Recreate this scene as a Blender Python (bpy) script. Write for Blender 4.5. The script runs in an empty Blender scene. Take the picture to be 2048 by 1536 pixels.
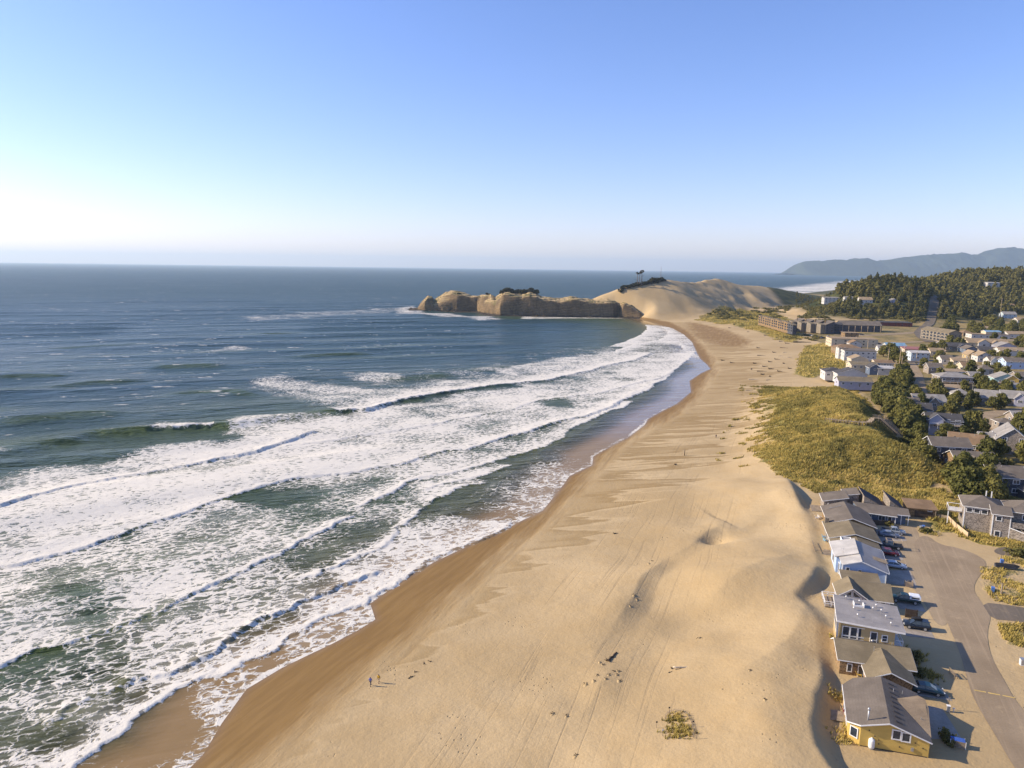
import bpy, math, random
import numpy as np
from mathutils import Vector, Matrix

# ------------------------------------------------------------------ camera
FPX = 1421.0                       # focal length in pixels of the 2048 px wide photograph
CAM_H = 72.0
TH = math.atan((768 - 535.5) / FPX)
RO = math.atan(21 / 1600)
_R0 = np.array([1, 0, 0.0]); _U0 = np.array([0, math.sin(TH), math.cos(TH)]); _F = np.array([0, math.cos(TH), -math.sin(TH)])
_R = _R0 * math.cos(RO) + _U0 * math.sin(RO)
_U = _U0 * math.cos(RO) - _R0 * math.sin(RO)
CAM = np.array([0, 0, CAM_H])
SUN_EL = math.radians(27.5)
SUN_AZ = math.radians(8)           # a little north of due west (-X)
SUN = np.array([-math.cos(SUN_EL) * math.cos(SUN_AZ), math.cos(SUN_EL) * math.sin(SUN_AZ), math.sin(SUN_EL)])

def ray(x, y):
    return _F + _R * ((x - 1024) / FPX) - _U * ((y - 768) / FPX)

def P(x, y, z=0.0):
    d = ray(x, y)
    t = (z - CAM_H) / d[2]
    return CAM + d * t

def PW(pts, z=0.0):
    return np.array([P(x, y, z)[:2] for x, y in pts])

def PD(x, y, dist):
    """point on the ray of a photo pixel at a given depth"""
    return CAM + ray(x, y) * dist

scene = bpy.context.scene
COL = scene.collection
rng = random.Random(7)
nrg = np.random.default_rng(7)

# ------------------------------------------------------------------ numpy noise
def _hash(i, j, seed):
    n = (i.astype(np.int64) * 374761393 + j.astype(np.int64) * 668265263 + seed * 1274126177) & 0x7fffffff
    n = ((n ^ (n >> 13)) * 1274126177) & 0x7fffffff
    n = n ^ (n >> 16)
    return (n & 0xffff) / 65535.0

def vnoise(x, y, seed=0):
    xi = np.floor(x); yi = np.floor(y)
    fx = x - xi; fy = y - yi
    fx = fx * fx * (3 - 2 * fx); fy = fy * fy * (3 - 2 * fy)
    a = _hash(xi, yi, seed); b = _hash(xi + 1, yi, seed); c = _hash(xi, yi + 1, seed); d = _hash(xi + 1, yi + 1, seed)
    return (a + (b - a) * fx) * (1 - fy) + (c + (d - c) * fx) * fy

def fbm(x, y, seed=0, oct=4, gain=0.5):
    s = 0; a = 1; t = 0
    for k in range(oct):
        s = s + a * vnoise(x * 2 ** k, y * 2 ** k, seed + 17 * k); t += a; a *= gain
    return s / t

def sstep(a, b, x):
    t = np.clip((x - a) / (b - a), 0, 1)
    return t * t * (3 - 2 * t)

def seg_dist(X, Y, pts, closed=False):
    """distance, signed side (left of travel is +), arc position of the nearest point on a polyline"""
    best = np.full(X.shape, 1e18); side = np.zeros(X.shape); arc = np.zeros(X.shape)
    n = len(pts); acc = 0.0
    for i in range(n if closed else n - 1):
        ax, ay = pts[i]; bx, by = pts[(i + 1) % n]
        dx, dy = bx - ax, by - ay; L2 = dx * dx + dy * dy; L = math.sqrt(L2)
        if L < 1e-9: continue
        px, py = X - ax, Y - ay
        t = np.clip((px * dx + py * dy) / L2, 0, 1)
        d2 = (px - t * dx) ** 2 + (py - t * dy) ** 2
        m = d2 < best
        best = np.where(m, d2, best)
        side = np.where(m, dx * py - dy * px, side)
        arc = np.where(m, acc + t * L, arc)
        acc += L
    return np.sqrt(best), np.sign(side), arc, acc

def inside(X, Y, poly):
    r = np.zeros(X.shape, bool); n = len(poly)
    for i in range(n):
        x1, y1 = poly[i]; x2, y2 = poly[(i + 1) % n]
        if y1 == y2: continue
        c = ((y1 > Y) != (y2 > Y)) & (X < (x2 - x1) * (Y - y1) / (y2 - y1) + x1)
        r ^= c
    return r

def poly_sd(X, Y, poly):
    d, _, _, _ = seg_dist(X, Y, poly, True)
    return np.where(inside(X, Y, poly), d, -d)

def local_poly_sd(X, Y, poly, pad):
    """signed distance inside a padded box, -pad elsewhere"""
    poly = np.asarray(poly)
    out = np.full(X.shape, -float(pad))
    m = (X > poly[:, 0].min() - pad) & (X < poly[:, 0].max() + pad) & (Y > poly[:, 1].min() - pad) & (Y < poly[:, 1].max() + pad)
    if m.any(): out[m] = np.maximum(poly_sd(X[m], Y[m], poly), -pad)
    return out

# ------------------------------------------------------------------ coast and terrain
W_PX = [(330, 1560), (378, 1534), (403, 1509), (440, 1447), (490, 1378), (560, 1336), (611, 1311), (662, 1287), (712, 1261),
        (748, 1239), (738, 1207), (776, 1180), (819, 1152), (866, 1124), (940, 1089), (992, 1067), (1042, 1041), (1083, 1022), (1105, 995),
        (1127, 967), (1137, 952), (1183, 930), (1185, 913), (1203, 902), (1256, 874), (1288, 850), (1295, 838), (1325, 821),
        (1352, 808), (1381, 784), (1378, 762), (1400, 747), (1420, 738), (1412, 728), (1400, 718), (1390, 701), (1383, 684),
        (1366, 669), (1342, 657), (1310, 647), (1285, 640)]
W_LINE = PW(W_PX)
LAND = np.vstack([[(-190, -260), (-115, 20)], W_LINE, [(188, 1058), (150, 1084), (95, 1096), (60, 1105), (62, 1125), (120, 1170), (170, 1250), (280, 1380), (430, 1560), (600, 1800), (840, 2200), (1300, 2900), (3000, 6000),
                  (9000, 11500), (40000, 11500), (40000, -260)]])

ROW_A = math.radians(16)
E1 = np.array([math.sin(ROW_A), math.cos(ROW_A)]); E2 = np.array([math.cos(ROW_A), -math.sin(ROW_A)]); ROW_O = np.array([50.1, 91.6])
def row_xy(a, b):
    return ROW_O + E2 * a + E1 * b

DUNE_E = PW([(1716, 1560), (1690, 1536), (1668, 1500), (1652, 1450), (1650, 1400), (1664, 1355), (1662, 1300), (1656, 1250), (1640, 1215), (1612, 1190),
             (1640, 1162), (1650, 1120), (1640, 1090), (1634, 1045), (1612, 1005), (1585, 955), (1560, 925)], 7.0)
RIDGE1 = PW([(1180, 1290), (1232, 1215), (1265, 1160), (1290, 1130), (1317, 1106), (1339, 1090), (1362, 1079), (1393, 1056), (1413, 1043), (1436, 1036), (1480, 1040), (1530, 1020)], 6.5)
R1ACC = np.concatenate([[0], np.cumsum(np.hypot(*np.diff(RIDGE1, axis=0).T))])
RIDGE2 = PW([(1380, 1200), (1470, 1150), (1560, 1110), (1620, 1080)], 8.0)
RIDGE3 = PW([(1440, 1350), (1540, 1300), (1600, 1230), (1625, 1180)], 8.0)
RIDGE4 = PW([(1150, 1420), (1195, 1350), (1240, 1290)], 6.0)
PIT = P(1430, 1056, 6.5)[:2]
HILL = [tuple(P(x, y, z)) for x, y, z in ((1925, 985, 5.2), (1885, 965, 7.2), (1835, 936, 10), (1785, 903, 13.5), (1738, 868, 16.5), (1724, 846, 15.8), (1712, 822, 17.5), (1690, 790, 16), (1662, 768, 11.5), (1622, 750, 6.8))]
HILL = np.array(HILL); HILL[:, 2] -= 5.2
HAX = HILL[-1, :2] - HILL[0, :2]; HAX = HAX / np.hypot(*HAX)
HPR = (HILL[:, :2] - HILL[0, :2]) @ HAX
# crest of the great dune: photo pixel of the crest and its depth
def crest(pts):
    return np.array([PD(x, y, d) for x, y, d in pts])
DUNE_C = crest([(1165, 606, 1075), (1200, 592, 1085), (1240, 577, 1095), (1275, 569, 1105), (1308, 563, 1115), (1335, 560, 1125), (1360, 563, 1150), (1390, 569, 1190),
                (1412, 565, 1230), (1436, 558, 1262), (1456, 564, 1290), (1480, 570, 1320), (1530, 573, 1420), (1565, 579, 1520), (1600, 587, 1640), (1640, 597, 1800)])
_dacc = np.concatenate([[0], np.cumsum(np.hypot(*np.diff(DUNE_C[:, :2], axis=0).T))])

WALK = None

def terrain(X, Y):
    X = np.asarray(X, float); Y = np.asarray(Y, float)
    n = poly_sd(X, Y, LAND)
    z = np.interp(n, [-400, -60, -10, 0, 10, 40, 75, 110, 160, 260, 700, 3000], [-8, -2.0, -.4, 0, .38, 1.5, 3.0, 4.0, 5.0, 5.8, 6.2, 9])
    R = np.hypot(X, Y)
    near = R < 420
    if near.any():
        x = X[near]; y = Y[near]; zz = z[near]; nn = n[near]
        # dune field between the beach and the houses, dropping to the houses on its lee side
        d, s, arc, L = seg_dist(x, y, DUNE_E)
        e = np.where(s > 0, d, -d)                      # + is seaward of the slip face
        b = (x - ROW_O[0]) * E1[0] + (y - ROW_O[1]) * E1[1]
        fade = sstep(175, 120, b)
        amp = np.interp(b, [-40, -12, 8, 16, 24, 40, 46, 52, 58, 64, 80, 100, 106, 113, 122, 140], [.5, .58, .62, .45, .12, .1, .35, .6, .55, .2, .08, .1, .5, .85, .6, 0])
        e = e + 1.2 * (vnoise(x * .12, y * .12, 3) - .5)
        e = e - 1.5
        plate = sstep(68, 4, e) * sstep(-2.6, 1.0, e)
        mound = plate * (0.25 + 3.2 * amp) * fade
        und = (fbm(x * .035 + y * .02, y * .03 - x * .018, 5, 3) - .5) * 3.8 * sstep(30, 55, nn) * sstep(-1, 8, e) * fade
        # the ground the houses stand on
        flat = sstep(30, -3, e) * sstep(-300, -250, e)
        zz = zz * (1 - flat * fade) + (5.5 + .02 * np.clip(b, 0, 160) * .4) * flat * fade
        zz = zz + mound + und
        for ridge, A, wl, wr in ((RIDGE1, 1.25, 22, 4.4), (RIDGE2, .8, 26, 7), (RIDGE3, .9, 26, 7), (RIDGE4, .55, 16, 6)):
            d, s, arc, L = seg_dist(x, y, ridge)
            q = np.where(s > 0, d, -d)
            q = q + 1.5 * (vnoise(x * .1, y * .1, 11) - .5)
            endf = sstep(0, L * .25, arc) * sstep(L, L * .75, arc)
            endf = endf * np.where((arc <= 0) | (arc >= L), 0, 1)
            f = np.where(q > 0, sstep(wl, 0, q), np.clip(1 + q / wr, 0, 1) ** 1.4)
            if A > 1: endf = np.interp(arc, R1ACC, [0, .4, 1, .95, .6, .28, .3, .85, 1.15, 1.0, .4, 0])
            zz = zz + A * endf * f
        zz = zz - 1.9 * np.exp(-(((x - PIT[0]) / 3.6) ** 2 + ((y - PIT[1]) / 3.4) ** 2))
        # grassy foredune hill
        d, s, arc, L = seg_dist(x, y, HILL[:, :2])
        q = np.where(s > 0, d, -d)                      # + is seaward (left) of its crest
        hh = np.interp((x - HILL[0, 0]) * HAX[0] + (y - HILL[0, 1]) * HAX[1], HPR, HILL[:, 2])
        prof = np.where(q > 0, sstep(50, 2, q), sstep(-19, -1, q))
        lump = (fbm(x * .06, y * .06, 21, 4) - .5)
        lump2 = fbm(x * .22, y * .17, 23, 3) - .5
        zz = zz + hh * prof * (1 + .45 * lump) + prof * (lump * 2.6 + lump2 * 1.9)
        if WALK is not None:
            d, s, arc, L = seg_dist(x, y, WALK)
            zz = zz - np.where(s > 0, 1.7, .5) * np.exp(-(np.where(s > 0, np.abs(d - 1.2), d) / 2.0) ** 2) * sstep(0, 9, arc)
        z[near] = zz
    # great sand dune
    m = (X > 60) & (X < 1000) & (Y > 880) & (Y < 2100)
    if m.any():
        x = X[m]; y = Y[m]
        d, s, arc, L = seg_dist(x, y, DUNE_C[:, :2])
        hc = np.interp(arc, _dacc, DUNE_C[:, 2])
        w = np.where(s > 0, 90.0, np.interp(arc, [0, L * .3, L * .5, L], [95, 125, 130, 220]))
        w = w + 18 * (fbm(x * .012, y * .012, 31, 2) - .5)
        t = np.clip(d / w, 0, 1)
        prof = np.where(s > 0, sstep(1, 0, t), 0.55 * (1 - t) ** 1.25 + .45 * sstep(1, 0, t))
        prof = prof * sstep(-2, 26, n[m])
        dun = hc * prof + (fbm(x * .03, y * .03, 33, 3) - .5) * 2.5 * sstep(0, .3, prof)
        # hollow and side ridge on its right shoulder
        c = PD(1475, 580, 1240); dun -= 5 * np.exp(-(((x - c[0]) / 20) ** 2 + ((y - c[1]) / 30) ** 2))
        c = PD(1515, 588, 1240); dun += 2 * np.exp(-(((x - c[0]) / 26) ** 2 + ((y - c[1]) / 36) ** 2))
        z[m] = np.maximum(z[m], z[m] * (1 - sstep(0, .2, prof)) + dun)
    # wooded hills and the bluff under the resort
    m = (Y > 700) & (Y < 2600) & (X > 150)
    if m.any():
        x = X[m]; y = Y[m]
        g = 0
        for cx, cy, sx, sy, A in ((578, 1100, 78, 115, 46), (500, 1085, 55, 90, 17), (545, 1010, 60, 55, 12), (690, 1230, 70, 110, 34), (930, 1300, 150, 170, 46), (1250, 1400, 260, 200, 52),
                                  (420, 950, 60, 70, 5), (800, 1330, 120, 150, 30)):
            g = g + A * np.exp(-(((x - cx) / sx) ** 2 + ((y - cy) / sy) ** 2))
        g = g * (1 + .25 * (fbm(x * .015, y * .015, 41, 3) - .5))
        z[m] = z[m] + g
    # hummocks in the low dunes right of the great dune
    m = (Y > 860) & (Y < 1330) & (X > 240) & (X < 560)
    if m.any():
        x = X[m]; y = Y[m]
        z[m] += 5 * np.clip(fbm(x * .03, y * .03, 51, 3) - .45, 0, 1) * sstep(240, 300, x) * sstep(560, 500, x) * sstep(860, 900, y) * sstep(1330, 1250, y) * 2.4
    # fine roughness
    z = z + (fbm(X * .25, Y * .25, 61, 2) - .5) * .05 * sstep(60, 110, n)
    return z

def ground(x, y):
    return float(terrain(np.array([x]), np.array([y]))[0])

def hit(px, py, t0=60, t1=2600):
    """first point of the terrain seen at a photo pixel"""
    d = ray(px, py)
    ts = t0 * (t1 / t0) ** (np.arange(700) / 699.0)
    X = CAM[0] + d[0] * ts; Y = CAM[1] + d[1] * ts; Z = CAM_H + d[2] * ts
    below = Z < terrain(X, Y)
    k = int(np.argmax(below)) if below.any() else len(ts) - 1
    lo, hi = ts[max(k - 1, 0)], ts[k]
    tt = np.linspace(lo, hi, 24)
    b2 = (CAM_H + d[2] * tt) < terrain(CAM[0] + d[0] * tt, CAM[1] + d[1] * tt)
    t = tt[int(np.argmax(b2))] if b2.any() else hi
    p = CAM + d * t
    return np.array([p[0], p[1], ground(p[0], p[1])])

_w = [hit(x, y)[:2] for x, y in ((1632, 838), (1654, 841), (1676, 843), (1698, 845), (1720, 847), (1738, 847))]
WALK = np.array(_w)

# ------------------------------------------------------------------ object helpers
def link(o, parent=None):
    COL.objects.link(o)
    if parent is not None: o.parent = parent
    return o

def tag(o, label=None, cat=None, group=None, kind=None):
    if label: o['label'] = label
    if cat: o['category'] = cat
    if group: o['group'] = group
    if kind: o['kind'] = kind
    return o

def empty(name, loc, rz=0.0):
    o = bpy.data.objects.new(name, None); o.empty_display_size = .5
    o.location = loc; o.rotation_euler = (0, 0, rz)
    return link(o)

def np_mesh(name, V, F, attrs=None, smooth=True):
    """mesh from numpy arrays; F is (n,4) or (n,3) ints"""
    me = bpy.data.meshes.new(name)
    k = F.shape[1]
    me.vertices.add(len(V)); me.vertices.foreach_set('co', np.ascontiguousarray(V, np.float32).ravel())
    me.loops.add(F.size); me.loops.foreach_set('vertex_index', np.ascontiguousarray(F, np.int32).ravel())
    me.polygons.add(len(F)); me.polygons.foreach_set('loop_start', np.arange(0, F.size, k, dtype=np.int32))
    me.polygons.foreach_set('loop_total', np.full(len(F), k, np.int32))
    if smooth: me.polygons.foreach_set('use_smooth', np.ones(len(F), bool))
    for nm, v in (attrs or {}).items():
        a = me.attributes.new(nm, 'FLOAT', 'POINT'); a.data.foreach_set('value', np.ascontiguousarray(v, np.float32))
    me.update(calc_edges=True)
    return me

class MB:
    """collects faces, then links them as one mesh object"""
    def __init__(s): s.v = []; s.f = []
    def add(s, pts, faces):
        b = len(s.v); s.v += [tuple(p) for p in pts]; s.f += [tuple(i + b for i in f) for f in faces]; return s
    def poly(s, pts): return s.add(pts, [tuple(range(len(pts)))])
    def box(s, x0, x1, y0, y1, z0, z1):
        p = [(x0, y0, z0), (x1, y0, z0), (x1, y1, z0), (x0, y1, z0), (x0, y0, z1), (x1, y0, z1), (x1, y1, z1), (x0, y1, z1)]
        return s.add(p, [(3, 2, 1, 0), (4, 5, 6, 7), (0, 1, 5, 4), (1, 2, 6, 5), (2, 3, 7, 6), (3, 0, 4, 7)])
    def obox(s, c, ax, ay, az, hx, hy, hz):
        c = np.array(c, float); X = np.array(ax, float) * hx; Y = np.array(ay, float) * hy; Z = np.array(az, float) * hz
        p = [c - X - Y - Z, c + X - Y - Z, c + X + Y - Z, c - X + Y - Z, c - X - Y + Z, c + X - Y + Z, c + X + Y + Z, c - X + Y + Z]
        return s.add(p, [(3, 2, 1, 0), (4, 5, 6, 7), (0, 1, 5, 4), (1, 2, 6, 5), (2, 3, 7, 6), (3, 0, 4, 7)])
    def bar(s, p, q, w, h=None):
        p = np.array(p, float); q = np.array(q, float); d = q - p; L = np.linalg.norm(d); d = d / L
        up = np.array([0, 0, 1.0]) if abs(d[2]) < .9 else np.array([1.0, 0, 0])
        a = np.cross(d, up); a /= np.linalg.norm(a); u = np.cross(a, d)
        return s.obox((p + q) / 2, d, a, u, L / 2, w / 2, (h or w) / 2)
    def prism(s, poly, z0, z1):
        n = len(poly)
        p = [(x, y, z0) for x, y in poly] + [(x, y, z1) for x, y in poly]
        return s.add(p, [tuple(range(n - 1, -1, -1)), tuple(range(n, 2 * n))] + [(i, (i + 1) % n, n + (i + 1) % n, n + i) for i in range(n)])
    def slab(s, pts, th):
        n = len(pts); q = [(x, y, z - th) for x, y, z in pts]
        return s.add(list(pts) + q, [tuple(range(n)), tuple(range(2 * n - 1, n - 1, -1))] + [((i + 1) % n, i, n + i, n + (i + 1) % n) for i in range(n)])
    def tube(s, pts, rad, n=8, cap=True):
        pts = [np.array(p, float) for p in pts]
        rad = [rad] * len(pts) if np.isscalar(rad) else rad
        rings = []
        for i, p in enumerate(pts):
            d = pts[min(i + 1, len(pts) - 1)] - pts[max(i - 1, 0)]; d = d / (np.linalg.norm(d) + 1e-9)
            up = np.array([0, 0, 1.0]) if abs(d[2]) < .9 else np.array([1.0, 0, 0])
            a = np.cross(d, up); a /= np.linalg.norm(a); u = np.cross(a, d)
            rings.append([p + rad[i] * (math.cos(t) * a + math.sin(t) * u) for t in [2 * math.pi * k / n for k in range(n)]])
        V = [v for r in rings for v in r]; Fc = []
        for i in range(len(pts) - 1):
            for k in range(n):
                Fc.append((i * n + k, i * n + (k + 1) % n, (i + 1) * n + (k + 1) % n, (i + 1) * n + k))
        if cap: Fc += [tuple(range(n - 1, -1, -1)), tuple(range((len(pts) - 1) * n, len(pts) * n))]
        return s.add(V, Fc)
    def lathe(s, prof, n=12, c=(0, 0, 0)):
        V = []; Fc = []
        for r, z in prof:
            for k in range(n):
                t = 2 * math.pi * k / n; V.append((c[0] + r * math.cos(t), c[1] + r * math.sin(t), c[2] + z))
        for i in range(len(prof) - 1):
            for k in range(n):
                Fc.append((i * n + k, i * n + (k + 1) % n, (i + 1) * n + (k + 1) % n, (i + 1) * n + k))
        Fc += [tuple(range(n - 1, -1, -1)), tuple(range((len(prof) - 1) * n, len(prof) * n))]
        return s.add(V, Fc)
    def mesh(s, name, mat, smooth=False):
        me = bpy.data.meshes.new(name); me.from_pydata([tuple(map(float, p)) for p in s.v], [], s.f); me.update()
        if smooth: me.polygons.foreach_set('use_smooth', np.ones(len(me.polygons), bool))
        if mat is not None: me.materials.append(mat)
        return me
    def build(s, name, mat, parent=None, smooth=False):
        return link(bpy.data.objects.new(name, s.mesh(name, mat, smooth)), parent)

def copy_tree(o, parent=None):
    c = o.copy(); COL.objects.link(c); c.parent = parent
    for ch in list(o.children): copy_tree(ch, c)
    return c

# ------------------------------------------------------------------ materials
class NT:
    """small wrapper that makes node trees short to write"""
    def __init__(s, name):
        s.m = bpy.data.materials.new(name); s.m.use_nodes = True
        s.t = s.m.node_tree; s.t.nodes.clear()
        s.out = s.t.nodes.new('ShaderNodeOutputMaterial')
    def n(s, typ, **kw):
        nd = s.t.nodes.new('ShaderNode' + typ)
        for k, v in kw.items(): setattr(nd, k, v)
        return nd
    def set(s, sock, v):
        if isinstance(v, bpy.types.NodeSocket): s.t.links.new(v, sock)
        elif isinstance(v, (tuple, list)) and len(v) == 3 and sock.type == 'RGBA': sock.default_value = (*v, 1)
        else: sock.default_value = v
    def math(s, op, a, b=None, c=None, clamp=False):
        nd = s.n('Math', operation=op, use_clamp=clamp)
        s.set(nd.inputs[0], a)
        if b is not None: s.set(nd.inputs[1], b)
        if c is not None: s.set(nd.inputs[2], c)
        return nd.outputs[0]
    def mix(s, f, a, b, mode='MIX'):
        nd = s.n('Mix', data_type='RGBA', blend_type=mode)
        s.set(nd.inputs[0], f); s.set(nd.inputs[6], a); s.set(nd.inputs[7], b)
        return nd.outputs[2]
    def lerp(s, f, a, b):
        nd = s.n('Mix', data_type='FLOAT'); s.set(nd.inputs[0], f); s.set(nd.inputs[2], a); s.set(nd.inputs[3], b); return nd.outputs[0]
    def sstep(s, a, b, x):
        nd = s.n('MapRange', interpolation_type='SMOOTHSTEP'); s.set(nd.inputs[0], x); s.set(nd.inputs[1], a); s.set(nd.inputs[2], b)
        return nd.outputs[0]
    def attr(s, name): return s.n('Attribute', attribute_name=name).outputs['Fac']
    def pos(s): return s.n('NewGeometry').outputs['Position']
    def obj(s): return s.n('TexCoord').outputs['Object']
    def vec(s, v, scale=(1, 1, 1), rot=(0, 0, 0), loc=(0, 0, 0)):
        if rot[2] and scale != (1, 1, 1):
            v = s.vec(v, (1, 1, 1), rot); rot = (0, 0, 0)      # turn first, then stretch
        nd = s.n('Mapping'); s.set(nd.inputs[0], v); nd.inputs['Location'].default_value = loc; nd.inputs['Rotation'].default_value = rot; nd.inputs['Scale'].default_value = scale
        return nd.outputs[0]
    def noise(s, v, scale, detail=3, rough=.55, dist=0, out=0):
        nd = s.n('TexNoise'); s.set(nd.inputs['Vector'], v); s.set(nd.inputs['Scale'], scale); nd.inputs['Detail'].default_value = detail
        nd.inputs['Roughness'].default_value = rough; nd.inputs['Distortion'].default_value = dist
        return nd.outputs[out]
    def voro(s, v, scale, feature='F1', out='Distance'):
        nd = s.n('TexVoronoi', feature=feature); s.set(nd.inputs['Vector'], v); s.set(nd.inputs['Scale'], scale)
        return nd.outputs[out]
    def wave(s, v, scale, dist=0, detail=2, dscale=1, direction='X'):
        nd = s.n('TexWave', bands_direction=direction); s.set(nd.inputs['Vector'], v); nd.inputs['Scale'].default_value = scale; nd.inputs['Distortion'].default_value = dist
        nd.inputs['Detail'].default_value = detail; nd.inputs['Detail Scale'].default_value = dscale
        return nd.outputs['Fac']
    def bump(s, h, dist, strength=1.0, normal=None):
        nd = s.n('Bump'); s.set(nd.inputs['Height'], h); s.set(nd.inputs['Distance'], dist); s.set(nd.inputs['Strength'], strength)
        if normal is not None: s.set(nd.inputs['Normal'], normal)
        return nd.outputs[0]
    def bsdf(s, color, rough=.8, normal=None, spec=.5, metal=0, ior=None):
        nd = s.n('BsdfPrincipled'); s.set(nd.inputs['Base Color'], color); s.set(nd.inputs['Roughness'], rough); s.set(nd.inputs['Metallic'], metal)
        s.set(nd.inputs['Specular IOR Level'], spec)
        if ior: nd.inputs['IOR'].default_value = ior
        if normal is not None: s.set(nd.inputs['Normal'], normal)
        return nd.outputs[0]
    def done(s, shader):
        s.t.links.new(shader, s.out.inputs['Surface']); return s.m

_mc = {}
def plain(name, col, rough=.75, var=.18, scale=1.5, spec=.3, bump=0.0, metal=0.0, streak=None):
    """painted / weathered surface: noise-broken colour, optional streaks"""
    key = name
    if key in _mc: return _mc[key]
    t = NT(name); v = t.obj()
    a = t.noise(v, scale, 4, .6)
    b = t.noise(v, scale * 7, 2, .6)
    f = t.math('ADD', t.math('MULTIPLY', a, .65), t.math('MULTIPLY', b, .35))
    dark = tuple(c * (1 - 1.6 * var) for c in col); lite = tuple(min(1, c * (1 + 1.2 * var)) for c in col)
    c = t.mix(t.sstep(.3, .7, f), dark, lite)
    if streak:
        w = t.wave(v, streak[0], 1.5, 2, 2, streak[1])
        c = t.mix(t.math('MULTIPLY', w, streak[2]), c, tuple(x * .55 for x in col))
    nm = t.bump(b, bump) if bump else None
    _mc[key] = t.done(t.bsdf(c, rough, nm, spec, metal))
    return _mc[key]

def make_ground():
    t = NT('ground')
    p = t.pos()
    p2 = t.vec(p, (1, 1, 0))
    wet = t.attr('wet'); gloss = t.attr('gloss'); damp = t.attr('damp'); grass = t.attr('grass'); town = t.attr('town'); wood = t.attr('wood')
    rockd = t.attr('track')
    # dry sand
    big = t.noise(p2, .018, 4, .55)
    mid = t.noise(p2, .15, 4, .6)
    fine = t.noise(p2, 2.2, 3, .65)
    rp = t.noise(t.vec(p2, (.35, 1.6, 0), (0, 0, math.radians(35))), 1.0, 3, .6)
    sand = t.mix(t.sstep(.35, .65, big), (.405, .291, .150), (.50, .371, .204))
    sand = t.mix(t.math('MULTIPLY', t.sstep(.42, .72, mid), .35), sand, (.42, .285, .13))
    sand = t.mix(t.math('MULTIPLY', t.sstep(.3, .75, fine), .22), sand, (.40, .27, .125))
    sand = t.mix(t.math('MULTIPLY', t.sstep(.40, .72, rp), .20), sand, (.36, .245, .115))
    # tyre tracks and wind streaks, long and parallel with the beach
    pr = t.vec(p2, (1, 1, 0), (0, 0, math.radians(21)))
    warp = t.noise(p2, .012, 2, .5)
    sv = t.n('VectorMath', operation='MULTIPLY_ADD'); t.set(sv.inputs[0], pr); sv.inputs[1].default_value = (1.1, .022, 0)
    cb = t.n('CombineXYZ'); t.set(cb.inputs[0], t.math('MULTIPLY', warp, 9.0)); t.set(sv.inputs[2], cb.outputs[0])
    st = t.noise(sv.outputs[0], 1.0, 3, .6)
    stm = t.math('MULTIPLY', t.sstep(.54, .70, st), rockd)
    sand = t.mix(t.math('MULTIPLY', stm, .42), sand, (.33, .235, .125))
    # footprints and scuffs
    fp = t.voro(p2, 1.15); fpz = t.noise(p2, .07, 3, .6)
    foot = t.math('MULTIPLY', t.sstep(.23, .10, fp), t.sstep(.57, .66, fpz))
    sand = t.mix(t.math('MULTIPLY', foot, .5), sand, (.30, .21, .115))
    # damp patches with crisp lee edges, drawn out along the wind
    cn = t.attr('across')
    dn = t.noise(t.vec(p2, (.017, .125, 0), (0, 0, math.radians(-7))), 1.0, 3, .5, .6)
    dn2 = t.noise(p2, .5, 3, .6)
    dn3 = t.noise(t.vec(p2, (.02, .035, 0)), 1.0, 2, .5)
    dsel = t.math('ADD', dn, t.math('MULTIPLY', t.math('SUBTRACT', dn2, .5), .05))
    dsel = t.math('ADD', dsel, t.math('MULTIPLY', t.math('SUBTRACT', dn3, .5), .35))
    dsel = t.math('SUBTRACT', dsel, t.math('MULTIPLY_ADD', cn, .26, .35))
    dm = t.math('MULTIPLY', t.sstep(0, .034, dsel), t.math('SUBTRACT', 1.0, t.math('MULTIPLY', t.sstep(.02, .20, dsel), .65)))
    dm = t.math('MULTIPLY', dm, damp)
    lt = t.math('MULTIPLY', t.math('MULTIPLY', t.sstep(-.085, -.012, dsel), t.sstep(.004, -.004, dsel)), damp)
    sand = t.mix(t.math('MULTIPLY', lt, .42), sand, (.60, .45, .25))
    sand = t.mix(t.math('MULTIPLY', dm, .74), sand, (.27, .175, .070))
    # wet sand
    pw = t.vec(p2, (.85, .07, 0), (0, 0, math.radians(24)))
    wn = t.noise(pw, 1.0, 4, .6)
    wetc = t.mix(t.sstep(.35, .7, wn), (.220, .126, .038), (.268, .158, .051))
    wetc = t.mix(t.sstep(.35, .95, gloss), wetc, (.15, .10, .06))
    wn2 = t.noise(t.vec(p2, (.3, .04, 0), (0, 0, math.radians(20))), 1.0, 4, .6)
    wm = t.sstep(.30, .72, t.math('ADD', wet, t.math('MULTIPLY', t.math('SUBTRACT', wn2, .5), .55)))
    col = t.mix(wm, sand, wetc)
    # grass ground
    gb = t.noise(p2, .10, 4, .65); gs = t.noise(p2, .9, 3, .7)
    gcol = t.mix(t.sstep(.35, .68, gb), (.16, .14, .040), (.34, .26, .07))
    gcol = t.mix(t.math('MULTIPLY', t.sstep(.5, .75, gs), .65), gcol, (.06, .058, .02))
    gm = t.sstep(.40, .62, t.math('ADD', grass, t.math('MULTIPLY', t.math('SUBTRACT', t.noise(p2, .22, 4, .7), .5), .9)))
    col = t.mix(gm, col, gcol)
    # town ground: dry grass, gravel and soil
    ta = t.noise(p2, .045, 4, .6); tb = t.noise(p2, .35, 3, .6)
    tcol = t.mix(t.sstep(.38, .62, ta), (.30, .215, .085), (.15, .125, .05))
    tcol = t.mix(t.math('MULTIPLY', t.sstep(.48, .70, tb), .7), tcol, (.37, .28, .16))
    col = t.mix(t.sstep(.25, .75, t.math('ADD', town, t.math('MULTIPLY', t.math('SUBTRACT', t.noise(p2, .09, 3, .6), .5), .6))), col, tcol)
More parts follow.
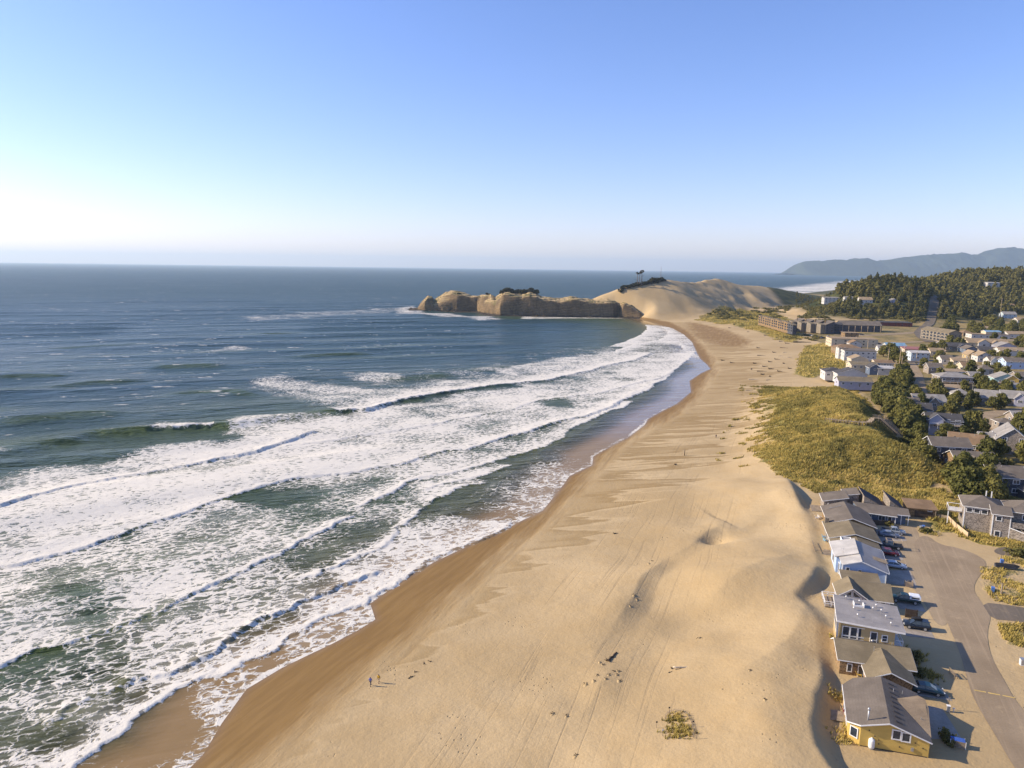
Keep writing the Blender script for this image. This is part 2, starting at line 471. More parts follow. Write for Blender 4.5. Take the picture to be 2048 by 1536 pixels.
    wcol = t.mix(t.sstep(.4, .6, ta), (.035, .042, .018), (.085, .085, .03))
    col = t.mix(wood, col, wcol)
    rough = t.lerp(wm, .95, .70)
    rough = t.lerp(gloss, rough, .13)
    spec = t.lerp(gloss, t.lerp(wm, .10, .16), .5)
    h = t.math('ADD', t.math('MULTIPLY', fine, .10), t.math('MULTIPLY', mid, .5))
    h = t.math('ADD', h, t.math('MULTIPLY', stm, -.05))
    h = t.math('ADD', h, t.math('MULTIPLY', foot, -.30))
    h = t.math('ADD', h, t.math('MULTIPLY', t.noise(p2, .7, 3, .6), .16))
    h = t.math('MULTIPLY', h, t.math('SUBTRACT', 1.0, t.math('MULTIPLY', wm, .85)))
    h = t.math('ADD', h, t.math('MULTIPLY', t.math('MULTIPLY', gm, gs), .9))
    return t.done(t.bsdf(col, rough, t.bump(h, .55, t.lerp(gloss, 1.0, .05)), spec))

def make_water():
    t = NT('sea_water'); p = t.pos(); p2 = t.vec(p, (1, 1, 0))
    foam = t.attr('foam'); shal = t.attr('shallow'); film = t.attr('film'); face = t.attr('face'); dist = t.attr('far'); web = t.attr('web')
    # colour of the water body
    bn = t.noise(t.vec(p2, (.004, .012, 0), (0, 0, math.radians(-20))), 1.0, 4, .6)
    deep = t.mix(t.sstep(.35, .65, bn), (.020, .047, .046), (.032, .064, .060))
    green = t.mix(t.noise(p2, .05, 3, .6), (.050, .074, .030), (.082, .100, .040))
    col = t.mix(shal, deep, green)
    col = t.mix(face, col, (.075, .098, .022))
    fn = t.noise(t.vec(p2, (.06, .35, 0), (0, 0, math.radians(-24))), 1.0, 4, .6)
    sandy = t.mix(fn, (.13, .098, .044), (.19, .137, .06))
    sandy = t.mix(t.sstep(.75, 1.0, film), sandy, t.mix(fn, (.22, .14, .058), (.30, .195, .085)))
    col = t.mix(film, col, sandy)
    # foam lace: warped cells, drawn out along the crests
    wv = t.noise(p2, .22, 3, .6, 0, 1)
    ad = t.n('VectorMath', operation='MULTIPLY_ADD'); t.set(ad.inputs[0], wv); ad.inputs[1].default_value = (3.4, 3.4, 0); t.set(ad.inputs[2], t.vec(p2, (.62, 1.0, 0), (0, 0, math.radians(-25))))
    e1 = t.voro(ad.outputs[0], .55, 'DISTANCE_TO_EDGE'); e2 = t.voro(ad.outputs[0], 1.35, 'DISTANCE_TO_EDGE')
    f1 = t.math('SUBTRACT', 1.0, t.math('MULTIPLY', e1, 2.3)); f2 = t.math('SUBTRACT', 1.0, t.math('MULTIPLY', e2, 2.3))
    n1 = t.noise(ad.outputs[0], .55, 5, .68)
    n2 = t.noise(p2, .055, 4, .62)
    n4 = t.noise(p2, 2.4, 3, .65)
    f = t.math('ADD', t.math('MULTIPLY', f1, .34), t.math('MULTIPLY', f2, .22))
    f = t.math('ADD', f, t.math('MULTIPLY', n1, .50))
    f = t.math('ADD', f, t.math('MULTIPLY', t.math('SUBTRACT', n4, .5), .26))
    f = t.math('ADD', f, t.math('MULTIPLY', t.math('SUBTRACT', n2, .5), .70))
    f = t.math('ADD', f, -.02)
    thr = t.math('SUBTRACT', .83, t.math('MULTIPLY', foam, .50))
    m = t.sstep(t.math('SUBTRACT', thr, .06), t.math('ADD', thr, .12), f)
    m = t.math('MULTIPLY', m, t.sstep(.02, .10, foam))
    # thin bubbles left between the strands
    thin = t.math('MULTIPLY', t.sstep(.3, .85, foam), .33)
    m = t.math('MAXIMUM', m, thin)
    # scattered whitecaps out at sea
    wc = t.noise(t.vec(p2, (.045, .16, 0), (0, 0, math.radians(-12))), 1.0, 4, .68)
    wc2 = t.noise(p2, .006, 2, .5)
    cap = t.math('MULTIPLY', t.sstep(.635, .69, t.math('ADD', wc, t.math('MULTIPLY', t.math('SUBTRACT', wc2, .5), .25))), t.math('SUBTRACT', 1.0, film))
    m = t.math('MAXIMUM', m, t.math('MULTIPLY', t.math('MULTIPLY', cap, .9), t.sstep(.25, .6, t.attr('open'))))
    # surface ripples
    c1 = t.noise(t.vec(p2, (.22, .55, 0), (0, 0, math.radians(-14))), 1.0, 5, .62)
    c2 = t.noise(t.vec(p2, (.03, .09, 0), (0, 0, math.radians(-18))), 1.0, 4, .6)
    hh = t.math('ADD', t.math('MULTIPLY', c1, .75), t.math('MULTIPLY', c2, 5.0))
    calm = t.math('SUBTRACT', 1.0, t.math('MULTIPLY', film, .93))
    nb = t.bump(t.math('MULTIPLY', hh, calm), 1.15, t.lerp(dist, 1.0, .7))
    fh = t.math('ADD', t.math('MULTIPLY', m, .35), t.math('MULTIPLY', n1, .5))
    nf = t.bump(fh, .55, .9)
    mir = t.attr('mirror')
    rough = t.lerp(mir, t.lerp(film, t.lerp(dist, .20, .42), .28), .05)
    w = t.bsdf(col, rough, nb, t.lerp(mir, t.lerp(film, .16, .20), .75), 0, 1.33)
    fc = t.mix(n1, (.56, .515, .435), (.80, .745, .63))
    fo = t.bsdf(fc, .9, nf, .1)
    mx = t.n('MixShader'); t.set(mx.inputs[0], m); t.t.links.new(w, mx.inputs[1]); t.t.links.new(fo, mx.inputs[2])
    return t.done(mx.outputs[0])

def make_rock():
    t = NT('sandstone'); p = t.pos()
    a = t.noise(p, .05, 5, .65); b = t.noise(t.vec(p, (.2, .2, 1.1)), 1.0, 4, .65)
    c = t.mix(t.sstep(.35, .65, a), (.17, .12, .068), (.275, .19, .10))  # cliff faces darkened in colour to stand for shade
    c = t.mix(t.math('MULTIPLY', t.sstep(.45, .7, b), .6), c, (.13, .092, .055))
    z = t.n('SeparateXYZ'); t.set(z.inputs[0], p)
    bed = t.math('ADD', t.math('MULTIPLY', z.outputs[2], .42), t.math('ADD', t.math('MULTIPLY', z.outputs[0], .02), t.math('MULTIPLY', a, 2.2)))
    bl = t.sstep(.72, .95, t.math('FRACT', bed))
    c = t.mix(t.math('MULTIPLY', bl, .4), c, (.10, .07, .043))
    ck = t.voro(t.vec(p, (.09, .09, .04)), 1.0, 'DISTANCE_TO_EDGE')
    c = t.mix(t.math('MULTIPLY', t.sstep(.04, .01, ck), .35), c, (.07, .05, .035))
    c = t.mix(t.sstep(3.2, 1.0, t.math('ADD', z.outputs[2], t.math('MULTIPLY', t.math('SUBTRACT', a, .5), 5.0))), c, (.055, .045, .035))
    nz = t.n('SeparateXYZ'); t.set(nz.inputs[0], t.n('NewGeometry').outputs['Normal'])
    top = t.math('MULTIPLY', t.sstep(.55, .80, nz.outputs[2]), t.sstep(5, 12, z.outputs[2]))
    c = t.mix(top, c, t.mix(t.sstep(.45, .6, t.noise(p, .07, 4, .6)), (.46, .33, .165), (.20, .165, .07)))  # flat tops in pale sand, set bright against the shade-dark faces
    return t.done(t.bsdf(c, .95, t.bump(t.math('ADD', t.math('ADD', a, b), t.math('MULTIPLY', bl, -.5)), 1.6, 1.0), .1))

# ------------------------------------------------------------------ ground sheet
A_PX = [(470, 1560), (560, 1487), (650, 1420), (740, 1332), (830, 1265), (905, 1205), (965, 1150), (1012, 1108), (1090, 1042), (1185, 945), (1235, 892), (1300, 852),
        (1345, 832), (1395, 795), (1410, 765), (1430, 740), (1424, 715), (1404, 690), (1378, 662), (1342, 645), (1290, 636)]
A_LINE = PW(A_PX, .6)
FARDAMP = PW([(1372, 641), (1440, 652), (1500, 665), (1530, 686), (1490, 697), (1440, 690), (1400, 674), (1370, 657)], 1.5)

def polar(rs, a0, a1, da):
    az = np.radians(np.arange(a0, a1 + da * .5, da))
    Rg, Ag = np.meshgrid(np.array(rs), az, indexing='ij')
    X = Rg * np.sin(Ag); Y = Rg * np.cos(Ag)
    nr, na = X.shape
    i = np.arange(nr - 1)[:, None] * na + np.arange(na - 1)[None, :]
    F = np.stack([i, i + 1, i + 1 + na, i + na], -1).reshape(-1, 4)
    return X.ravel(), Y.ravel(), F

def radii(spec):
    rs = [spec[0][0]]
    for r0, r1, g in spec:
        while rs[-1] < r1: rs.append(rs[-1] * (1 + g))
    return rs

def compact(V, F, attrs):
    used = np.zeros(len(V), bool); used[F.ravel()] = True
    idx = np.cumsum(used) - 1
    return V[used], idx[F], {k: v[used] for k, v in attrs.items()}

def hill_prof(X, Y):
    out = np.zeros(X.shape)
    m = (np.hypot(X, Y) < 460) & (X > 20)
    x = X[m]; y = Y[m]
    d, s, arc, L = seg_dist(x, y, HILL[:, :2])
    q = np.where(s > 0, d, -d)
    hh = np.interp((x - HILL[0, 0]) * HAX[0] + (y - HILL[0, 1]) * HAX[1], HPR, HILL[:, 2])
    out[m] = np.where(q > 0, sstep(60, 14, q) * (1 - .30 * sstep(8, 42, q)), sstep(-21, -15, q)) * sstep(.5, 3, hh)
    return out

GRASS_POLYS = [  # (outline in photo pixels, height, strength, softness)
    ([(1640, 972), (1560, 925), (1520, 890), (1640, 860), (1800, 930), (1930, 1010), (1925, 1040), (1880, 1045), (1868, 1006), (1800, 996), (1720, 968), (1690, 978)], 8, .95, 9),
    ([(1598, 738), (1606, 712), (1618, 688), (1645, 684), (1690, 700), (1690, 730), (1650, 735), (1620, 745)], 6, .95, 10),
    ([(1397, 632), (1440, 624), (1500, 622), (1545, 626), (1590, 642), (1604, 662), (1588, 676), (1560, 670), (1510, 652), (1430, 638)], 8, .68, 20),
    ([(1960, 1140), (2060, 1095), (2300, 1100), (2300, 1240), (2060, 1222), (1990, 1205), (1965, 1180)], 5.6, .47, 3),
    ([(1995, 1252), (2060, 1250), (2300, 1290), (2300, 1320), (2060, 1300), (2010, 1290)], 5.6, .55, 3),
    ([(1896, 1042), (1930, 1040), (1975, 1062), (2060, 1085), (2200, 1110), (2200, 1120), (2030, 1096), (1960, 1085), (1925, 1072)], 6.5, .95, 2),
    ([(1895, 1000), (1990, 990), (2100, 1000), (2100, 1040), (1930, 1042)], 7, .8, 3)]
TOWN_POLY = PW([(1750, 800), (1795, 850), (1862, 940), (1905, 985), (1990, 1000), (2400, 1010), (3800, 700), (2700, 620), (1700, 648), (1612, 668), (1660, 690), (1700, 715), (1700, 756)], 6)

def build_ground():
    rs = radii([(42, 520, .0040), (520, 1500, .0034), (1500, 19000, .03)])
    X, Y, F = polar(rs, -46, 47, .15)
    n = poly_sd(X, Y, LAND)
    fk = (n[F] > -70).any(1)
    F = F[fk]
    used = np.zeros(len(X), bool); used[F.ravel()] = True
    idx = np.cumsum(used) - 1
    X = X[used]; Y = Y[used]; n = n[used]; F = idx[F]
    Z = terrain(X, Y)
    d, s, arc, L = seg_dist(X, Y, A_LINE)
    sa = np.where(s > 0, d, -d)          # + seaward of the wet line
    R = np.hypot(X, Y)
    wet = np.clip(.5 + sa / 26, 0, 1) * (R < 1250)
    gloss = sstep(2.5, 0, n) * sstep(-5, 0, n) * (R < 1150) * .55
    wid = np.interp(R, [90, 160, 260, 400, 700, 1000], [5, 12, 42, 56, 60, 40])
    across = np.clip(-sa / wid, 0, 1.3)
    damp = sstep(1, 6, -sa) * sstep(wid + 10, wid - 4, -sa) * (s < 0) * (R < 1000)
    fd = local_poly_sd(X, Y, FARDAMP, 40)
    damp = np.maximum(damp * .95, 0) * np.interp(R, [110, 240], [.55, 1])
    wet = np.maximum(wet, sstep(-30, 18, fd + 26 * (fbm(X * .02, Y * .008, 77, 3) - .5)) * .62)
    wet = wet * sstep(3.4, 1.8, Z)
    track = sstep(10, 22, -sa) * sstep(62, 44, -sa) * (R < 520)
    grass = hill_prof(X, Y)
    for poly, z, k, soft in GRASS_POLYS:
        grass = np.maximum(grass, k * sstep(-soft, soft * .4, local_poly_sd(X, Y, PW(poly, z), 40)))
    town = sstep(-6, 6, local_poly_sd(X, Y, TOWN_POLY, 60))
    town = np.maximum(town, ((R > 1250) & (X > 500)).astype(float))
    grass = np.where(town > .5, np.minimum(grass, .55 * (fbm(X * .03, Y * .03, 81, 3))), grass)
    dd, _, _, _ = seg_dist(X, Y, DUNE_C[:-3, :2])
    wood = sstep(9, 15, Z) * sstep(-2, 20, X - (395 + .2 * (Y - 900))) * (Y > 860)
    wood = np.maximum(wood, (R > 1700) * sstep(900, 1000, X) * .9)
    V = np.stack([X, Y, Z], 1)
    me = np_mesh('ground', V, F, dict(wet=wet, gloss=gloss, damp=damp, grass=grass, town=town, wood=wood, track=track, across=across))
    me.materials.append(make_ground())
    o = link(bpy.data.objects.new('ground', me)); tag(o, kind='structure')
    o['label'] = 'pale sand beach, dunes and town ground'
    return o

# ------------------------------------------------------------------ sea with breakers
# leading edges of the breaking waves: photo pixels left to right, height, length of the foam trail (m), foam at the front and its floor
BORES = [
    ([(-60, 922), (60, 898), (190, 868), (300, 862), (430, 856), (520, 843), (600, 832), (680, 824), (730, 823), (800, 802), (880, 789), (970, 776), (1060, 765), (1098, 760), (1171, 743), (1220, 731), (1268, 720), (1305, 706)], 'outer'),
    ([(-80, 1034), (0, 1017), (82, 990), (137, 971), (171, 963), (239, 953), (308, 939), (410, 920), (513, 901), (554, 890), (601, 874), (640, 864)], dict(h=1.0, lw=7, lf=60, f0=.92, f1=0.3, fade=.04, cut=27)),
    ([(540, 893), (611, 886), (664, 880), (755, 867), (852, 852), (940, 836), (1013, 823), (1074, 802), (1110, 797), (1151, 793), (1195, 786), (1242, 775), (1268, 768), (1325, 755), (1345, 742)], dict(h=.5, lw=7, lf=75, f0=.82, f1=.42, fade=.03, cut=48)),
    ([(-90, 1152), (0, 1129), (34, 1124), (85, 1109), (164, 1090), (219, 1073), (273, 1056), (308, 1042), (359, 1030), (410, 1011), (479, 987), (544, 970), (597, 959), (661, 952), (705, 945), (749, 937), (793, 931), (843, 917), (893, 902), (934, 899), (975, 886), (1027, 871), (1061, 861), (1122, 843), (1186, 828), (1225, 812), (1268, 792), (1305, 775), (1322, 760)], dict(h=.8, lw=6, lf=90, f0=.86, f1=.64, fade=.02, cut=60)),
    ([(-100, 1368), (0, 1337), (34, 1324), (71, 1307), (114, 1299), (159, 1282), (227, 1262), (273, 1242), (326, 1222), (369, 1197), (417, 1172), (454, 1160), (517, 1128), (581, 1100), (643, 1064), (697, 1038), (715, 1026)], dict(h=.65, lw=5, lf=40, f0=.63, f1=.42, fade=.05, cut=70)),
    ([(690, 1022), (734, 1003), (778, 986), (822, 962), (866, 952), (925, 940), (966, 927), (1016, 915), (1073, 899), (1122, 879), (1146, 857), (1171, 843), (1220, 821), (1244, 815), (1270, 800)], dict(h=.5, lw=4, lf=45, f0=.70, f1=.3, fade=.05)),
    ([(820, 985), (870, 972), (930, 958), (975, 950), (1010, 934), (1024, 925)], dict(h=.35, lw=3, lf=10, f0=.8, f1=.1, fade=.12)),
    ([(230, 1392), (284, 1366), (340, 1353), (397, 1319), (426, 1304), (463, 1276), (520, 1247), (579, 1222), (611, 1206), (662, 1183), (702, 1165), (738, 1150), (760, 1135)], dict(h=.65, lw=4, lf=22, f0=.66, f1=.40, fade=.06)),
    ([(560, 1165), (640, 1150), (682, 1131), (720, 1112), (755, 1101), (781, 1072), (822, 1034), (852, 1011), (895, 983), (925, 974), (957, 967), (985, 960)], dict(h=.5, lw=4, lf=24, f0=.62, f1=.35, fade=.08)),
    ([(60, 1452), (120, 1432), (180, 1402), (240, 1382), (300, 1358)], dict(h=.4, lw=3, lf=10, f0=.62, f1=.25, fade=.15)),
    ([(90, 1580), (139, 1535), (159, 1520), (199, 1495), (241, 1455), (273, 1430), (327, 1407), (369, 1381), (420, 1353), (443, 1350), (488, 1324), (540, 1305), (585, 1277), (623, 1257), (644, 1244), (687, 1221), (735, 1205), (743, 1196), (776, 1178), (819, 1150), (866, 1120), (940, 1089), (1000, 1064), (1022, 1042)], dict(h=.42, lw=3, lf=17, f0=.74, f1=.42, fade=.03)),
    # far end of the bay
    ([(1290, 648), (1296, 656), (1286, 668), (1255, 682), (1230, 690), (1200, 696)], dict(h=.4, lw=8, lf=38, f0=1.0, f1=0, fade=.12)),
    ([(1320, 652), (1337, 664), (1330, 674), (1318, 680), (1270, 688), (1236, 700), (1215, 712)], dict(h=.3, lw=8, lf=52, f0=.82, f1=.25, fade=.08)),
    ([(1300, 684), (1345, 684), (1362, 692), (1366, 700), (1385, 702)], dict(h=.25, lw=6, lf=20, f0=.78, f1=.2, fade=.1)),
    ([(1245, 798), (1290, 776), (1330, 758), (1352, 738), (1372, 722), (1388, 708), (1392, 700)], dict(h=.25, lw=6, lf=45, f0=.82, f1=.35, fade=.06)),
]
OUTER_BREAK = [(300, 430, 1.0), (672, 1310, 1.0), (-60, 20, .25)]
FOAM_PATCH = [  # loose foam: outline in photo pixels, strength, softness m
    ([(480, 768), (560, 750), (640, 762), (720, 770), (800, 782), (790, 795), (720, 812), (640, 815), (580, 800), (520, 780)], .47, 16),
    ([(690, 748), (740, 742), (800, 748), (822, 758), (760, 764), (700, 760)], .50, 10),
    ([(930, 735), (1000, 738), (1100, 716), (1180, 708), (1230, 700), (1250, 712), (1180, 730), (1100, 745), (1020, 752)], .55, 10),
    ([(470, 830), (560, 832), (640, 828), (690, 832), (620, 850), (520, 866), (440, 872)], .52, 5),
    ([(-40, 985), (60, 960), (60, 985), (-40, 1010)], .45, 4),
    ([(780, 616), (830, 612), (850, 624), (900, 628), (980, 634), (1010, 638), (960, 640), (880, 632), (790, 626)], .50, 10),
    ([(480, 634), (640, 622), (800, 616), (800, 624), (640, 634), (500, 644)], .30, 14),
    ([(1040, 633), (1180, 635), (1250, 634), (1250, 637), (1040, 637)], .55, 4),
    ([(400, 700), (470, 690), (520, 694), (420, 708)], .36, 8)]
GAPS = [  # clearer water inside the surf: outline, how much foam stays
    ([(90, 1175), (190, 1165), (250, 1200), (215, 1265), (150, 1260), (110, 1220)], .55),
    ([(560, 1120), (640, 1085), (700, 1055), (760, 1040), (800, 1050), (770, 1085), (700, 1105), (640, 1140), (580, 1150)], .25),
    ([(480, 1262), (560, 1228), (600, 1215), (606, 1232), (540, 1268), (480, 1288)], .12),
    ([(120, 1310), (230, 1285), (290, 1320), (260, 1370), (190, 1375), (120, 1345)], .30),
    ([(230, 1390), (300, 1365), (330, 1380), (260, 1412), (228, 1412)], .15),
    ([(60, 1475), (170, 1462), (150, 1500), (60, 1520)], .35),
    ([(440, 985), (640, 1000), (700, 1030), (640, 1050), (560, 1040), (470, 1010)], .62),
    ([(1075, 800), (1120, 795), (1155, 806), (1140, 816), (1090, 812)], .15),
    ([(640, 1120), (690, 1120), (660, 1180), (600, 1180)], .45),
    ([(820, 1000), (880, 1010), (860, 1040), (830, 1050)], .4)]

SWELLS = [([(-60, 850), (0, 845), (68, 838), (137, 832), (191, 830), (280, 826)], 1.3), ([(40, 783), (90, 777), (171, 766), (240, 762), (320, 759)], 1.2), ([(290, 797), (330, 790), (376, 785), (461, 783), (540, 792)], 1.2),
          ([(-40, 756), (20, 753), (110, 750), (170, 748)], 1.0), ([(280, 737), (330, 734), (410, 732), (470, 732)], 1.1), ([(560, 713), (620, 710), (700, 706), (760, 704)], 1.0), ([(740, 760), (820, 756), (870, 752), (930, 748)], 1.3),
          ([(900, 744), (969, 739), (1050, 733), (1120, 725)], 1.2), ([(-40, 905), (40, 895), (120, 888), (200, 876)], 1.0), ([(60, 700), (140, 696), (240, 690), (330, 688)], .9), ([(420, 672), (520, 668), (640, 662)], .8)]

def build_sea():
    rs = radii([(60, 700, .0031), (700, 1500, .0042), (1500, 42000, .026)])
    X, Y, F = polar(rs, -47, 47, .125)
    n = np.full(X.shape, -1e4)
    R = np.hypot(X, Y)
    m = R < 9000
    n[m] = poly_sd(X[m], Y[m], LAND)
    fk = (n[F] < 7).any(1)
    F = F[fk]; used = np.zeros(len(X), bool); used[F.ravel()] = True
    idx = np.cumsum(used) - 1
    X = X[used]; Y = Y[used]; n = n[used]; F = idx[F]; R = R[used]
    foam = np.zeros(X.shape); Z = np.full(X.shape, .03); face = np.zeros(X.shape)
    lowp = fbm(X * .028, Y * .028, 91, 3)
    fine = fbm(X * .22, Y * .22, 95, 3) - .5
    shore = sstep(-170, -60, n)
    # open-sea swell with crests that come and go
    ph = (-.40 * X + .917 * Y) + 26 * (fbm(X * .006, Y * .006, 101, 3) - .5) * 2
    for wl, amp, sd in ((74, 1.2, 111), (41, .42, 113), (23, .16, 115)):
        a = sstep(.36, .62, vnoise((X * .917 + Y * .40) * .0058 + sd, ph / wl * .33, sd))
        w = np.sin(ph * 2 * math.pi / wl)
        pk = (np.exp(1.1 * w) - 1.27) / 1.75
        att = np.clip((2400 - R) / 1400, 0, 1) * sstep(-25, -110, n) * sstep(wl * .02, 0, wl * 0)
        Z += amp * (.35 + .95 * a) * pk * att
        if wl == 74: face = np.maximum(face, sstep(.1, .9, -np.cos(ph * 2 * math.pi / wl + .5)) * a * .75 * sstep(1000, 350, R) * sstep(-20, -100, n))
    for pts, hg in SWELLS:
        wp = PW(pts)
        mm = (X > wp[:, 0].min() - 60) & (X < wp[:, 0].max() + 60) & (Y > wp[:, 1].min() - 60) & (Y < wp[:, 1].max() + 60)
        if not mm.any(): continue
        x = X[mm]; y = Y[mm]
        d, sgn, arc, L = seg_dist(x, y, wp)
        s = np.where(sgn > 0, d, -d) + (vnoise(x * .09, y * .09, 129) - .5) * 3
        t = arc / L
        ends = sstep(0, .3, t) * sstep(1, .7, t) * np.where((arc <= 0) | (arc >= L), 0, 1)
        Z[mm] += hg * ends * np.where(s > 0, 1 / (1 + (s / 11.0) ** 2), sstep(-9, 0, s))
        face[mm] = np.maximum(face[mm], ends * sstep(-12, -4, s) * sstep(3, -1, s) * .62)
    for pts, q in BORES:
        wp = PW(pts)
        pad = 150
        mm = (X > wp[:, 0].min() - pad) & (X < wp[:, 0].max() + pad) & (Y > wp[:, 1].min() - pad) & (Y < wp[:, 1].max() + pad)
        if not mm.any(): continue
        x = X[mm]; y = Y[mm]
        d, sgn, arc, L = seg_dist(x, y, wp)
        s = np.where(sgn > 0, d, -d)
        fs = np.clip(np.hypot(x, y) / 200, .7, 3)
        s = s + (vnoise(x * .35, y * .35, 121) - .5) * 1.5 + (vnoise(x * .09, y * .09, 123) - .5) * 2.2 + (vnoise(x * .95, y * .95, 125) - .5) * .9
        t = arc / L
        off = (arc <= 0) | (arc >= L)
        if q == 'outer':
            # pixel column of the nearest point tells which stretches have broken
            pxs = np.interp(t, np.concatenate([[0], np.cumsum(np.hypot(*np.diff(wp, axis=0).T))]) / L, [p[0] for p in pts])
            br = np.zeros(x.shape)
            for a, b, k in OUTER_BREAK:
                br = np.maximum(br, k * sstep(a - 12, a + 12, pxs) * sstep(b + 12, b - 12, pxs))
            hgt = np.interp(pxs, [-60, 150, 260, 430, 560, 680, 800, 1100, 1310], [.7, 1.2, 2.1, 2.1, 1.7, 1.9, 1.4, 1.0, .6]) * np.where(off, 0, 1)
            sw = np.where(s > 0, 1 / (1 + (s / 13.0) ** 2), sstep(-9, 0, s))
            swb = np.where(s > 0, np.exp(-s / 12.0), sstep(-2.2 * fs ** .5, .4, s))
            prof = sw * (1 - br) + swb * br
            Z[mm] += hgt * prof * (1 + br * fine[mm] * .9)
            face[mm] = np.maximum(face[mm], (1 - br) * sstep(-13, -3, s) * sstep(4.5, 0, s) * np.where(off, 0, 1) * .95 * sstep(100, 230, pxs))
            ftrail = np.interp(pxs, [0, 300, 430, 680, 760, 1000, 1310], [9, 8, 6, 16, 26, 34, 30])
            fo = br * sstep(-1.5, .3, s) * np.exp(-np.clip(s - 1, 0, None) / ftrail) * np.where(off, 0, 1)
            lip = sstep(-.5, 1.2, s) * sstep(4, 1.5, s) * .42 * sstep(180, 210, pxs) * sstep(310, 290, pxs)
            foam[mm] = np.maximum(foam[mm], np.maximum(fo, lip))
            continue
        ends = sstep(0, q['fade'], t) * sstep(1, 1 - q['fade'], t)
        ends = np.where(off, 0, ends)
        along = .55 + .9 * vnoise(arc * .035, arc * 0 + 3.7, 131 + len(pts))      # stretches that are higher or nearly spent
        hgt = .72 * q['h'] * ends * np.clip(along, .35, 1.25)
        prof = np.where(s > 0, np.exp(-s / q['lw']), sstep(-.75 * fs ** .5, .25, s))
        Z[mm] += hgt * prof * (1 + fine[mm] * .8)
        trail = q['f1'] + (q['f0'] - q['f1']) * np.exp(-np.clip(s, 0, None) / q['lf'])
        cut = q.get('cut', q['lf'] * 2.0); cutn = s + (vnoise(x * .07, y * .07, 127) - .5) * 18
        trail = trail * sstep(cut * 1.2, cut * .75, cutn)
        trail = trail * (1 - .62 * (1 - q['f0'] * .55) * sstep(.40, .62, lowp[mm]) * sstep(2, 12, s))
        gap = sstep(.42, .30, vnoise(arc * .045, arc * 0 + 9.1, 141 + len(pts)))      # glassy unbroken stretches
        lip = sstep(-.9, .1, s) * sstep(4.0 * fs ** .5, .8, s) * (1 - gap * (.85 if q['f0'] < .9 else .25))
        fo = np.maximum(lip, trail * sstep(-.5, .5, s)) * ends
        face[mm] = np.maximum(face[mm], gap * ends * sstep(-3, -.4, s) * sstep(4, 1, s) * (.8 if q['f0'] < .9 else .3))
        foam[mm] = np.maximum(foam[mm], fo)
    for poly, k, soft in FOAM_PATCH:
        g = sstep(-soft * .6, soft, local_poly_sd(X, Y, PW(poly), 60))
        foam = np.maximum(foam, k * g)
    for poly, k in GAPS:
        g = sstep(-4, 6, local_poly_sd(X, Y, PW(poly), 30))
        foam = foam * (1 - g * (1 - k))
    # surf on the far side of the cape and round its rocks
    farsurf = sstep(-330, -120, n) * sstep(1250, 1500, Y) * (.35 + .6 * vnoise(X * .008, Y * .014, 151))
    foam = np.maximum(foam, farsurf)
    # last thin sheet running up the sand, with a bright edge
    edge = sstep(-1.5, -.3, n + (vnoise(X * .3, Y * .3, 161) - .5) * 1.2) * sstep(2.4, .4, n) * (R < 1100)
    brk = sstep(.30, .48, vnoise(X * .045, Y * .045, 163))
    mir = sstep(430, 330, R)
    foam = np.maximum(foam, edge * (.26 + .38 * brk) * mir)
    lace = sstep(-34, -3, n) * sstep(.30, .56, fbm(X * .05, Y * .05, 165, 3)) * .50 * sstep(330, 200, R)
    foam = np.maximum(foam, lace)
    film = sstep(-30, -7, n) * (R < 1300)
    film = np.maximum(film, .35 * sstep(-45, -18, n))
    nearsurf = sstep(-290, -150, n) * sstep(820, 420, R)
    shal = np.maximum(sstep(-150, -55, n) * .85, nearsurf * .80 * sstep(640, 260, Y))
    far = sstep(250, 2200, R)
    opn = sstep(-120, -330, n)
    Z -= .02
    V = np.stack([X, Y, Z], 1)
    # the sheet ends at the top of the run-up
    me = np_mesh('sea', V, F, dict(foam=foam, shallow=shal, film=film, face=face, far=far, open=opn, mirror=sstep(-26, -8, n) * sstep(285, 350, R) * (R < 1150)))
    me.materials.append(make_water())
    o = link(bpy.data.objects.new('sea', me)); tag(o, kind='structure')
    return o

# ------------------------------------------------------------------ headland, far mountains
HG = {}
def headland_z(x, y):
    i = int(np.clip((x - HG['xs'][0]) / .85, 0, len(HG['xs']) - 1)); j = int(np.clip((y - HG['ys'][0]) / .85, 0, len(HG['ys']) - 1))
    return float(HG['Z'][j, i])

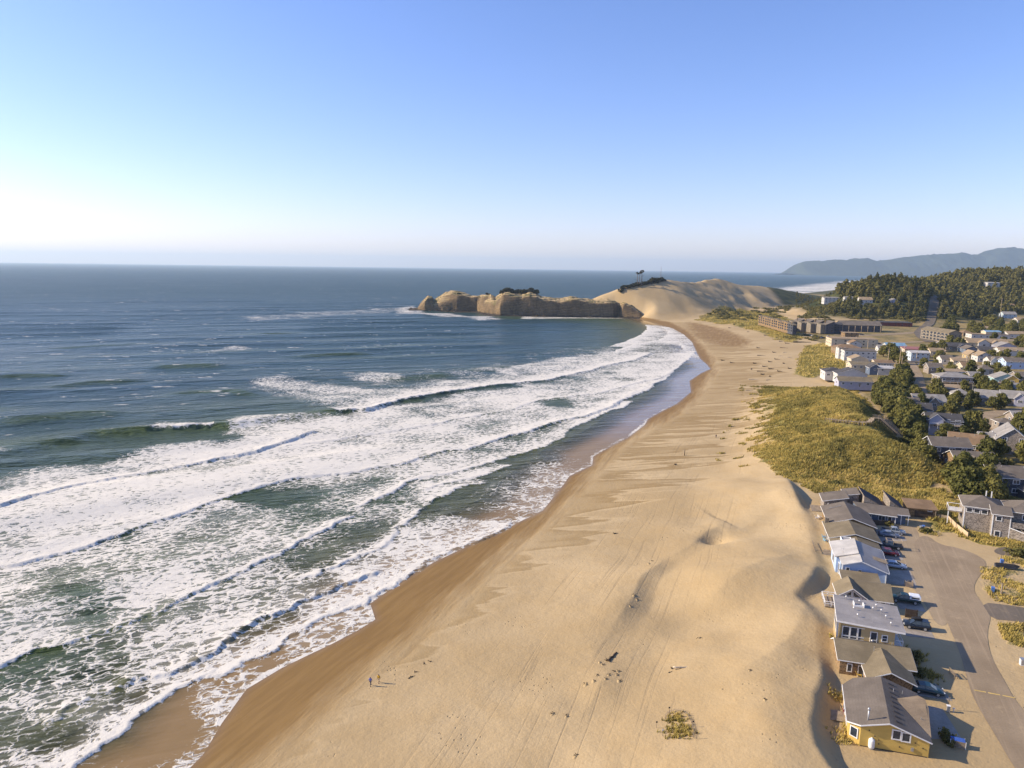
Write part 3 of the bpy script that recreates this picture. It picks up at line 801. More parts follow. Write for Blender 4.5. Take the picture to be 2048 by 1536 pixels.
def build_headland():
    front = [(834, 621.5), (848, 622.6), (870, 622.8), (905, 623.3), (935, 623.8), (953, 624.2), (966, 627.5), (1000, 632.2), (1060, 633.2), (1120, 634), (1180, 634.8), (1225, 635.4), (1236, 634.4), (1244, 635.8), (1270, 636.6), (1298, 637.4)]
    F_ = np.array([PD(x, y, 0)[:2] * 0 + P(x, y, 0)[:2] for x, y in front])
    back = np.array([(230, 1100), (150, 1150), (60, 1165), (-20, 1190), (-90, 1240), (-150, 1260), (-175, 1225)])
    poly = np.vstack([F_, back])
    # cliff-top line in the photograph, read at the cliff edge
    tp = [(836, 619), (846, 607), (857, 596), (865, 597), (869, 603), (878, 598), (893, 590), (905, 587), (918, 588), (945, 593), (965, 592), (982, 593), (992, 600), (1001, 594), (1010, 587), (1025, 590), (1045, 594), (1060, 589), (1073, 592), (1085, 598), (1105, 600), (1120, 602), (1145, 598), (1165, 601), (1190, 605), (1215, 604), (1232, 607), (1240, 611), (1247, 607), (1262, 612), (1276, 619), (1286, 627), (1294, 634)]
    step = .85
    xs = np.arange(-185, 240, step); ys = np.arange(1010, 1275, step)
    Xg, Yg = np.meshgrid(xs, ys)
    X = Xg.ravel(); Y = Yg.ravel()
    sd = poly_sd(X, Y, poly)
    px = 1024 + FPX * (X * _R[0] + Y * _R[1]) / (X * _F[0] + Y * _F[1] + (10 - CAM_H) * _F[2])
    lft = sstep(1040, 960, px)
    sd = sd + (1.2 + 2.2 * lft) * (fbm(X * .06, Y * .06, 201, 4) - .5) + (1.6 + 3.2 * lft) * (fbm(X * .022, Y * .022, 203, 2) - .5)
    px = 1024 + FPX * (X * _R[0] + Y * _R[1]) / (X * _F[0] + Y * _F[1] + (10 - CAM_H) * _F[2])
    topy = np.interp(px, [p[0] for p in tp], [p[1] for p in tp])
    dep = np.interp(px, [833, 955, 1000, 1290], [1155, 1150, 1076, 1055])
    hor = 535.5 + (px - 1024) * 21 / 1600
    ztop = CAM_H - (topy - hor) / FPX * dep * 1.005
    u = np.clip(sd / (2.5 + 13 * lft * sstep(.50, .66, fbm(X * .024, Y * .024, 213, 2))), 0, 1)
    cliff = np.where(sd > 0, u ** .28, 0)
    dome = 1 + .10 * sstep(0, 30, sd) - .5 * sstep(45, 95, sd)
    Z = ztop * cliff * dome
    # ribs and gullies in the faces, terraces in the beds
    ribs = (fbm(X * .09, Y * .05, 205, 4) - .5)
    Z = Z + ribs * 3.0 * u * (1 - u) * 2 + (fbm(X * .10, Y * .10, 207, 4) - .5) * 4.0 * u + (fbm(X * .035, Y * .035, 215, 3) - .5) * 7.0 * u * sstep(2, 12, sd)
    Z = Z + np.clip(sd / 6, -1, 0) * 3
    tz = Z / 2.7 + 1.2 * (fbm(X * .05, Y * .05, 217, 3) - .5)
    Z = np.where(sd > 0, .45 * Z + .55 * (np.floor(tz) + sstep(.55, .95, tz - np.floor(tz))) * 2.7, Z)
    # rock shelf at the foot
    shelf = sstep(-16, -2, sd + 8 * (fbm(X * .08, Y * .08, 209, 3) - .5)) * sstep(1.5, 0, sd)
    Z = np.maximum(Z, -2.5 + shelf * (2.2 + 3.0 * fbm(X * .2, Y * .2, 211, 3)))
    HG['xs'] = xs; HG['ys'] = ys; HG['Z'] = Z.reshape(len(ys), len(xs))
    nx, ny = len(xs), len(ys)
    i = np.arange(ny - 1)[:, None] * nx + np.arange(nx - 1)[None, :]
    F = np.stack([i, i + 1, i + 1 + nx, i + nx], -1).reshape(-1, 4)
    F = F[(Z[F] > -1.5).any(1)]
    V, F, _ = compact(np.stack([X, Y, Z], 1), F, {})
    me = np_mesh('headland', V, F, smooth=False); me.materials.append(make_rock())
    o = link(bpy.data.objects.new('headland', me)); tag(o, kind='structure')
    return o

def build_mountains():
    prof = [(1560, 546), (1583, 544), (1588, 534), (1593, 527.5), (1600, 525), (1625, 522.5), (1645, 521), (1668, 519), (1690, 520), (1710, 517), (1733, 515), (1752, 521), (1762, 521), (1790, 515), (1820, 512), (1850, 509), (1880, 507), (1905, 505), (1938, 508), (1952, 508), (1968, 500), (1985, 496), (2005, 495), (2022, 496), (2048, 502), (2090, 498), (2180, 505), (2300, 515), (2500, 530)]
    D = 14500.0
    us = np.linspace(1570, 2480, 700)
    rows = np.linspace(-1, 1, 41)
    V = []
    base = np.array([PD(u, 545, D) for u in us])
    yy = np.interp(us, [p[0] for p in prof], [p[1] for p in prof])
    top = np.array([PD(u, y, D)[2] for u, y in zip(us, yy)])
    top = np.maximum(top, 0)
    X = base[:, 0][None, :] + rows[:, None] * 0; 
    Yb = base[:, 1][None, :] + rows[:, None] * 900
    h = top[None, :] * (1 - np.abs(rows[:, None]) ** 1.4)
    front = np.clip((rows[:, None] + 1) / .35, 0, 1)
    nz = fbm(X * .0022, Yb * .0022, 301, 5)
    h = h * (.78 + .44 * nz) * np.where(np.abs(rows[:, None]) < .06, 1 / (.78 + .44 * nz), 1)
    h = h + (fbm(X * .012, Yb * .012, 305, 2) - .5) * 26 * np.clip(top[None, :] / 200, 0, 1)
    Z = h - 12
    nr, na = X.shape
    i = np.arange(nr - 1)[:, None] * na + np.arange(na - 1)[None, :]
    F = np.stack([i, i + 1, i + 1 + na, i + na], -1).reshape(-1, 4)
    me = np_mesh('mountains', np.stack([X.ravel(), Yb.ravel(), Z.ravel()], 1), F)
    me.materials.append(plain('far_forest', (.045, .055, .035), .95, .3, .002, .1))
    o = link(bpy.data.objects.new('mountains', me)); tag(o, kind='structure')

# ------------------------------------------------------------------ light, air, camera
def build_light():
    w = bpy.data.worlds.new('World'); scene.world = w; w.use_nodes = True
    nt = w.node_tree; nt.nodes.clear()
    out = nt.nodes.new('ShaderNodeOutputWorld'); bg = nt.nodes.new('ShaderNodeBackground'); sky = nt.nodes.new('ShaderNodeTexSky')
    sky.sky_type = 'NISHITA'; sky.sun_disc = False; sky.sun_elevation = SUN_EL; sky.sun_rotation = math.radians(270) + SUN_AZ
    sky.altitude = 70; sky.air_density = 1.0; sky.dust_density = .35; sky.ozone_density = 4.0
    bg.inputs[1].default_value = SKY_K
    hs = nt.nodes.new('ShaderNodeHueSaturation'); hs.inputs['Saturation'].default_value = 1.12
    tn = nt.nodes.new('ShaderNodeMix'); tn.data_type = 'RGBA'; tn.blend_type = 'MULTIPLY'; tn.inputs[0].default_value = 1; tn.inputs[7].default_value = SKY_T
    nt.links.new(sky.outputs[0], hs.inputs['Color']); nt.links.new(hs.outputs[0], tn.inputs[6]); nt.links.new(tn.outputs[2], bg.inputs[0]); nt.links.new(bg.outputs[0], out.inputs[0])
    l = bpy.data.lights.new('sun', 'SUN'); l.energy = SUN_K; l.angle = math.radians(.55); l.color = (1.0, .875, .69)
    o = link(bpy.data.objects.new('sun', l)); o.rotation_euler = Vector((-SUN[0], -SUN[1], -SUN[2])).to_track_quat('-Z', 'Y').to_euler()
    o.location = (-300, 0, 300)
    # air
    m = bpy.data.materials.new('sea_air'); m.use_nodes = True; t = m.node_tree; t.nodes.clear()
    mo = t.nodes.new('ShaderNodeOutputMaterial'); v = t.nodes.new('ShaderNodeVolumePrincipled')
    v.inputs['Color'].default_value = HAZE_C; v.inputs['Density'].default_value = HAZE_D; v.inputs['Anisotropy'].default_value = .2
    t.links.new(v.outputs[0], mo.inputs['Volume'])
    b = MB().box(-46000, 46000, -3000, 46000, -14, 640)
    o = b.build('haze', m); tag(o, kind='stuff')
    c = bpy.data.cameras.new('camera'); co = link(bpy.data.objects.new('camera', c))
    c.sensor_width = 36; c.sensor_fit = 'HORIZONTAL'; c.lens = FPX / 2048 * 36; c.clip_start = 1; c.clip_end = 90000
    M = Matrix(((_R[0], _U[0], -_F[0], 0), (_R[1], _U[1], -_F[1], 0), (_R[2], _U[2], -_F[2], CAM_H), (0, 0, 0, 1)))
    co.matrix_world = M
    scene.camera = co
    vs = scene.view_settings; vs.view_transform = 'Standard'; vs.look = 'None'; vs.exposure = EXPO; vs.gamma = 1; vs.use_curve_mapping = False
    scene.cycles.max_bounces = 4; scene.cycles.diffuse_bounces = 2; scene.cycles.glossy_bounces = 2; scene.cycles.transmission_bounces = 2; scene.cycles.volume_bounces = 0; scene.cycles.transparent_max_bounces = 4
    scene.cycles.caustics_reflective = False; scene.cycles.caustics_refractive = False
    scene.cycles.use_denoising = True

SKY_K, SUN_K, EXPO = .13, 5.0, .60
SKY_T = (1.20, .965, 1.13, 1)
HAZE_C, HAZE_D = (.70, .88, 1.0, 1), 4.6e-5

# ------------------------------------------------------------------ building materials
WHITE = plain('white_trim', (.74, .72, .68), .6, .06)
GLASS = plain('window_glass', (.035, .045, .06), .12, .3, .8, .6)
def shingle_mat(name, col, var=.3):
    t = NT(name); v = t.obj()
    sx = t.n('SeparateXYZ'); t.set(sx.inputs[0], v)
    row = t.math('FLOOR', t.math('MULTIPLY', sx.outputs[2], 4.5))
    u = t.math('ADD', t.math('MULTIPLY', t.math('ADD', sx.outputs[0], sx.outputs[1]), 5.0), t.math('MULTIPLY', row, 3.37))
    cb = t.n('CombineXYZ'); t.set(cb.inputs[0], t.math('FLOOR', u)); t.set(cb.inputs[1], row)
    wn = t.n('TexWhiteNoise', noise_dimensions='2D'); t.set(wn.inputs['Vector'], cb.outputs[0])
    a = t.noise(v, .35, 4, .6)
    f = t.math('ADD', t.math('MULTIPLY', wn.outputs['Value'], .55), t.math('MULTIPLY', a, .6))
    c = t.mix(t.sstep(.25, .85, f), tuple(x * (1 - var * 1.5) for x in col), tuple(x * (1 + var) for x in col))
    line = t.sstep(.80, .95, t.math('FRACT', t.math('MULTIPLY', sx.outputs[2], 4.5)))
    c = t.mix(t.math('MULTIPLY', line, .45), c, tuple(x * .45 for x in col))
    return t.done(t.bsdf(c, .9, None, .15))
def siding_mat(name, col):
    t = NT(name); v = t.obj(); sx = t.n('SeparateXYZ'); t.set(sx.inputs[0], v)
    a = t.noise(v, .5, 4, .6); b = t.noise(t.vec(v, (.6, .6, 2.5)), 1.0, 3, .6)
    c = t.mix(t.sstep(.3, .7, t.math('ADD', t.math('MULTIPLY', a, .6), t.math('MULTIPLY', b, .4))), tuple(x * .86 for x in col), tuple(min(1, x * 1.06) for x in col))
    line = t.sstep(.86, .97, t.math('FRACT', t.math('MULTIPLY', sx.outputs[2], 5.0)))
    c = t.mix(t.math('MULTIPLY', line, .28), c, tuple(x * .5 for x in col))
    return t.done(t.bsdf(c, .75, None, .25))
def roof_mat(name, col, seam=False):
    t = NT(name); v = t.obj(); sx = t.n('SeparateXYZ'); t.set(sx.inputs[0], v)
    a = t.noise(v, .28, 4, .65); b = t.noise(v, 6.0, 2, .7)
    c = t.mix(t.sstep(.3, .72, a), tuple(x * .78 for x in col), tuple(min(1, x * 1.15) for x in col))
    c = t.mix(t.math('MULTIPLY', t.sstep(.4, .7, b), .30), c, tuple(x * .55 for x in col))
    if seam:
        line = t.sstep(.90, .97, t.math('FRACT', t.math('MULTIPLY', sx.outputs[1], 2.2)))
        c = t.mix(t.math('MULTIPLY', line, .25), c, tuple(x * .55 for x in col))
        return t.done(t.bsdf(c, .55, None, .3))
    line = t.sstep(.82, .96, t.math('FRACT', t.math('MULTIPLY', sx.outputs[2], 9.0)))
    c = t.mix(t.math('MULTIPLY', line, .25), c, tuple(x * .5 for x in col))
    return t.done(t.bsdf(c, .92, t.bump(b, .03), .12))
MAT = dict(
    yellow=siding_mat('yellow_siding', (.60, .405, .105)), tan=siding_mat('tan_siding', (.45, .335, .165)), blue=siding_mat('pale_blue_siding', (.40, .50, .66)),
    white=siding_mat('white_siding', (.54, .515, .47)), cream=siding_mat('cream_siding', (.55, .46, .32)), slate=siding_mat('slate_blue_siding', (.12, .15, .20)), teal=siding_mat('teal_siding', (.30, .44, .43)),
    lightblue=siding_mat('light_blue_siding', (.45, .52, .555)), red=siding_mat('dark_red_siding', (.16, .04, .035)), lavender=siding_mat('grey_lavender_siding', (.42, .41, .47)),
    grey=shingle_mat('grey_shingle', (.28, .235, .19)), brown=shingle_mat('brown_shingle', (.25, .165, .085)), dark=shingle_mat('dark_shingle', (.085, .085, .095)), taupe=shingle_mat('taupe_shingle', (.24, .20, .15)),
    r_grey=roof_mat('grey_asphalt_roof', (.175, .145, .115)), r_taupe=roof_mat('taupe_asphalt_roof', (.215, .172, .108)), r_brown=roof_mat('brown_shingle_roof', (.25, .165, .095)), r_dark=roof_mat('dark_asphalt_roof', (.085, .08, .08)),
    r_metal=roof_mat('pale_metal_roof', (.50, .465, .41), True), r_flat=roof_mat('grey_membrane_roof', (.33, .295, .26), True), r_blue=roof_mat('blue_metal_roof', (.20, .33, .43), True), r_tan=roof_mat('tan_shingle_roof', (.34, .25, .155)),
    r_red=roof_mat('red_metal_roof', (.34, .13, .10), True), r_light=roof_mat('light_grey_roof', (.30, .275, .245)))
WOOD = plain('weathered_wood', (.30, .235, .165), .85, .25, 1.2, .2, 0, 0, (3.0, 'X', .35))
DARKWOOD = plain('dark_wood', (.085, .06, .042), .85, .25, 1.5, .2)
PALEWOOD = plain('pale_boards', (.56, .42, .26), .85, .15, 1.2, .2, 0, 0, (3.0, 'X', .3))
CONC = plain('concrete', (.33, .285, .235), .9, .15, .4, .15)
METAL = plain('galvanised_metal', (.42, .42, .42), .45, .12, 2, .5, 0, .6)
BLACK = plain('black_rubber', (.018, .018, .02), .8, .2, 3, .3)

FOOT = []           # house footprints (x, y, radius) that plants keep clear of

class House:
    """a building whose parts are given in a frame with x along its front, y towards its back"""
    def __init__(s, name, label, x, y, z, rz, cat='house', group=None):
        s.o = empty(name, (x, y, z), rz); tag(s.o, label, cat, group)
        s.z = z; s.x = x; s.y = y; s.rz = rz; s.n = 0
    def walls(s, fp, zb, mat, name='wall'):
        """fp: corners in order (x, y, top)"""
        m = MB(); n = len(fp)
        for i in range(n):
            a = fp[i]; b = fp[(i + 1) % n]
            m.add([(a[0], a[1], zb), (b[0], b[1], zb), (b[0], b[1], b[2]), (a[0], a[1], a[2])], [(0, 1, 2, 3)])
        m.add([(p[0], p[1], p[2]) for p in fp], [tuple(range(n))])
        return m.build(name, MAT.get(mat, mat) if isinstance(mat, str) else mat, s.o)
    def roof(s, polys, mat, th=.2, name='roof', trim=True):
        m = MB()
        for p in polys: m.slab(p, th)
        r = m.build(name, MAT[mat], s.o)
        return r
    def fascia(s, segs, w=.07, h=.17, mat=None):
        m = MB()
        for a, b in segs: m.bar(a, b, w, h)
        return m.build('fascia', mat or WHITE, s.o)
    def win(s, c, nrm, w, h, bars=(0, 0), frame=True, name='window', mat=None, t=.12):
        c = np.array(c, float); n = np.array([nrm[0], nrm[1], 0.0]); n /= np.linalg.norm(n)
        r = np.array([-n[1], n[0], 0.0]); up = np.array([0, 0, 1.0])
        p = MB().obox(c + n * .03, r, n, up, w / 2, .05, h / 2).build(name, mat or GLASS, s.o)
        if frame:
            f = MB()
            for sg in (-1, 1):
                f.obox(c + n * .05 + r * sg * (w / 2 + t / 2 - .01), r, n, up, t / 2, .07, h / 2 + t)
                f.obox(c + n * .05 + up * sg * (h / 2 + t / 2 - .01), r, n, up, w / 2 - .011, .07, t / 2)
            for k in range(bars[0]): f.obox(c + n * .05 + r * w * ((k + 1) / (bars[0] + 1) - .5), r, n, up, .035, .05, h / 2 - .011)
            for k in range(bars[1]): f.obox(c + n * .045 + up * h * ((k + 1) / (bars[1] + 1) - .5), r, n, up, w / 2 - .011, .045, .035)
            f.build('frame', WHITE, p)
        return p
    def box(s, name, b, mat): return MB().box(*b).build(name, mat, s.o)
    def block(s, x0, x1, y0, y1, zb, ze, rise, kind, axis, wall, roof, ov=.45, fas=True, ze2=None, frac=.5, wname='wall', hipin=None):
        """gable / hip / shed / flat volume; axis is the direction of the ridge"""
        sw = axis == 'x'
        def T(u, v, z): return (v, u, z) if sw else (u, v, z)
        if sw: u0, u1, v0, v1 = y0, y1, x0, x1
        else: u0, u1, v0, v1 = x0, x1, y0, y1
        um = u0 + (u1 - u0) * frac; zr = ze + rise; za = ze; zc = ze if ze2 is None else ze2
        O = ov; segs = []
        def rev(p): return list(reversed(p)) if sw else p
        if kind == 'gable':
            fp = [(u0, v0, za), (um, v0, zr), (u1, v0, zc), (u1, v1, zc), (um, v1, zr), (u0, v1, za)]
            ka = (zr - za) / (um - u0); kc = (zr - zc) / (u1 - um)
            L = [(um, v0 - O, zr + .2), (um, v1 + O, zr + .2), (u0 - O, v1 + O, za - ka * O + .2), (u0 - O, v0 - O, za - ka * O + .2)]
            Rr = [(u1 + O, v0 - O, zc - kc * O + .2), (u1 + O, v1 + O, zc - kc * O + .2), (um, v1 + O, zr + .2), (um, v0 - O, zr + .2)]
            polys = [L, Rr]
            segs = [(L[3], L[0]), (Rr[0], L[0]), (L[2], L[1]), (Rr[1], L[1]), (L[2], L[3]), (Rr[0], Rr[1])]
        elif kind == 'hip':
            k = hipin if hipin is not None else (u1 - u0) / 2
            k = min(k, (v1 - v0) / 2 - .05)
            fp = [(u0, v0, za), (u1, v0, za), (u1, v1, za), (u0, v1, za)]
            A, B, Cc, D = (u0 - O, v0 - O, za + .1), (u1 + O, v0 - O, za + .1), (u1 + O, v1 + O, za + .1), (u0 - O, v1 + O, za + .1)
            r0 = (um, v0 + k, zr + .2); r1 = (um, v1 - k, zr + .2)
            polys = [[A, B, r0], [B, Cc, r1, r0], [Cc, D, r1], [D, A, r0, r1]]
            segs = [(A, B), (B, Cc), (Cc, D), (D, A)]
        elif kind == 'shed':
            fp = [(u0, v0, za), (u1, v0, zr), (u1, v1, zr), (u0, v1, za)]
            k = (zr - za) / (u1 - u0)
            Lp = [(u0 - O, v0 - O, za - k * O + .2), (u1 + O, v0 - O, zr + k * O + .2), (u1 + O, v1 + O, zr + k * O + .2), (u0 - O, v1 + O, za - k * O + .2)]
            polys = [Lp]; segs = [(Lp[i], Lp[(i + 1) % 4]) for i in range(4)]
        else:
            fp = [(u0, v0, za), (u1, v0, za), (u1, v1, za), (u0, v1, za)]
            Lp = [(u0 - O, v0 - O, za + .22), (u1 + O, v0 - O, za + .22), (u1 + O, v1 + O, za + .22), (u0 - O, v1 + O, za + .22)]
            polys = [Lp]; segs = [(Lp[i], Lp[(i + 1) % 4]) for i in range(4)]
        fpt = [T(*p) for p in fp]
        if sw: fpt = fpt[::-1]
        s.walls([(p[0], p[1], p[2] - .02) for p in fpt], zb, wall, wname)
        s.roof([rev([T(*q) for q in p]) for p in polys], roof)
        if fas:
            segs = [((*T(*a)[:2], T(*a)[2] - .12), (*T(*b)[:2], T(*b)[2] - .12)) for a, b in segs]
            s.fascia(segs)

def reg(x, y, r): FOOT.append((x, y, r))

def row_house(name, label, a, b, z, cat='house', dr=0.0):
    x, y = row_xy(a, b)
    return House(name, label, x, y, z, -ROW_A + dr, cat)

# ------------------------------------------------------------------ the near row of beach houses
def yellow_house():
    h = row_house('beach_house', 'yellow house with grey roof and tall flue pipe, nearest of the beach row', 0, 0, 5.45)
    z = lambda v: v - 5.45
    rz = 9.75
    def roofz(x, y):
        xr = 3.55 + y * .10
        return rz - (.27 * (xr - x) if x < xr else .345 * (x - xr))
    fp = [(-.02, 0), (3.55, 0), (8.75, 0), (9.55, 11.6), (4.72, 11.7), (.95, 11.9), (-.55, 10.4), (-1.35, 1.05)]
    h.walls([(x, y, z(roofz(x, y)) - .02) for x, y in fp], -.6, 'yellow')
    def pt(x, y): return (x, y, z(roofz(x, y)) + .2)
    Lp = [pt(3.51, -.38), pt(4.76, 12.15), pt(.86, 12.3), pt(-.85, 10.6), pt(-1.72, .85), pt(-.15, -.38)]
    Rp = [pt(8.95, -.38), pt(9.95, 12.0), (4.76, 12.15, pt(4.76, 12.15)[2]), (3.51, -.38, pt(3.51, -.38)[2])]
    h.roof([Lp, Rp], 'r_grey')
    # side gable towards the road
    zc = z(roofz(6.0, 7.3)) + .26
    A = (5.9, 7.3, zc); B = (10.1, 8.5, zc - .05); Cn = (10.25, 7.2, zc - .55); D = (9.15, 1.0, z(roofz(9.15, 1.0)) + .22); E = (9.95, 11.4, z(roofz(9.95, 11.4)) + .22)
    h.roof([[A, D, Cn, B], [B, E, A]], 'r_tan', .16, 'side_roof')
    h.walls([(9.1, 2.2, z(7.9)), (9.95, 7.2, zc - .75), (9.95, 8.4, zc - .3), (9.7, 10.8, z(7.7))], -.6, 'yellow', 'bay_wall')
    c = .1
    h.fascia([((-.15, -.42, Lp[5][2] - c), (3.51, -.42, Lp[0][2] - c)), ((3.51, -.42, Lp[0][2] - c), (8.95, -.42, Rp[0][2] - c)), ((-1.76, .85, Lp[4][2] - c), (-.15, -.42, Lp[5][2] - c)), ((-1.76, .85, Lp[4][2] - c), (-.89, 10.6, Lp[3][2] - c))])
    h.win((4.55, 0, 2.75), (0, -1), .95, 1.25, t=.16); h.win((5.75, 0, 2.62), (0, -1), .95, 1.2, t=.16)
    n = (-1.05, -1.33)
    h.win((-.72, .55, 1.75), n, .95, 1.35)
    h.win((-1.1, 4.0, 1.7), (-1, .08), 1.6, 1.5); h.win((-.85, 7.2, 1.7), (-1, .08), 2.2, 1.8, (1, 0))
    m = MB(); m.tube([(.95, .75, 2.9), (.95, .75, 5.35)], .10, 10); m.build('flue_pipe', METAL, h.o, True)
    MB().lathe([(.17, 5.3), (.19, 5.42), (.17, 5.62), (.05, 5.7)], 10, (.95, .75, 0)).build('flue_cap', METAL, h.o, True)
    MB().box(.62, 1.28, .45, 1.05, 3.0, 3.42).build('flue_base', CONC, h.o)
    for k in range(9):
        y = .9 + k * 1.25; x = 4.55 + y * .10
        MB().slab([(x - .1, y - .16, z(roofz(x, y)) + .36), (x + .75, y - .16, z(roofz(x + .75, y)) + .30), (x + .75, y + .16, z(roofz(x + .75, y)) + .30), (x - .1, y + .16, z(roofz(x, y)) + .36)], .09).build('roof_vent', MAT['r_dark'], h.o)
    for x, y in ((7.3, 9.6), (5.9, 9.0), (8.6, 4.2)): MB().tube([(x, y, z(roofz(x, y))), (x, y, z(roofz(x, y)) + .75)], .05, 6).build('vent_pipe', METAL, h.o)
    h.box('foundation', (.1, 8.6, -.03, .0 + .03, -.62, .18), DARKWOOD)
    h.box('electric_meter', (6.5, 6.85, -.16, -.03, .7, 1.2), METAL)
    for p in ((1.0, 2.6), (1.75, 1.9), (2.3, 1.4), (2.35, .8), (6.9, 1.9), (5.0, .9), (7.9, 1.3)): MB().box(p[0], p[0] + .16, -.07, -.01, p[1], p[1] + .16).build('wall_vent', DARKWOOD, h.o)
    reg(h.x + 3, h.y + 5, 9)

def brown_house():
    h = row_house('beach_house', 'brown shingled house with taupe roof and a front gable beside the yellow house', -.4, 18, 5.45)
    x0, x1 = .5, 11.4
    h.block(x0, x1, .9, 7.4, -.6, 2.9, 1.15, 'gable', 'x', 'brown', 'r_taupe', .5, frac=.70)
    h.block(4.2, 10.4, -3.3, 3.5, -.6, 2.75, 1.35, 'gable', 'y', 'brown', 'r_taupe', .55, fas=True, wname='front_wall', frac=.47)
    h.win((2.0, .9, 1.55), (0, -1), .6, 1.25); h.win((3.75, .9, 1.15), (0, -1), .75, 1.9, name='door')
    h.win((8.6, -3.3, 1.2), (0, -1), 1.2, .7)
    m = MB().box(.8, 11.2, 5.35, 5.75, 4.12, 4.22).build('ridge_vent', MAT['r_dark'], h.o)
    for x, y in ((6.0, 3.5), (9.2, 5.9)): MB().tube([(x, y, 3.2), (x, y, 4.6)], .05, 6).build('vent_pipe', METAL, h.o)
    MB().lathe([(.22, 3.9), (.24, 4.1), (.1, 4.25)], 8, (6.3, 6.6, 0)).build('roof_turbine', METAL, h.o, True)
    reg(h.x + 5, h.y + 2, 9)

def tan_house():
    h = row_house('beach_house', 'tall tan house with flat grey roof and row of three big windows', .4, 25.3, 5.5)
    fp = [(.15, 0, 6.65), (9.0, -.35, 6.3), (9.9, 8.5, 6.3), (.95, 9.2, 6.65)]
    h.walls([(x, y, t - .02) for x, y, t in fp], -.6, 'tan')
    rp = [(-.35, -.75, 6.9), (10.35, -1.1, 6.42), (11.2, 9.2, 6.42), (.6, 10.0, 6.9)]
    h.roof([rp], 'r_flat', .25)
    h.fascia([(tuple(np.array(rp[i]) - (0, 0, .17)), tuple(np.array(rp[(i + 1) % 4]) - (0, 0, .17))) for i in range(4)], .09, .30)
    MB().poly([(-.02, -.03, -.4), (.13, -.06, -.4), (.13, -.06, 6.5), (-.3, -.5, 6.5)]).add([(-.3, -.5, 6.5), (.13, -.06, 6.5), (.75, 9.1, 6.5), (.5, 9.4, 6.5)], [(0, 1, 2, 3)]).build('corner_board', WHITE, h.o)
    h.win((.12 + .35, 4.5, 4.6), (-1, .09), 5.0, 2.2, (2, 0))
    for x in (1.35, 2.6, 3.85): h.win((x, -.06, 4.85), (0.04, -1), 1.0, 1.55, (0, 0)); h.win((x, -.06, 3.72), (0.04, -1), 1.0, .34)
    h.win((5.75, -.2, 4.65), (.04, -1), .95, 1.35); h.win((5.75, -.2, 3.63), (.04, -1), .95, .30); h.win((7.45, -.25, 4.5), (.04, -1), .75, 1.05, (0, 1))
    for x, w in ((1.45, .62), (2.2, .62), (4.15, .25), (4.95, .25), (7.75, .28)): h.win((x, -.12 - x * .015, 2.35), (.04, -1), w, .45 if w > .5 else .30, t=.09)
    h.win((8.35, -.32, 2.15), (.04, -1), .55, .45, t=.09)
    # balcony on the road side
    h.box('balcony_floor', (9.2, 10.5, .1, 8.4, 3.0, 3.2), WHITE)
    m = MB()
    for y in (.15, 4.2, 8.3): m.bar((10.45, y, 3.2), (10.45, y, 4.25), .09)
    m.bar((10.45, .1, 4.25), (10.45, 8.35, 4.25), .09); m.bar((9.3, .12, 4.25), (10.45, .12, 4.25), .09); m.bar((9.3, .12, 3.75), (10.45, .12, 3.75), .05); m.bar((10.45, .1, 3.75), (10.45, 8.35, 3.75), .05)
    m.build('balcony_railing', WHITE, h.o)
    h.win((9.35, 2.2, 4.3), (1, -.1), 1.8, 1.8)
    h.box('post', (10.2, 10.38, .2, .38, -.5, 3.0), WHITE)
    rf = lambda x: 6.92 - .045 * (x + .3)
    for x, y in ((2.6, 8.9), (3.2, 4.6), (4.7, 8.0), (7.4, 7.4), (6.6, 5.9), (7.9, 5.6), (3.4, 2.0), (8.2, 3.4), (8.5, .9)):
        MB().lathe([(.05, 0), (.05, .35), (.14, .35), (.15, .52), (.04, .6)], 8, (x, y, rf(x))).build('roof_vent', WHITE, h.o, True)
    for x, y in ((6.8, 7.0), (7.6, 4.5), (5.6, .8)): MB().tube([(x, y, rf(x)), (x, y, rf(x) + .8)], .035, 6).build('vent_pipe', METAL, h.o)
    m = MB()
    pts = [(.7, 8.6), (1.5, 8.55), (2.3, 8.5), (3.1, 8.4), (3.9, 8.35)]
    for x, y in pts: m.bar((x, y, rf(x)), (x, y, rf(x) + .95), .04)
    for a, b in zip(pts[:-1], pts[1:]): m.bar((*a, rf(a[0]) + .95), (*b, rf(b[0]) + .95), .04); m.bar((*a, rf(a[0]) + .5), (*b, rf(b[0]) + .5), .025)
    m.build('roof_railing', METAL, h.o)
    m = MB().box(3.5, 3.62, 6.1, 7.4, 6.7, 7.3).box(5.1, 5.22, 6.0, 7.3, 6.65, 7.25).box(3.625, 5.095, 6.1, 6.2, 6.7, 7.05)
    m.build('roof_hatch', WHITE, h.o)
    reg(h.x + 5, h.y + 4, 9)

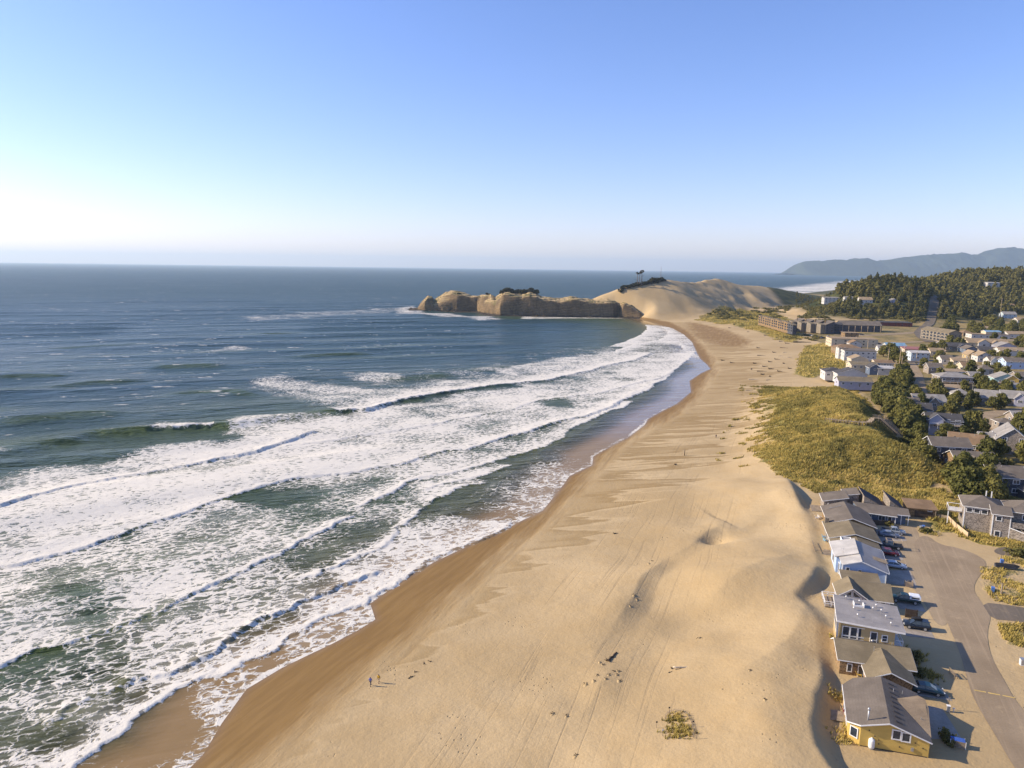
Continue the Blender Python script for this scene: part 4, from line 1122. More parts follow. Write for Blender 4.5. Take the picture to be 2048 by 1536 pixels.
def gable_house():
    h = row_house('beach_house', 'taupe roofed lavender house with open glazed gable behind the tan flat house', 3.3, 43.6, 5.5)
    h.block(.25, 4.9, .2, 5.3, -.6, 3.35, 1.55, 'gable', 'y', 'lavender', 'r_taupe', .5, frac=.5)
    h.walls([(4.9, .9, 2.9), (9.6, .9, 2.9), (9.8, 5.4, 4.2), (4.9, 5.4, 4.2)], -.6, 'lavender', 'side_wall')
    Rp = [(4.4, .2, 2.92), (10.1, .2, 2.92), (10.45, 5.1, 4.55), (3.2, 5.1, 4.55)]
    h.roof([Rp, [(10.45, 5.1, 4.55), (10.5, 6.0, 4.35), (3.2, 6.0, 4.35), (3.2, 5.1, 4.55)]], 'r_taupe', .2, 'side_roof')
    h.fascia([((4.6, .16, 2.82), (10.1, .16, 2.82))])
    h.win((.95, .2, 2.35), (0, -1), .62, .8)
    for sx in (-1, 1):
        c = 2.575
        MB().slab([(c + sx * .22, .14, 3.2), (c + sx * 1.5, .14, 3.2), (c + sx * .22, .14, 4.25)][::sx], .0001)
        p = MB().add([(c + sx * .2, .15, 3.15), (c + sx * 1.55, .15, 3.15), (c + sx * .2, .15, 4.2), (c + sx * .2, .19, 3.15), (c + sx * 1.55, .19, 3.15), (c + sx * .2, .19, 4.2)], [(0, 1, 2), (3, 4, 5), (0, 1, 4, 3), (1, 2, 5, 4), (2, 0, 3, 5)]).build('gable_window', GLASS, h.o)
        f = MB().bar((c + sx * .13, .13, 3.08), (c + sx * .13, .13, 4.35), .1).bar((c + sx * .1, .13, 3.06), (c + sx * 1.75, .13, 3.06), .1).bar((c + sx * .1, .13, 4.42), (c + sx * 1.75, .13, 3.12), .1)
        f.build('frame', WHITE, p)
    h.win((4.75, .2, 2.2), (0, -1), .4, .8)
    for x in (5.9, 7.1, 8.3): h.win((x, .9, 2.25), (0, -1), .8, .42, t=.1)
    # deck on the beach side
    d = h.box('deck', (-2.3, .2, -.2, 4.6, .5, .65), WOOD)
    m = MB()
    for x, y in ((-2.25, -.15), (-2.25, 1.4), (-2.25, 3.0), (-2.25, 4.55), (-1.1, -.15), (-1.1, 4.55)): m.bar((x, y, -.4), (x, y, 1.65), .1)
    for zz in (1.62, 1.2): m.bar((-2.25, -.15, zz), (-2.25, 4.55, zz), .09); m.bar((-2.25, -.15, zz), (.1, -.15, zz), .09); m.bar((-2.25, 4.55, zz), (.1, 4.55, zz), .09)
    m.build('deck_railing', WHITE, h.o)
    reg(h.x + 5, h.y + 3, 9)
    h = row_house('beach_house', 'low brown shed-roofed cottage in front of the pale blue house', 5.3, 52.4, 5.5)
    h.block(.5, 7.3, .3, 4.2, -.6, 2.55, .5, 'shed', 'x', 'taupe', 'r_taupe', .4)
    h.block(3.2, 5.6, -1.2, .1, -.6, 2.2, .5, 'gable', 'y', 'taupe', 'r_taupe', .3, wname='porch_wall')
    h.win((2.0, .3, 1.5), (0, -1), .8, .8); h.win((7.3, 2.2, 1.4), (1, 0), 1.0, 1.1)

def blue_house():
    h = row_house('beach_house', 'pale blue house with light metal roof and low front gable', 6.2, 58.0, 5.6)
    def lp(x, y, zz): return (x, y, zz)
    zl, zr, ze = 4.15, 5.35, 3.4
    fp = [(.15, .2, zl - .2), (4.1, .2, zr - .2), (8.75, .2, ze - .15), (9.9, 12.2, ze - .15), (4.4, 12.4, zr - .2), (-.35, 12.4, zl - .2), (-.6, 4.0, zl - .2), (.15, 4.0, zl - .2)]
    h.walls(fp, -.6, 'blue')
    h.roof([[(-.15, -.4, zl - .02), (3.75, -.4, zr), (4.0, 4.2, zr), (-.1, 4.2, zl - .02)], [(-1.0, 3.7, zl + .05), (3.75, 3.7, zr + .22), (4.4, 13.0, zr + .22), (-.9, 13.0, zl + .05)]], 'r_metal', .2)
    h.roof([[(3.75, -.4, zr - .08), (9.15, -.6, ze - .1), (10.4, 12.7, ze - .1), (4.4, 13.0, zr - .08)]], 'r_flat', .2, 'side_roof')
    h.fascia([((-.15, -.45, zl - .12), (3.75, -.45, zr - .1)), ((3.75, -.45, zr - .2), (9.15, -.65, ze - .2)), ((9.2, -.6, ze - .2), (10.45, 12.7, ze - .2)), ((-1.05, 3.7, zl - .05), (-.95, 13.0, zl - .05))])
    h.box('corner_board', (.02, .2, .08, .26, -.4, zl - .25), WHITE); h.box('corner_board', (8.68, 8.84, .08, .26, -.4, ze - .3), WHITE)
    h.win((1.15, .2, 3.0), (0, -1), .6, .6); h.win((3.55, .2, 2.75), (0, -1), .6, .6); h.win((-.22, 2.2, 2.2), (-1, 0), 1.0, 2.2)
    h.win((-.5, 8.0, 2.3), (-1, .03), 2.4, 1.9, (1, 0))
    m = MB()
    for k in range(11):
        y = 4.3 + k * .2
        m.bar((6.6 + k * .02, y, ze + .95), (9.9, y, ze + .15), .07, .05)
    m.build('slatted_awning', PALEWOOD, h.o)
    MB().tube([(.8, 5.0, zl + .3), (.8, 5.0, zl + 1.6)], .03, 6).bar((.3, 5.0, zl + 1.5), (1.3, 5.0, zl + 1.5), .04).build('antenna', METAL, h.o)
    MB().tube([(7.0, 5.4, ze + .4), (7.0, 5.4, ze + 1.2)], .04, 6).build('vent_pipe', METAL, h.o)
    reg(h.x + 5, h.y + 6, 10)
    d = h.box('patio', (-4.3, -.7, 1.2, 11.4, -.3, .12), plain('lavender_paving', (.40, .36, .36), .9, .08, .6))
    h.box('beach_chair', (-.9 - 3.6, -2.9 - 1.0, 9.1, 9.9, .12, .5), WHITE)

def hip_house():
    h = row_house('beach_house', 'brown roofed house with white curbed roof light between the blue house and the grey house', 6.2, 72.6, 5.7)
    h.block(.4, 11.0, 4.6, 15.6, -.6, 2.9, 1.45, 'gable', 'y', 'taupe', 'r_taupe', .55, frac=.5)
    h.block(.2, 10.4, .4, 4.4, -.6, 2.6, 1.15, 'gable', 'y', 'taupe', 'r_taupe', .3, frac=.55, wname='front_wall')
    f = MB().box(2.2, 2.34, .8, 3.2, 3.1, 3.95).box(4.3, 4.44, .8, 3.2, 3.4, 3.98).box(2.345, 4.295, .8, .94, 3.2, 3.95).box(2.345, 4.295, 3.06, 3.2, 3.2, 3.95).build('roof_light', WHITE, h.o)
    MB().box(2.345, 4.295, .945, 3.055, 3.3, 3.74).build('pane', plain('frosted_pane', (.30, .28, .26), .5), f)
    h.win((.4, 10.0, 1.6), (-1, 0), 2.2, 1.5)
    MB().box(.3, 1.2, 14.3, 15.3, 2.6, 4.4).build('chimney', MAT['taupe'], h.o)
    d = h.box('deck', (-3.6, .1, -1.0, 5.6, .1, .4), WOOD)
    m = MB()
    for y in np.linspace(-.95, 5.55, 6): m.bar((-3.55, y, .4), (-3.55, y, 1.3), .08)
    m.bar((-3.55, -.95, 1.3), (-3.55, 5.55, 1.3), .08); m.bar((-3.55, -.95, 1.3), (.0, -.95, 1.3), .08); m.bar((-3.55, -.95, .85), (-3.55, 5.55, .85), .05)
    m.build('deck_railing', WOOD, h.o)
    reg(h.x + 5, h.y + 7, 10)

def long_wing_house():
    h = row_house('beach_house', 'grey roofed house with a long white trimmed wing reaching to the road end', 7.2, 87.0, 5.9)
    h.block(.5, 10.9, .2, 13.2, -.6, 3.0, 1.7, 'gable', 'y', 'brown', 'r_grey', .55, frac=.5)
    h.walls([(10.9, 12.4, 2.9), (18.0, 12.2, 2.9), (18.2, 16.0, 3.9), (8.5, 16.2, 3.9)], -.6, 'slate', 'wing_wall')
    h.walls([(18.0, 12.9, 2.85), (20.8, 12.9, 2.85), (20.9, 15.6, 3.7), (18.2, 15.7, 3.7)], -.6, 'slate', 'porch_wall')
    h.roof([[(8.5, 16.6, 4.25), (9.9, 11.6, 3.05), (18.3, 10.6, 2.95), (18.5, 12.0, 3.15), (21.6, 12.0, 3.15), (21.8, 15.4, 3.95)]], 'r_grey', .2, 'wing_roof')
    h.fascia([((10.4, 11.55, 2.95), (18.3, 10.55, 2.85)), ((18.5, 11.95, 3.05), (21.6, 11.95, 3.05))])
    for x in (17.9, 19.5, 21.2): h.box('post', (x, x + .16, 11.0 if x < 18.4 else 12.1, 11.16 if x < 18.4 else 12.26, -.4, 2.95), WHITE)
    h.win((12.0, 12.38, 1.3), (0, -1), .85, 1.9, name='door'); h.win((15.0, 12.3, 1.7), (0, -1), 1.5, 1.1, (1, 0)); h.win((16.9, 12.25, 1.7), (0, -1), .8, 1.1)
    m = MB()
    for k in range(7):
        y = 1.2 + k * 1.9; m.box(6.1, 6.5, y, y + .5, 4.45, 4.62)
    m.build('ridge_vents', METAL, h.o)
    h.win((.5, 6.0, 1.7), (-1, 0), 3.0, 1.6, (1, 0))
    MB().bar((1.5, 10.0, 3.7), (4.4, 10.0, 4.75), .1, .06).build('roof_flashing', METAL, h.o)
    reg(h.x + 5, h.y + 7, 10); reg(h.x + 18, h.y + 10, 7)

def shed_roof_house():
    h = row_house('beach_house', 'shingled house of three leaning shed roofed blocks at the dune end of the row', 8.0, 103.6, 6.0)
    h.block(.5, 6.2, .5, 7.0, -.8, 3.4, 1.3, 'shed', 'y', 'grey', 'r_grey', .5)
    h.block(6.25, 9.6, 3.5, 9.0, -.8, 4.6, .7, 'shed', 'y', 'grey', 'r_grey', .3, wname='rear_wall')
    for x0, x1, y0, y1, zl, zr in ((10.6, 15.6, 1.2, 9.0, 5.7, 2.9), (17.0, 20.6, 1.0, 9.0, 5.2, 2.6)):
        h.walls([(x0, y0, zl - .02), (x1, y0, zr - .02), (x1, y1, zr - .02), (x0, y1, zl - .02)], -.8, 'grey', 'wedge_wall')
        h.roof([[(x0 - .25, y0 - .35, zl + .28), (x1 + .4, y0 - .35, zr + .02), (x1 + .4, y1 + .3, zr + .02), (x0 - .25, y1 + .3, zl + .28)]], 'r_dark', .2, 'wedge_roof')
        h.fascia([((x0 - .3, y0 - .35, zl + .2), (x0 - .3, y1 + .3, zl + .2))], mat=WOOD)
    h.box('link_roof', (15.7, 16.9, 1.5, 8.0, 2.3, 2.5), MAT['r_brown'])
    h.walls([(15.65, 1.6, 2.28), (16.95, 1.6, 2.28), (16.95, 7.9, 2.28), (15.65, 7.9, 2.28)], -.8, 'dark', 'link_wall')
    MB().tube([(1.1, 6.4, 3.8), (1.1, 6.4, 5.6)], .09, 8).build('flue_pipe', DARKWOOD, h.o)
    h.box('post', (1.3, 1.5, -.6, -.4, -.6, 3.1), WHITE)
    h.box('deck', (-2.6, .3, -.4, 5.0, .3, .5), WOOD)
    h.win((3.4, .5, 1.8), (0, -1), 1.2, 1.2); h.win((18.6, 1.0, 1.8), (0, -1), .6, .9)
    reg(h.x + 5, h.y + 5, 10); reg(h.x + 17, h.y + 2, 8)
    g = row_house('garage', 'brown shingled garage with wide dark door at the end of the road', 30.0, 106.8, 6.0, 'garage')
    g.block(.3, 7.0, .3, 6.6, -.6, 2.75, .5, 'shed', 'x', 'brown', 'r_brown', .45, fas=False)
    d = g.box('garage_door', (1.9, 6.3, .22, .34, -.4, 2.2), DARKWOOD)
    m = MB()
    for k in range(1, 4): m.box(1.9, 6.3, .19, .225, -.4 + k * .65 - .02, -.4 + k * .65 + .02)
    m.build('panel_joint', BLACK, d)
    g.box('post', (6.75, 6.95, -.2, .0, -.5, 2.6), WOOD)
    g.win((5.5, .3, 2.45), (0, -1), .9, .3)
    reg(g.x + 3, g.y + 3, 7)

def grey_house():
    p = P(1930, 1009, 13.0)
    h = House('beach_house', 'two storey grey shingled house with white corner boards and raised decks beyond the road', p[0], p[1], 7.0, -ROW_A - math.radians(10))
    h.block(0, 8.4, 0, 9, -2.5, 5.75, 1.9, 'hip', 'x', 'grey', 'r_grey', .55)
    h.block(5.9, 9.6, -2.6, 3.5, -2.5, 5.35, 1.1, 'gable', 'x', 'grey', 'r_grey', .45, wname='front_wall', frac=.62)
    h.block(9.7, 21, .4, 9, -2.5, 5.75, 2.1, 'hip', 'x', 'grey', 'r_grey', .6, wname='side_wall')
    for x, y, t in ((-.02, -.04, 5.7), (5.82, -2.68, 5.3), (9.52, -2.68, 5.3)): h.box('corner_board', (x, x + .22, y, y + .2, -2.4, t), WHITE)
    for x in (1.1, 2.75, 4.4): h.win((x, 0, 4.75), (0, -1), 1.15, 1.0, t=.15)
    h.win((7.2, -2.6, 4.3), (0, -1), 1.05, 1.05, t=.15); h.win((7.2, -2.6, .3), (0, -1), 1.0, 1.25, t=.15)
    h.win((13.4, .4, 4.5), (0, -1), 1.6, 1.2, (1, 0), t=.15); h.win((17.0, .4, 4.3), (0, -1), 2.2, 1.8, (1, 0), t=.15)
    h.box('deck', (9.7, 20.5, -2.4, .35, 2.55, 2.75), WOOD)
    h.walls([(9.75, -2.55, 3.75), (20.5, -2.55, 3.75), (20.5, -2.42, 3.75), (9.75, -2.42, 3.75)], 2.3, 'grey', 'parapet')
    m = MB()
    for x in (12.6, 16.6):
        m.bar((x, -2.3, -2), (x, -2.3, 1.6), .2)
        m.bar((x, -2.3, 1.4), (x - .9, -2.3, 2.5), .16); m.bar((x, -2.3, 1.4), (x + .9, -2.3, 2.5), .16)
    m.build('deck_posts', PALEWOOD, h.o)
    w = MB().add([(9.7, -2.7, -2.5), (16, -5.2, -2.5), (16, -5.2, .9), (9.7, -2.7, 2.2), (9.7, -2.5, -2.5), (16, -5.0, -2.5), (16, -5.0, .9), (9.7, -2.5, 2.2)], [(0, 1, 2, 3), (4, 5, 6, 7), (3, 2, 6, 7), (1, 2, 6, 5)]).build('stair_wall', MAT['grey'], h.o)
    MB().bar((9.65, -2.66, 2.28), (16, -5.15, .98), .3, .14).build('coping', WHITE, w)
    d = h.box('side_deck', (-3.3, -.1, 2.2, 6.2, 3.0, 3.2), WOOD)
    m = MB()
    for x, y in ((-3.25, 2.3), (-3.25, 6.1), (-1.7, 2.3)): m.bar((x, y, 3.2), (x, y, 4.3), .12)
    m.bar((-3.25, 2.3, 4.3), (-3.25, 6.1, 4.3), .12); m.bar((-3.25, 2.3, 4.3), (-.1, 2.3, 4.3), .12); m.bar((-3.25, 6.1, 4.3), (-.1, 6.1, 4.3), .12); m.box(-3.2, -.2, 2.27, 2.33, 3.3, 4.2)
    m.build('side_railing', WHITE, h.o)
    h.box('post', (-3.3, -3.1, 2.2, 2.4, -2, 3.0), WHITE)
    for x in (5.2, 6.4): h.box('chimney', (x, x + .22, 6.5, 6.75, 6.2, 8.6), WHITE)
    h.box('roof_light', (12.6, 13.2, 2.6, 3.6, 7.0, 7.12), WHITE)
    reg(h.x + 8, h.y + 2, 13)

yellow_house(); brown_house(); tan_house(); gable_house(); blue_house(); hip_house(); long_wing_house(); shed_roof_house(); grey_house()

# ------------------------------------------------------------------ roads and paving round the near houses
def flat_z(x, y):
    b = (x - ROW_O[0]) * E1[0] + (y - ROW_O[1]) * E1[1]
    return 5.5 + .008 * max(0, min(160, b))
def flat_p(px, py, dz=0.0):
    z = 5.8
    for _ in range(3):
        p = P(px, py, z); z = flat_z(p[0], p[1])
    return (p[0], p[1], z + dz)

def asphalt_mat(name, c0, c1, dust):
    t = NT(name); p2 = t.vec(t.pos(), (1, 1, 0))
    a = t.noise(p2, .12, 4, .6); b = t.noise(p2, 3.0, 3, .65)
    c = t.mix(t.sstep(.3, .7, a), c0, c1)
    c = t.mix(t.math('MULTIPLY', t.sstep(.35, .75, b), .35), c, tuple(x * .72 for x in c0))
    pr = t.vec(p2, (1.6, .03, 0), (0, 0, math.radians(22)))
    w = t.noise(pr, 1.0, 3, .6)
    c = t.mix(t.math('MULTIPLY', t.sstep(.50, .72, w), dust), c, (.43, .32, .20))
    e = t.noise(p2, .35, 4, .65)
    c = t.mix(t.math('MULTIPLY', t.sstep(.56, .72, e), dust), c, (.48, .36, .21))
    g = t.noise(p2, .05, 3, .6)
    c = t.mix(t.math('MULTIPLY', t.sstep(.45, .68, g), .4), c, tuple(x * .7 for x in c0))
    return t.done(t.bsdf(c, .9, t.bump(b, .02), .15))
ASPH = asphalt_mat('sandy_asphalt', (.27, .20, .125), (.335, .252, .16), .45)
ASPH2 = asphalt_mat('dark_asphalt', (.13, .11, .085), (.19, .15, .11), .25)  # darker asphalt with less sand over it

def sheet(name, px, dz, mat, smooth_n=0):
    pts = [flat_p(x, y, dz) for x, y in px]
    if smooth_n:
        for _ in range(smooth_n):          # corner cutting rounds the outline
            q = []
            for i in range(len(pts)):
                a = np.array(pts[i]); b = np.array(pts[(i + 1) % len(pts)])
                q += [tuple(a * .75 + b * .25), tuple(a * .25 + b * .75)]
            pts = q
    o = MB().poly(pts[::-1] if _cw(pts) else pts).build(name, mat)
    tag(o, kind='structure'); return o
def _cw(p):
    return sum((p[(i + 1) % len(p)][0] - p[i][0]) * (p[(i + 1) % len(p)][1] + p[i][1]) for i in range(len(p))) > 0

sheet('road', [(1826, 1092), (1836, 1074), (1856, 1071), (1878, 1089), (1917, 1096), (1960, 1112), (1977, 1130), (1950, 1163), (1947, 1182), (1962, 1204), (1976, 1226), (1982, 1236), (1974, 1262), (1977, 1296), (1990, 1330), (2008, 1360), (2030, 1402), (2070, 1445), (2200, 1640), (2110, 1640), (2030, 1540), (1990, 1470), (1962, 1425), (1940, 1382), (1922, 1310), (1895, 1248), (1880, 1200), (1860, 1152), (1842, 1122)], .05, ASPH, 2)
sheet('side_road', [(1958, 1204), (2030, 1212), (2120, 1228), (2320, 1262), (2320, 1330), (2120, 1262), (2040, 1243), (1978, 1238)], .045, ASPH2, 1)
sheet('side_path', [(1984, 1104), (1998, 1094), (2050, 1092), (2200, 1098), (2200, 1108), (2050, 1108), (2010, 1113)], .04, ASPH2, 2)
for i, px in enumerate([[(1764, 1100), (1796, 1101), (1808, 1120), (1772, 1120)], [(1770, 1140), (1820, 1141), (1836, 1176), (1768, 1166)], [(1786, 1194), (1838, 1198), (1852, 1224), (1800, 1218)], [(1806, 1236), (1850, 1240), (1870, 1278), (1812, 1272)],
                        [(1822, 1366), (1876, 1368), (1905, 1402), (1836, 1392)], [(1842, 1408), (1885, 1418), (1925, 1480), (1862, 1478)], [(1742, 1060), (1790, 1056), (1815, 1082), (1752, 1084)]]):
    sheet('driveway', px, .03, CONC)
sheet('parking_apron', [(1752, 1060), (1790, 1050), (1828, 1052), (1840, 1070), (1836, 1092), (1848, 1124), (1866, 1154), (1886, 1202), (1900, 1250), (1872, 1252), (1850, 1206), (1812, 1160), (1784, 1122), (1770, 1088)], .024, asphalt_mat('gravel_apron', (.30, .225, .14), (.37, .28, .175), .6), 2)
m = MB()
for a, b in (((1948, 1380.5), (1972, 1385)), ((1976, 1386), (2000, 1390.5)), ((2005, 1391.5), (2030, 1396.5))):
    p = np.array(flat_p(*a, .062)); q = np.array(flat_p(*b, .062)); d = (q - p); n = np.array([-d[1], d[0], 0]); n /= np.linalg.norm(n)
    m.poly([p - n * .13, q - n * .13, q + n * .13, p + n * .13])
tag(m.build('road_marking', plain('road_paint', (.62, .42, .12), .8, .2)), kind='structure')

# ------------------------------------------------------------------ cars
def paint(name, col, rough=.22):
    t = NT(name); a = t.noise(t.obj(), 1.2, 3, .6)
    return t.done(t.bsdf(t.mix(a, tuple(c * .82 for c in col), col), t.lerp(a, rough, rough + .15), None, .6))
CARGLASS = plain('car_glass', (.03, .04, .05), .08, .2, 1, .8)
RIM = plain('alloy_rim', (.48, .47, .46), .35, .1, 3, .5, 0, .5)
LAMP = plain('lamp_glass', (.62, .62, .60), .2, .05, 2, .6)
TAIL = plain('tail_lamp', (.30, .02, .02), .3, .1, 2, .5)

def extrude_profile(prof, w, inset=.07, scale=.93, top=1.0):
    """side outline (x, z) drawn across the width with rounded shoulders; top < 1 draws the upper part inwards"""
    cx = sum(p[0] for p in prof) / len(prof); z0 = min(p[1] for p in prof); z1 = max(p[1] for p in prof); cz = (z0 + z1) / 2
    m = MB(); rings = []
    for y, s in ((-w / 2, scale), (-w / 2 + inset, 1), (w / 2 - inset, 1), (w / 2, scale)):
        r = []
        for x, z in prof:
            k = 1 - (1 - top) * (z - z0) / (z1 - z0)
            r.append((cx + (x - cx) * s, y * k, cz + (z - cz) * s))
        rings.append(r)
    n = len(prof); V = [p for r in rings for p in r]
    F = [(i * n + j, (i + 1) * n + j, (i + 1) * n + (j + 1) % n, i * n + (j + 1) % n) for i in range(3) for j in range(n)]
    F += [tuple(range(n)), tuple(range(4 * n - 1, 3 * n - 1, -1))]
    return m.add(V, F)

CARS = dict(
    sedan=dict(L=4.75, w=1.82, body=[(-2.36, .34), (-2.38, .72), (-2.22, .95), (-1.5, 1.0), (1.0, .96), (1.75, .88), (2.28, .72), (2.36, .52), (2.33, .34)], cab=[(-1.95, .97), (-1.25, 1.40), (-.35, 1.47), (.35, 1.43), (1.28, .94)], roof=[(-1.28, 1.405), (-.35, 1.485), (.38, 1.435)], wb=1.36, r=.33),
    suv=dict(L=4.6, w=1.88, body=[(-2.28, .40), (-2.32, .95), (-2.2, 1.08), (1.05, 1.06), (1.85, .98), (2.25, .84), (2.30, .58), (2.26, .38)], cab=[(-2.18, 1.05), (-1.95, 1.64), (-.5, 1.72), (.35, 1.66), (1.22, 1.04)], roof=[(-1.98, 1.655), (-.5, 1.735), (.40, 1.67)], wb=1.34, r=.37),
    hatch=dict(L=4.2, w=1.76, body=[(-2.06, .36), (-2.1, .85), (-1.98, 1.0), (.95, 1.0), (1.65, .90), (2.04, .74), (2.1, .52), (2.06, .36)], cab=[(-1.98, .98), (-1.62, 1.48), (-.4, 1.55), (.3, 1.50), (1.15, .97)], roof=[(-1.66, 1.49), (-.4, 1.565), (.34, 1.51)], wb=1.26, r=.33),
    pickup=dict(L=5.5, w=1.92, body=[(-2.75, .48), (-2.78, 1.08), (-.55, 1.10), (1.25, 1.10), (2.3, 1.04), (2.72, .88), (2.76, .58), (2.7, .46)], cab=[(-.62, 1.07), (-.50, 1.68), (.1, 1.78), (.75, 1.72), (1.5, 1.08)], roof=[(-.54, 1.70), (.1, 1.795), (.80, 1.735)], wb=1.75, r=.40))

def make_car(kind, label, x, y, z, rz, col, rack=None, group='cars parked by the beach houses', name='parked_car', cat='car'):
    k = CARS[kind]
    o = empty(name, (x, y, z), rz); tag(o, label, cat, group)
    pm = col
    extrude_profile(k['body'], k['w']).build('body', pm, o, True)
    cb = extrude_profile(k['cab'], k['w'] - .12, .05, .97, .80)
    cb.build('window', CARGLASS, o)
    zt = max(p[1] for p in k['cab']); hw = (k['w'] - .12) / 2 * .81
    r = MB(); rf = k['roof']; n = len(rf)
    V = [(x_, s * hw, z_) for x_, z_ in rf for s in (-1, 1)] + [(x_, s * hw, z_ - .06) for x_, z_ in rf for s in (-1, 1)]
    F = []
    for i in range(n - 1):
        F += [(2 * i, 2 * i + 2, 2 * i + 3, 2 * i + 1), (2 * n + 2 * i + 1, 2 * n + 2 * i + 3, 2 * n + 2 * i + 2, 2 * n + 2 * i), (2 * i, 2 * n + 2 * i, 2 * n + 2 * i + 2, 2 * i + 2), (2 * i + 3, 2 * n + 2 * i + 3, 2 * n + 2 * i + 1, 2 * i + 1)]
    F += [(1, 2 * n + 1, 2 * n, 0), (2 * n - 2, 4 * n - 2, 4 * n - 1, 2 * n - 1)]
    r.add(V, F)
    # pillars follow the glass outline
    zb = k['cab'][0][1]; hb = (k['w'] - .12) / 2
    for a, b in ((k['cab'][0], k['cab'][1]), (k['cab'][-1], k['cab'][-2])):
        for s in (-1, 1):
            r.bar((a[0], s * (hb - .03), a[1]), (b[0], s * hw, b[1]), .09, .07)
    xm = (k['cab'][0][0] + k['cab'][-1][0]) / 2 - .1
    for s in (-1, 1): r.bar((xm, s * (hb + .005), zb), (xm - .05, s * (hw + .01), zt - .06), .09, .05)
    r.build('roof', pm, o)
    for sx in (-1, 1):
        for sy in (-1, 1):
            wx = sx * k['wb']; wy = sy * (k['w'] / 2 - .10)
            w = MB()
            n = 16; V = []; F = []
            for yy, rr in ((-.11, k['r'] * .93), (-.09, k['r']), (.09, k['r']), (.11, k['r'] * .93)):
                V += [(wx + rr * math.cos(2 * math.pi * q / n), wy + yy, k['r'] + rr * math.sin(2 * math.pi * q / n)) for q in range(n)]
            F = [(i * n + q, i * n + (q + 1) % n, (i + 1) * n + (q + 1) % n, (i + 1) * n + q) for i in range(3) for q in range(n)] + [tuple(range(n - 1, -1, -1)), tuple(range(3 * n, 4 * n))]
            wh = w.add(V, F).build('wheel', BLACK, o)
            rm = MB(); V = []
            for q in range(n): V.append((wx + k['r'] * .66 * math.cos(2 * math.pi * q / n), wy + sy * .125, k['r'] + k['r'] * .66 * math.sin(2 * math.pi * q / n)))
            V2 = [(v[0], wy + sy * .08, v[2]) for v in V]
            rm.add(V + V2, [tuple(range(n)), tuple(range(2 * n - 1, n - 1, -1))] + [(q, n + q, n + (q + 1) % n, (q + 1) % n) for q in range(n)])
            rm.build('rim', RIM, wh)
    xf = max(p[0] for p in k['body']); xr = min(p[0] for p in k['body']); zl = .68 if kind in ('sedan', 'hatch') else .85
    for s in (-1, 1):
        MB().box(xf - .16, xf - .015, s * .66 - .17, s * .66 + .17, zl - .08, zl + .08).build('headlight', LAMP, o)
        MB().box(xr - .01, xr + .12, s * .70 - .13, s * .70 + .13, zl + .02, zl + .20).build('tail_light', TAIL, o)
        MB().box(k['cab'][-1][0] - .28, k['cab'][-1][0] - .12, s * (k['w'] / 2 + .08) - .08, s * (k['w'] / 2 + .08) + .08, zb + .03, zb + .17).build('mirror', pm, o)
    if kind == 'pickup' and rack != 'canopy':
        MB().box(-2.6, -.7, -.76, .76, 1.08, 1.115).build('cargo_bed', BLACK, o)
    if rack == 'canopy':
        extrude_profile([(-2.76, 1.10), (-2.70, 1.70), (-2.5, 1.82), (-.75, 1.82), (-.66, 1.10)], 1.80, .06, .96, .86).build('canopy', plain('white_canopy', (.70, .72, .74), .4, .05), o)
        MB().box(-2.4, -1.0, -.885, .885, 1.26, 1.56).build('canopy_window', CARGLASS, o)
    if rack == 'ladder':
        m = MB()
        for xx in (-2.5, -.6, .8):
            for s in (-1, 1): m.bar((xx, s * .85, 1.1), (xx, s * .85, 2.15), .06)
            m.bar((xx, -.9, 2.15), (xx, .9, 2.15), .06)
        for s in (-1, 1): m.bar((-2.6, s * .85, 2.18), (1.0, s * .85, 2.18), .07)
        m.build('ladder_rack', PALEWOOD, o)
    if rack == 'box':
        MB().lathe([(.02, 1.76), (.5, 1.78), (.52, 2.0), (.4, 2.08), (.02, 2.09)], 12).build('roof_box', BLACK, o, True).scale = (1.9, .8, 1)
    if rack == 'rails':
        m = MB()
        for s in (-1, 1): m.bar((-1.6, s * .62, zt + .09), (.2, s * .62, zt + .09), .04)
        m.build('roof_rails', METAL, o)
    return o

_CT = [('sedan', 'dark teal sedan beside the brown shingled house', 1854, 1385, 0, (.006, .035, .05), None),
       ('suv', 'near black estate car with roof box by the tall tan house', 1832, 1256, 180, (.015, .02, .03), 'box'),
       ('pickup', 'dark green pickup with white canopy by the lavender gable house', 1809, 1204, 180, (.006, .03, .028), 'canopy'),
       ('sedan', 'silver blue sedan parked in the shade of the pale blue house', 1789, 1135, 0, (.34, .40, .48), None),
       ('hatch', 'dark red hatchback, only red car beside the blue house', 1778, 1110, 0, (.16, .012, .02), 'rails'),
       ('pickup', 'black pickup carrying a pale ladder rack', 1779, 1096, 180, (.02, .024, .032), 'ladder'),
       ('sedan', 'grey sedan parked against the silver pickup', 1778, 1073, 0, (.18, .21, .26), None),
       ('pickup', 'silver double cab pickup at the long wing house', 1786, 1067, 0, (.30, .32, .33), None)]
for kind, lab, px, py, dr, col, rack in _CT:
    p = flat_p(px, py)
    make_car(kind, lab, p[0], p[1], p[2] + .03, -ROW_A - math.radians(3) + math.radians(dr), paint('paint_' + lab.split()[0] + '_' + lab.split()[1] + '_' + kind, col), rack)

# ------------------------------------------------------------------ small things round the near houses
def thing(name, label, cat, loc, rz=0.0, group=None):
    return tag(empty(name, loc, rz), label, cat, group)

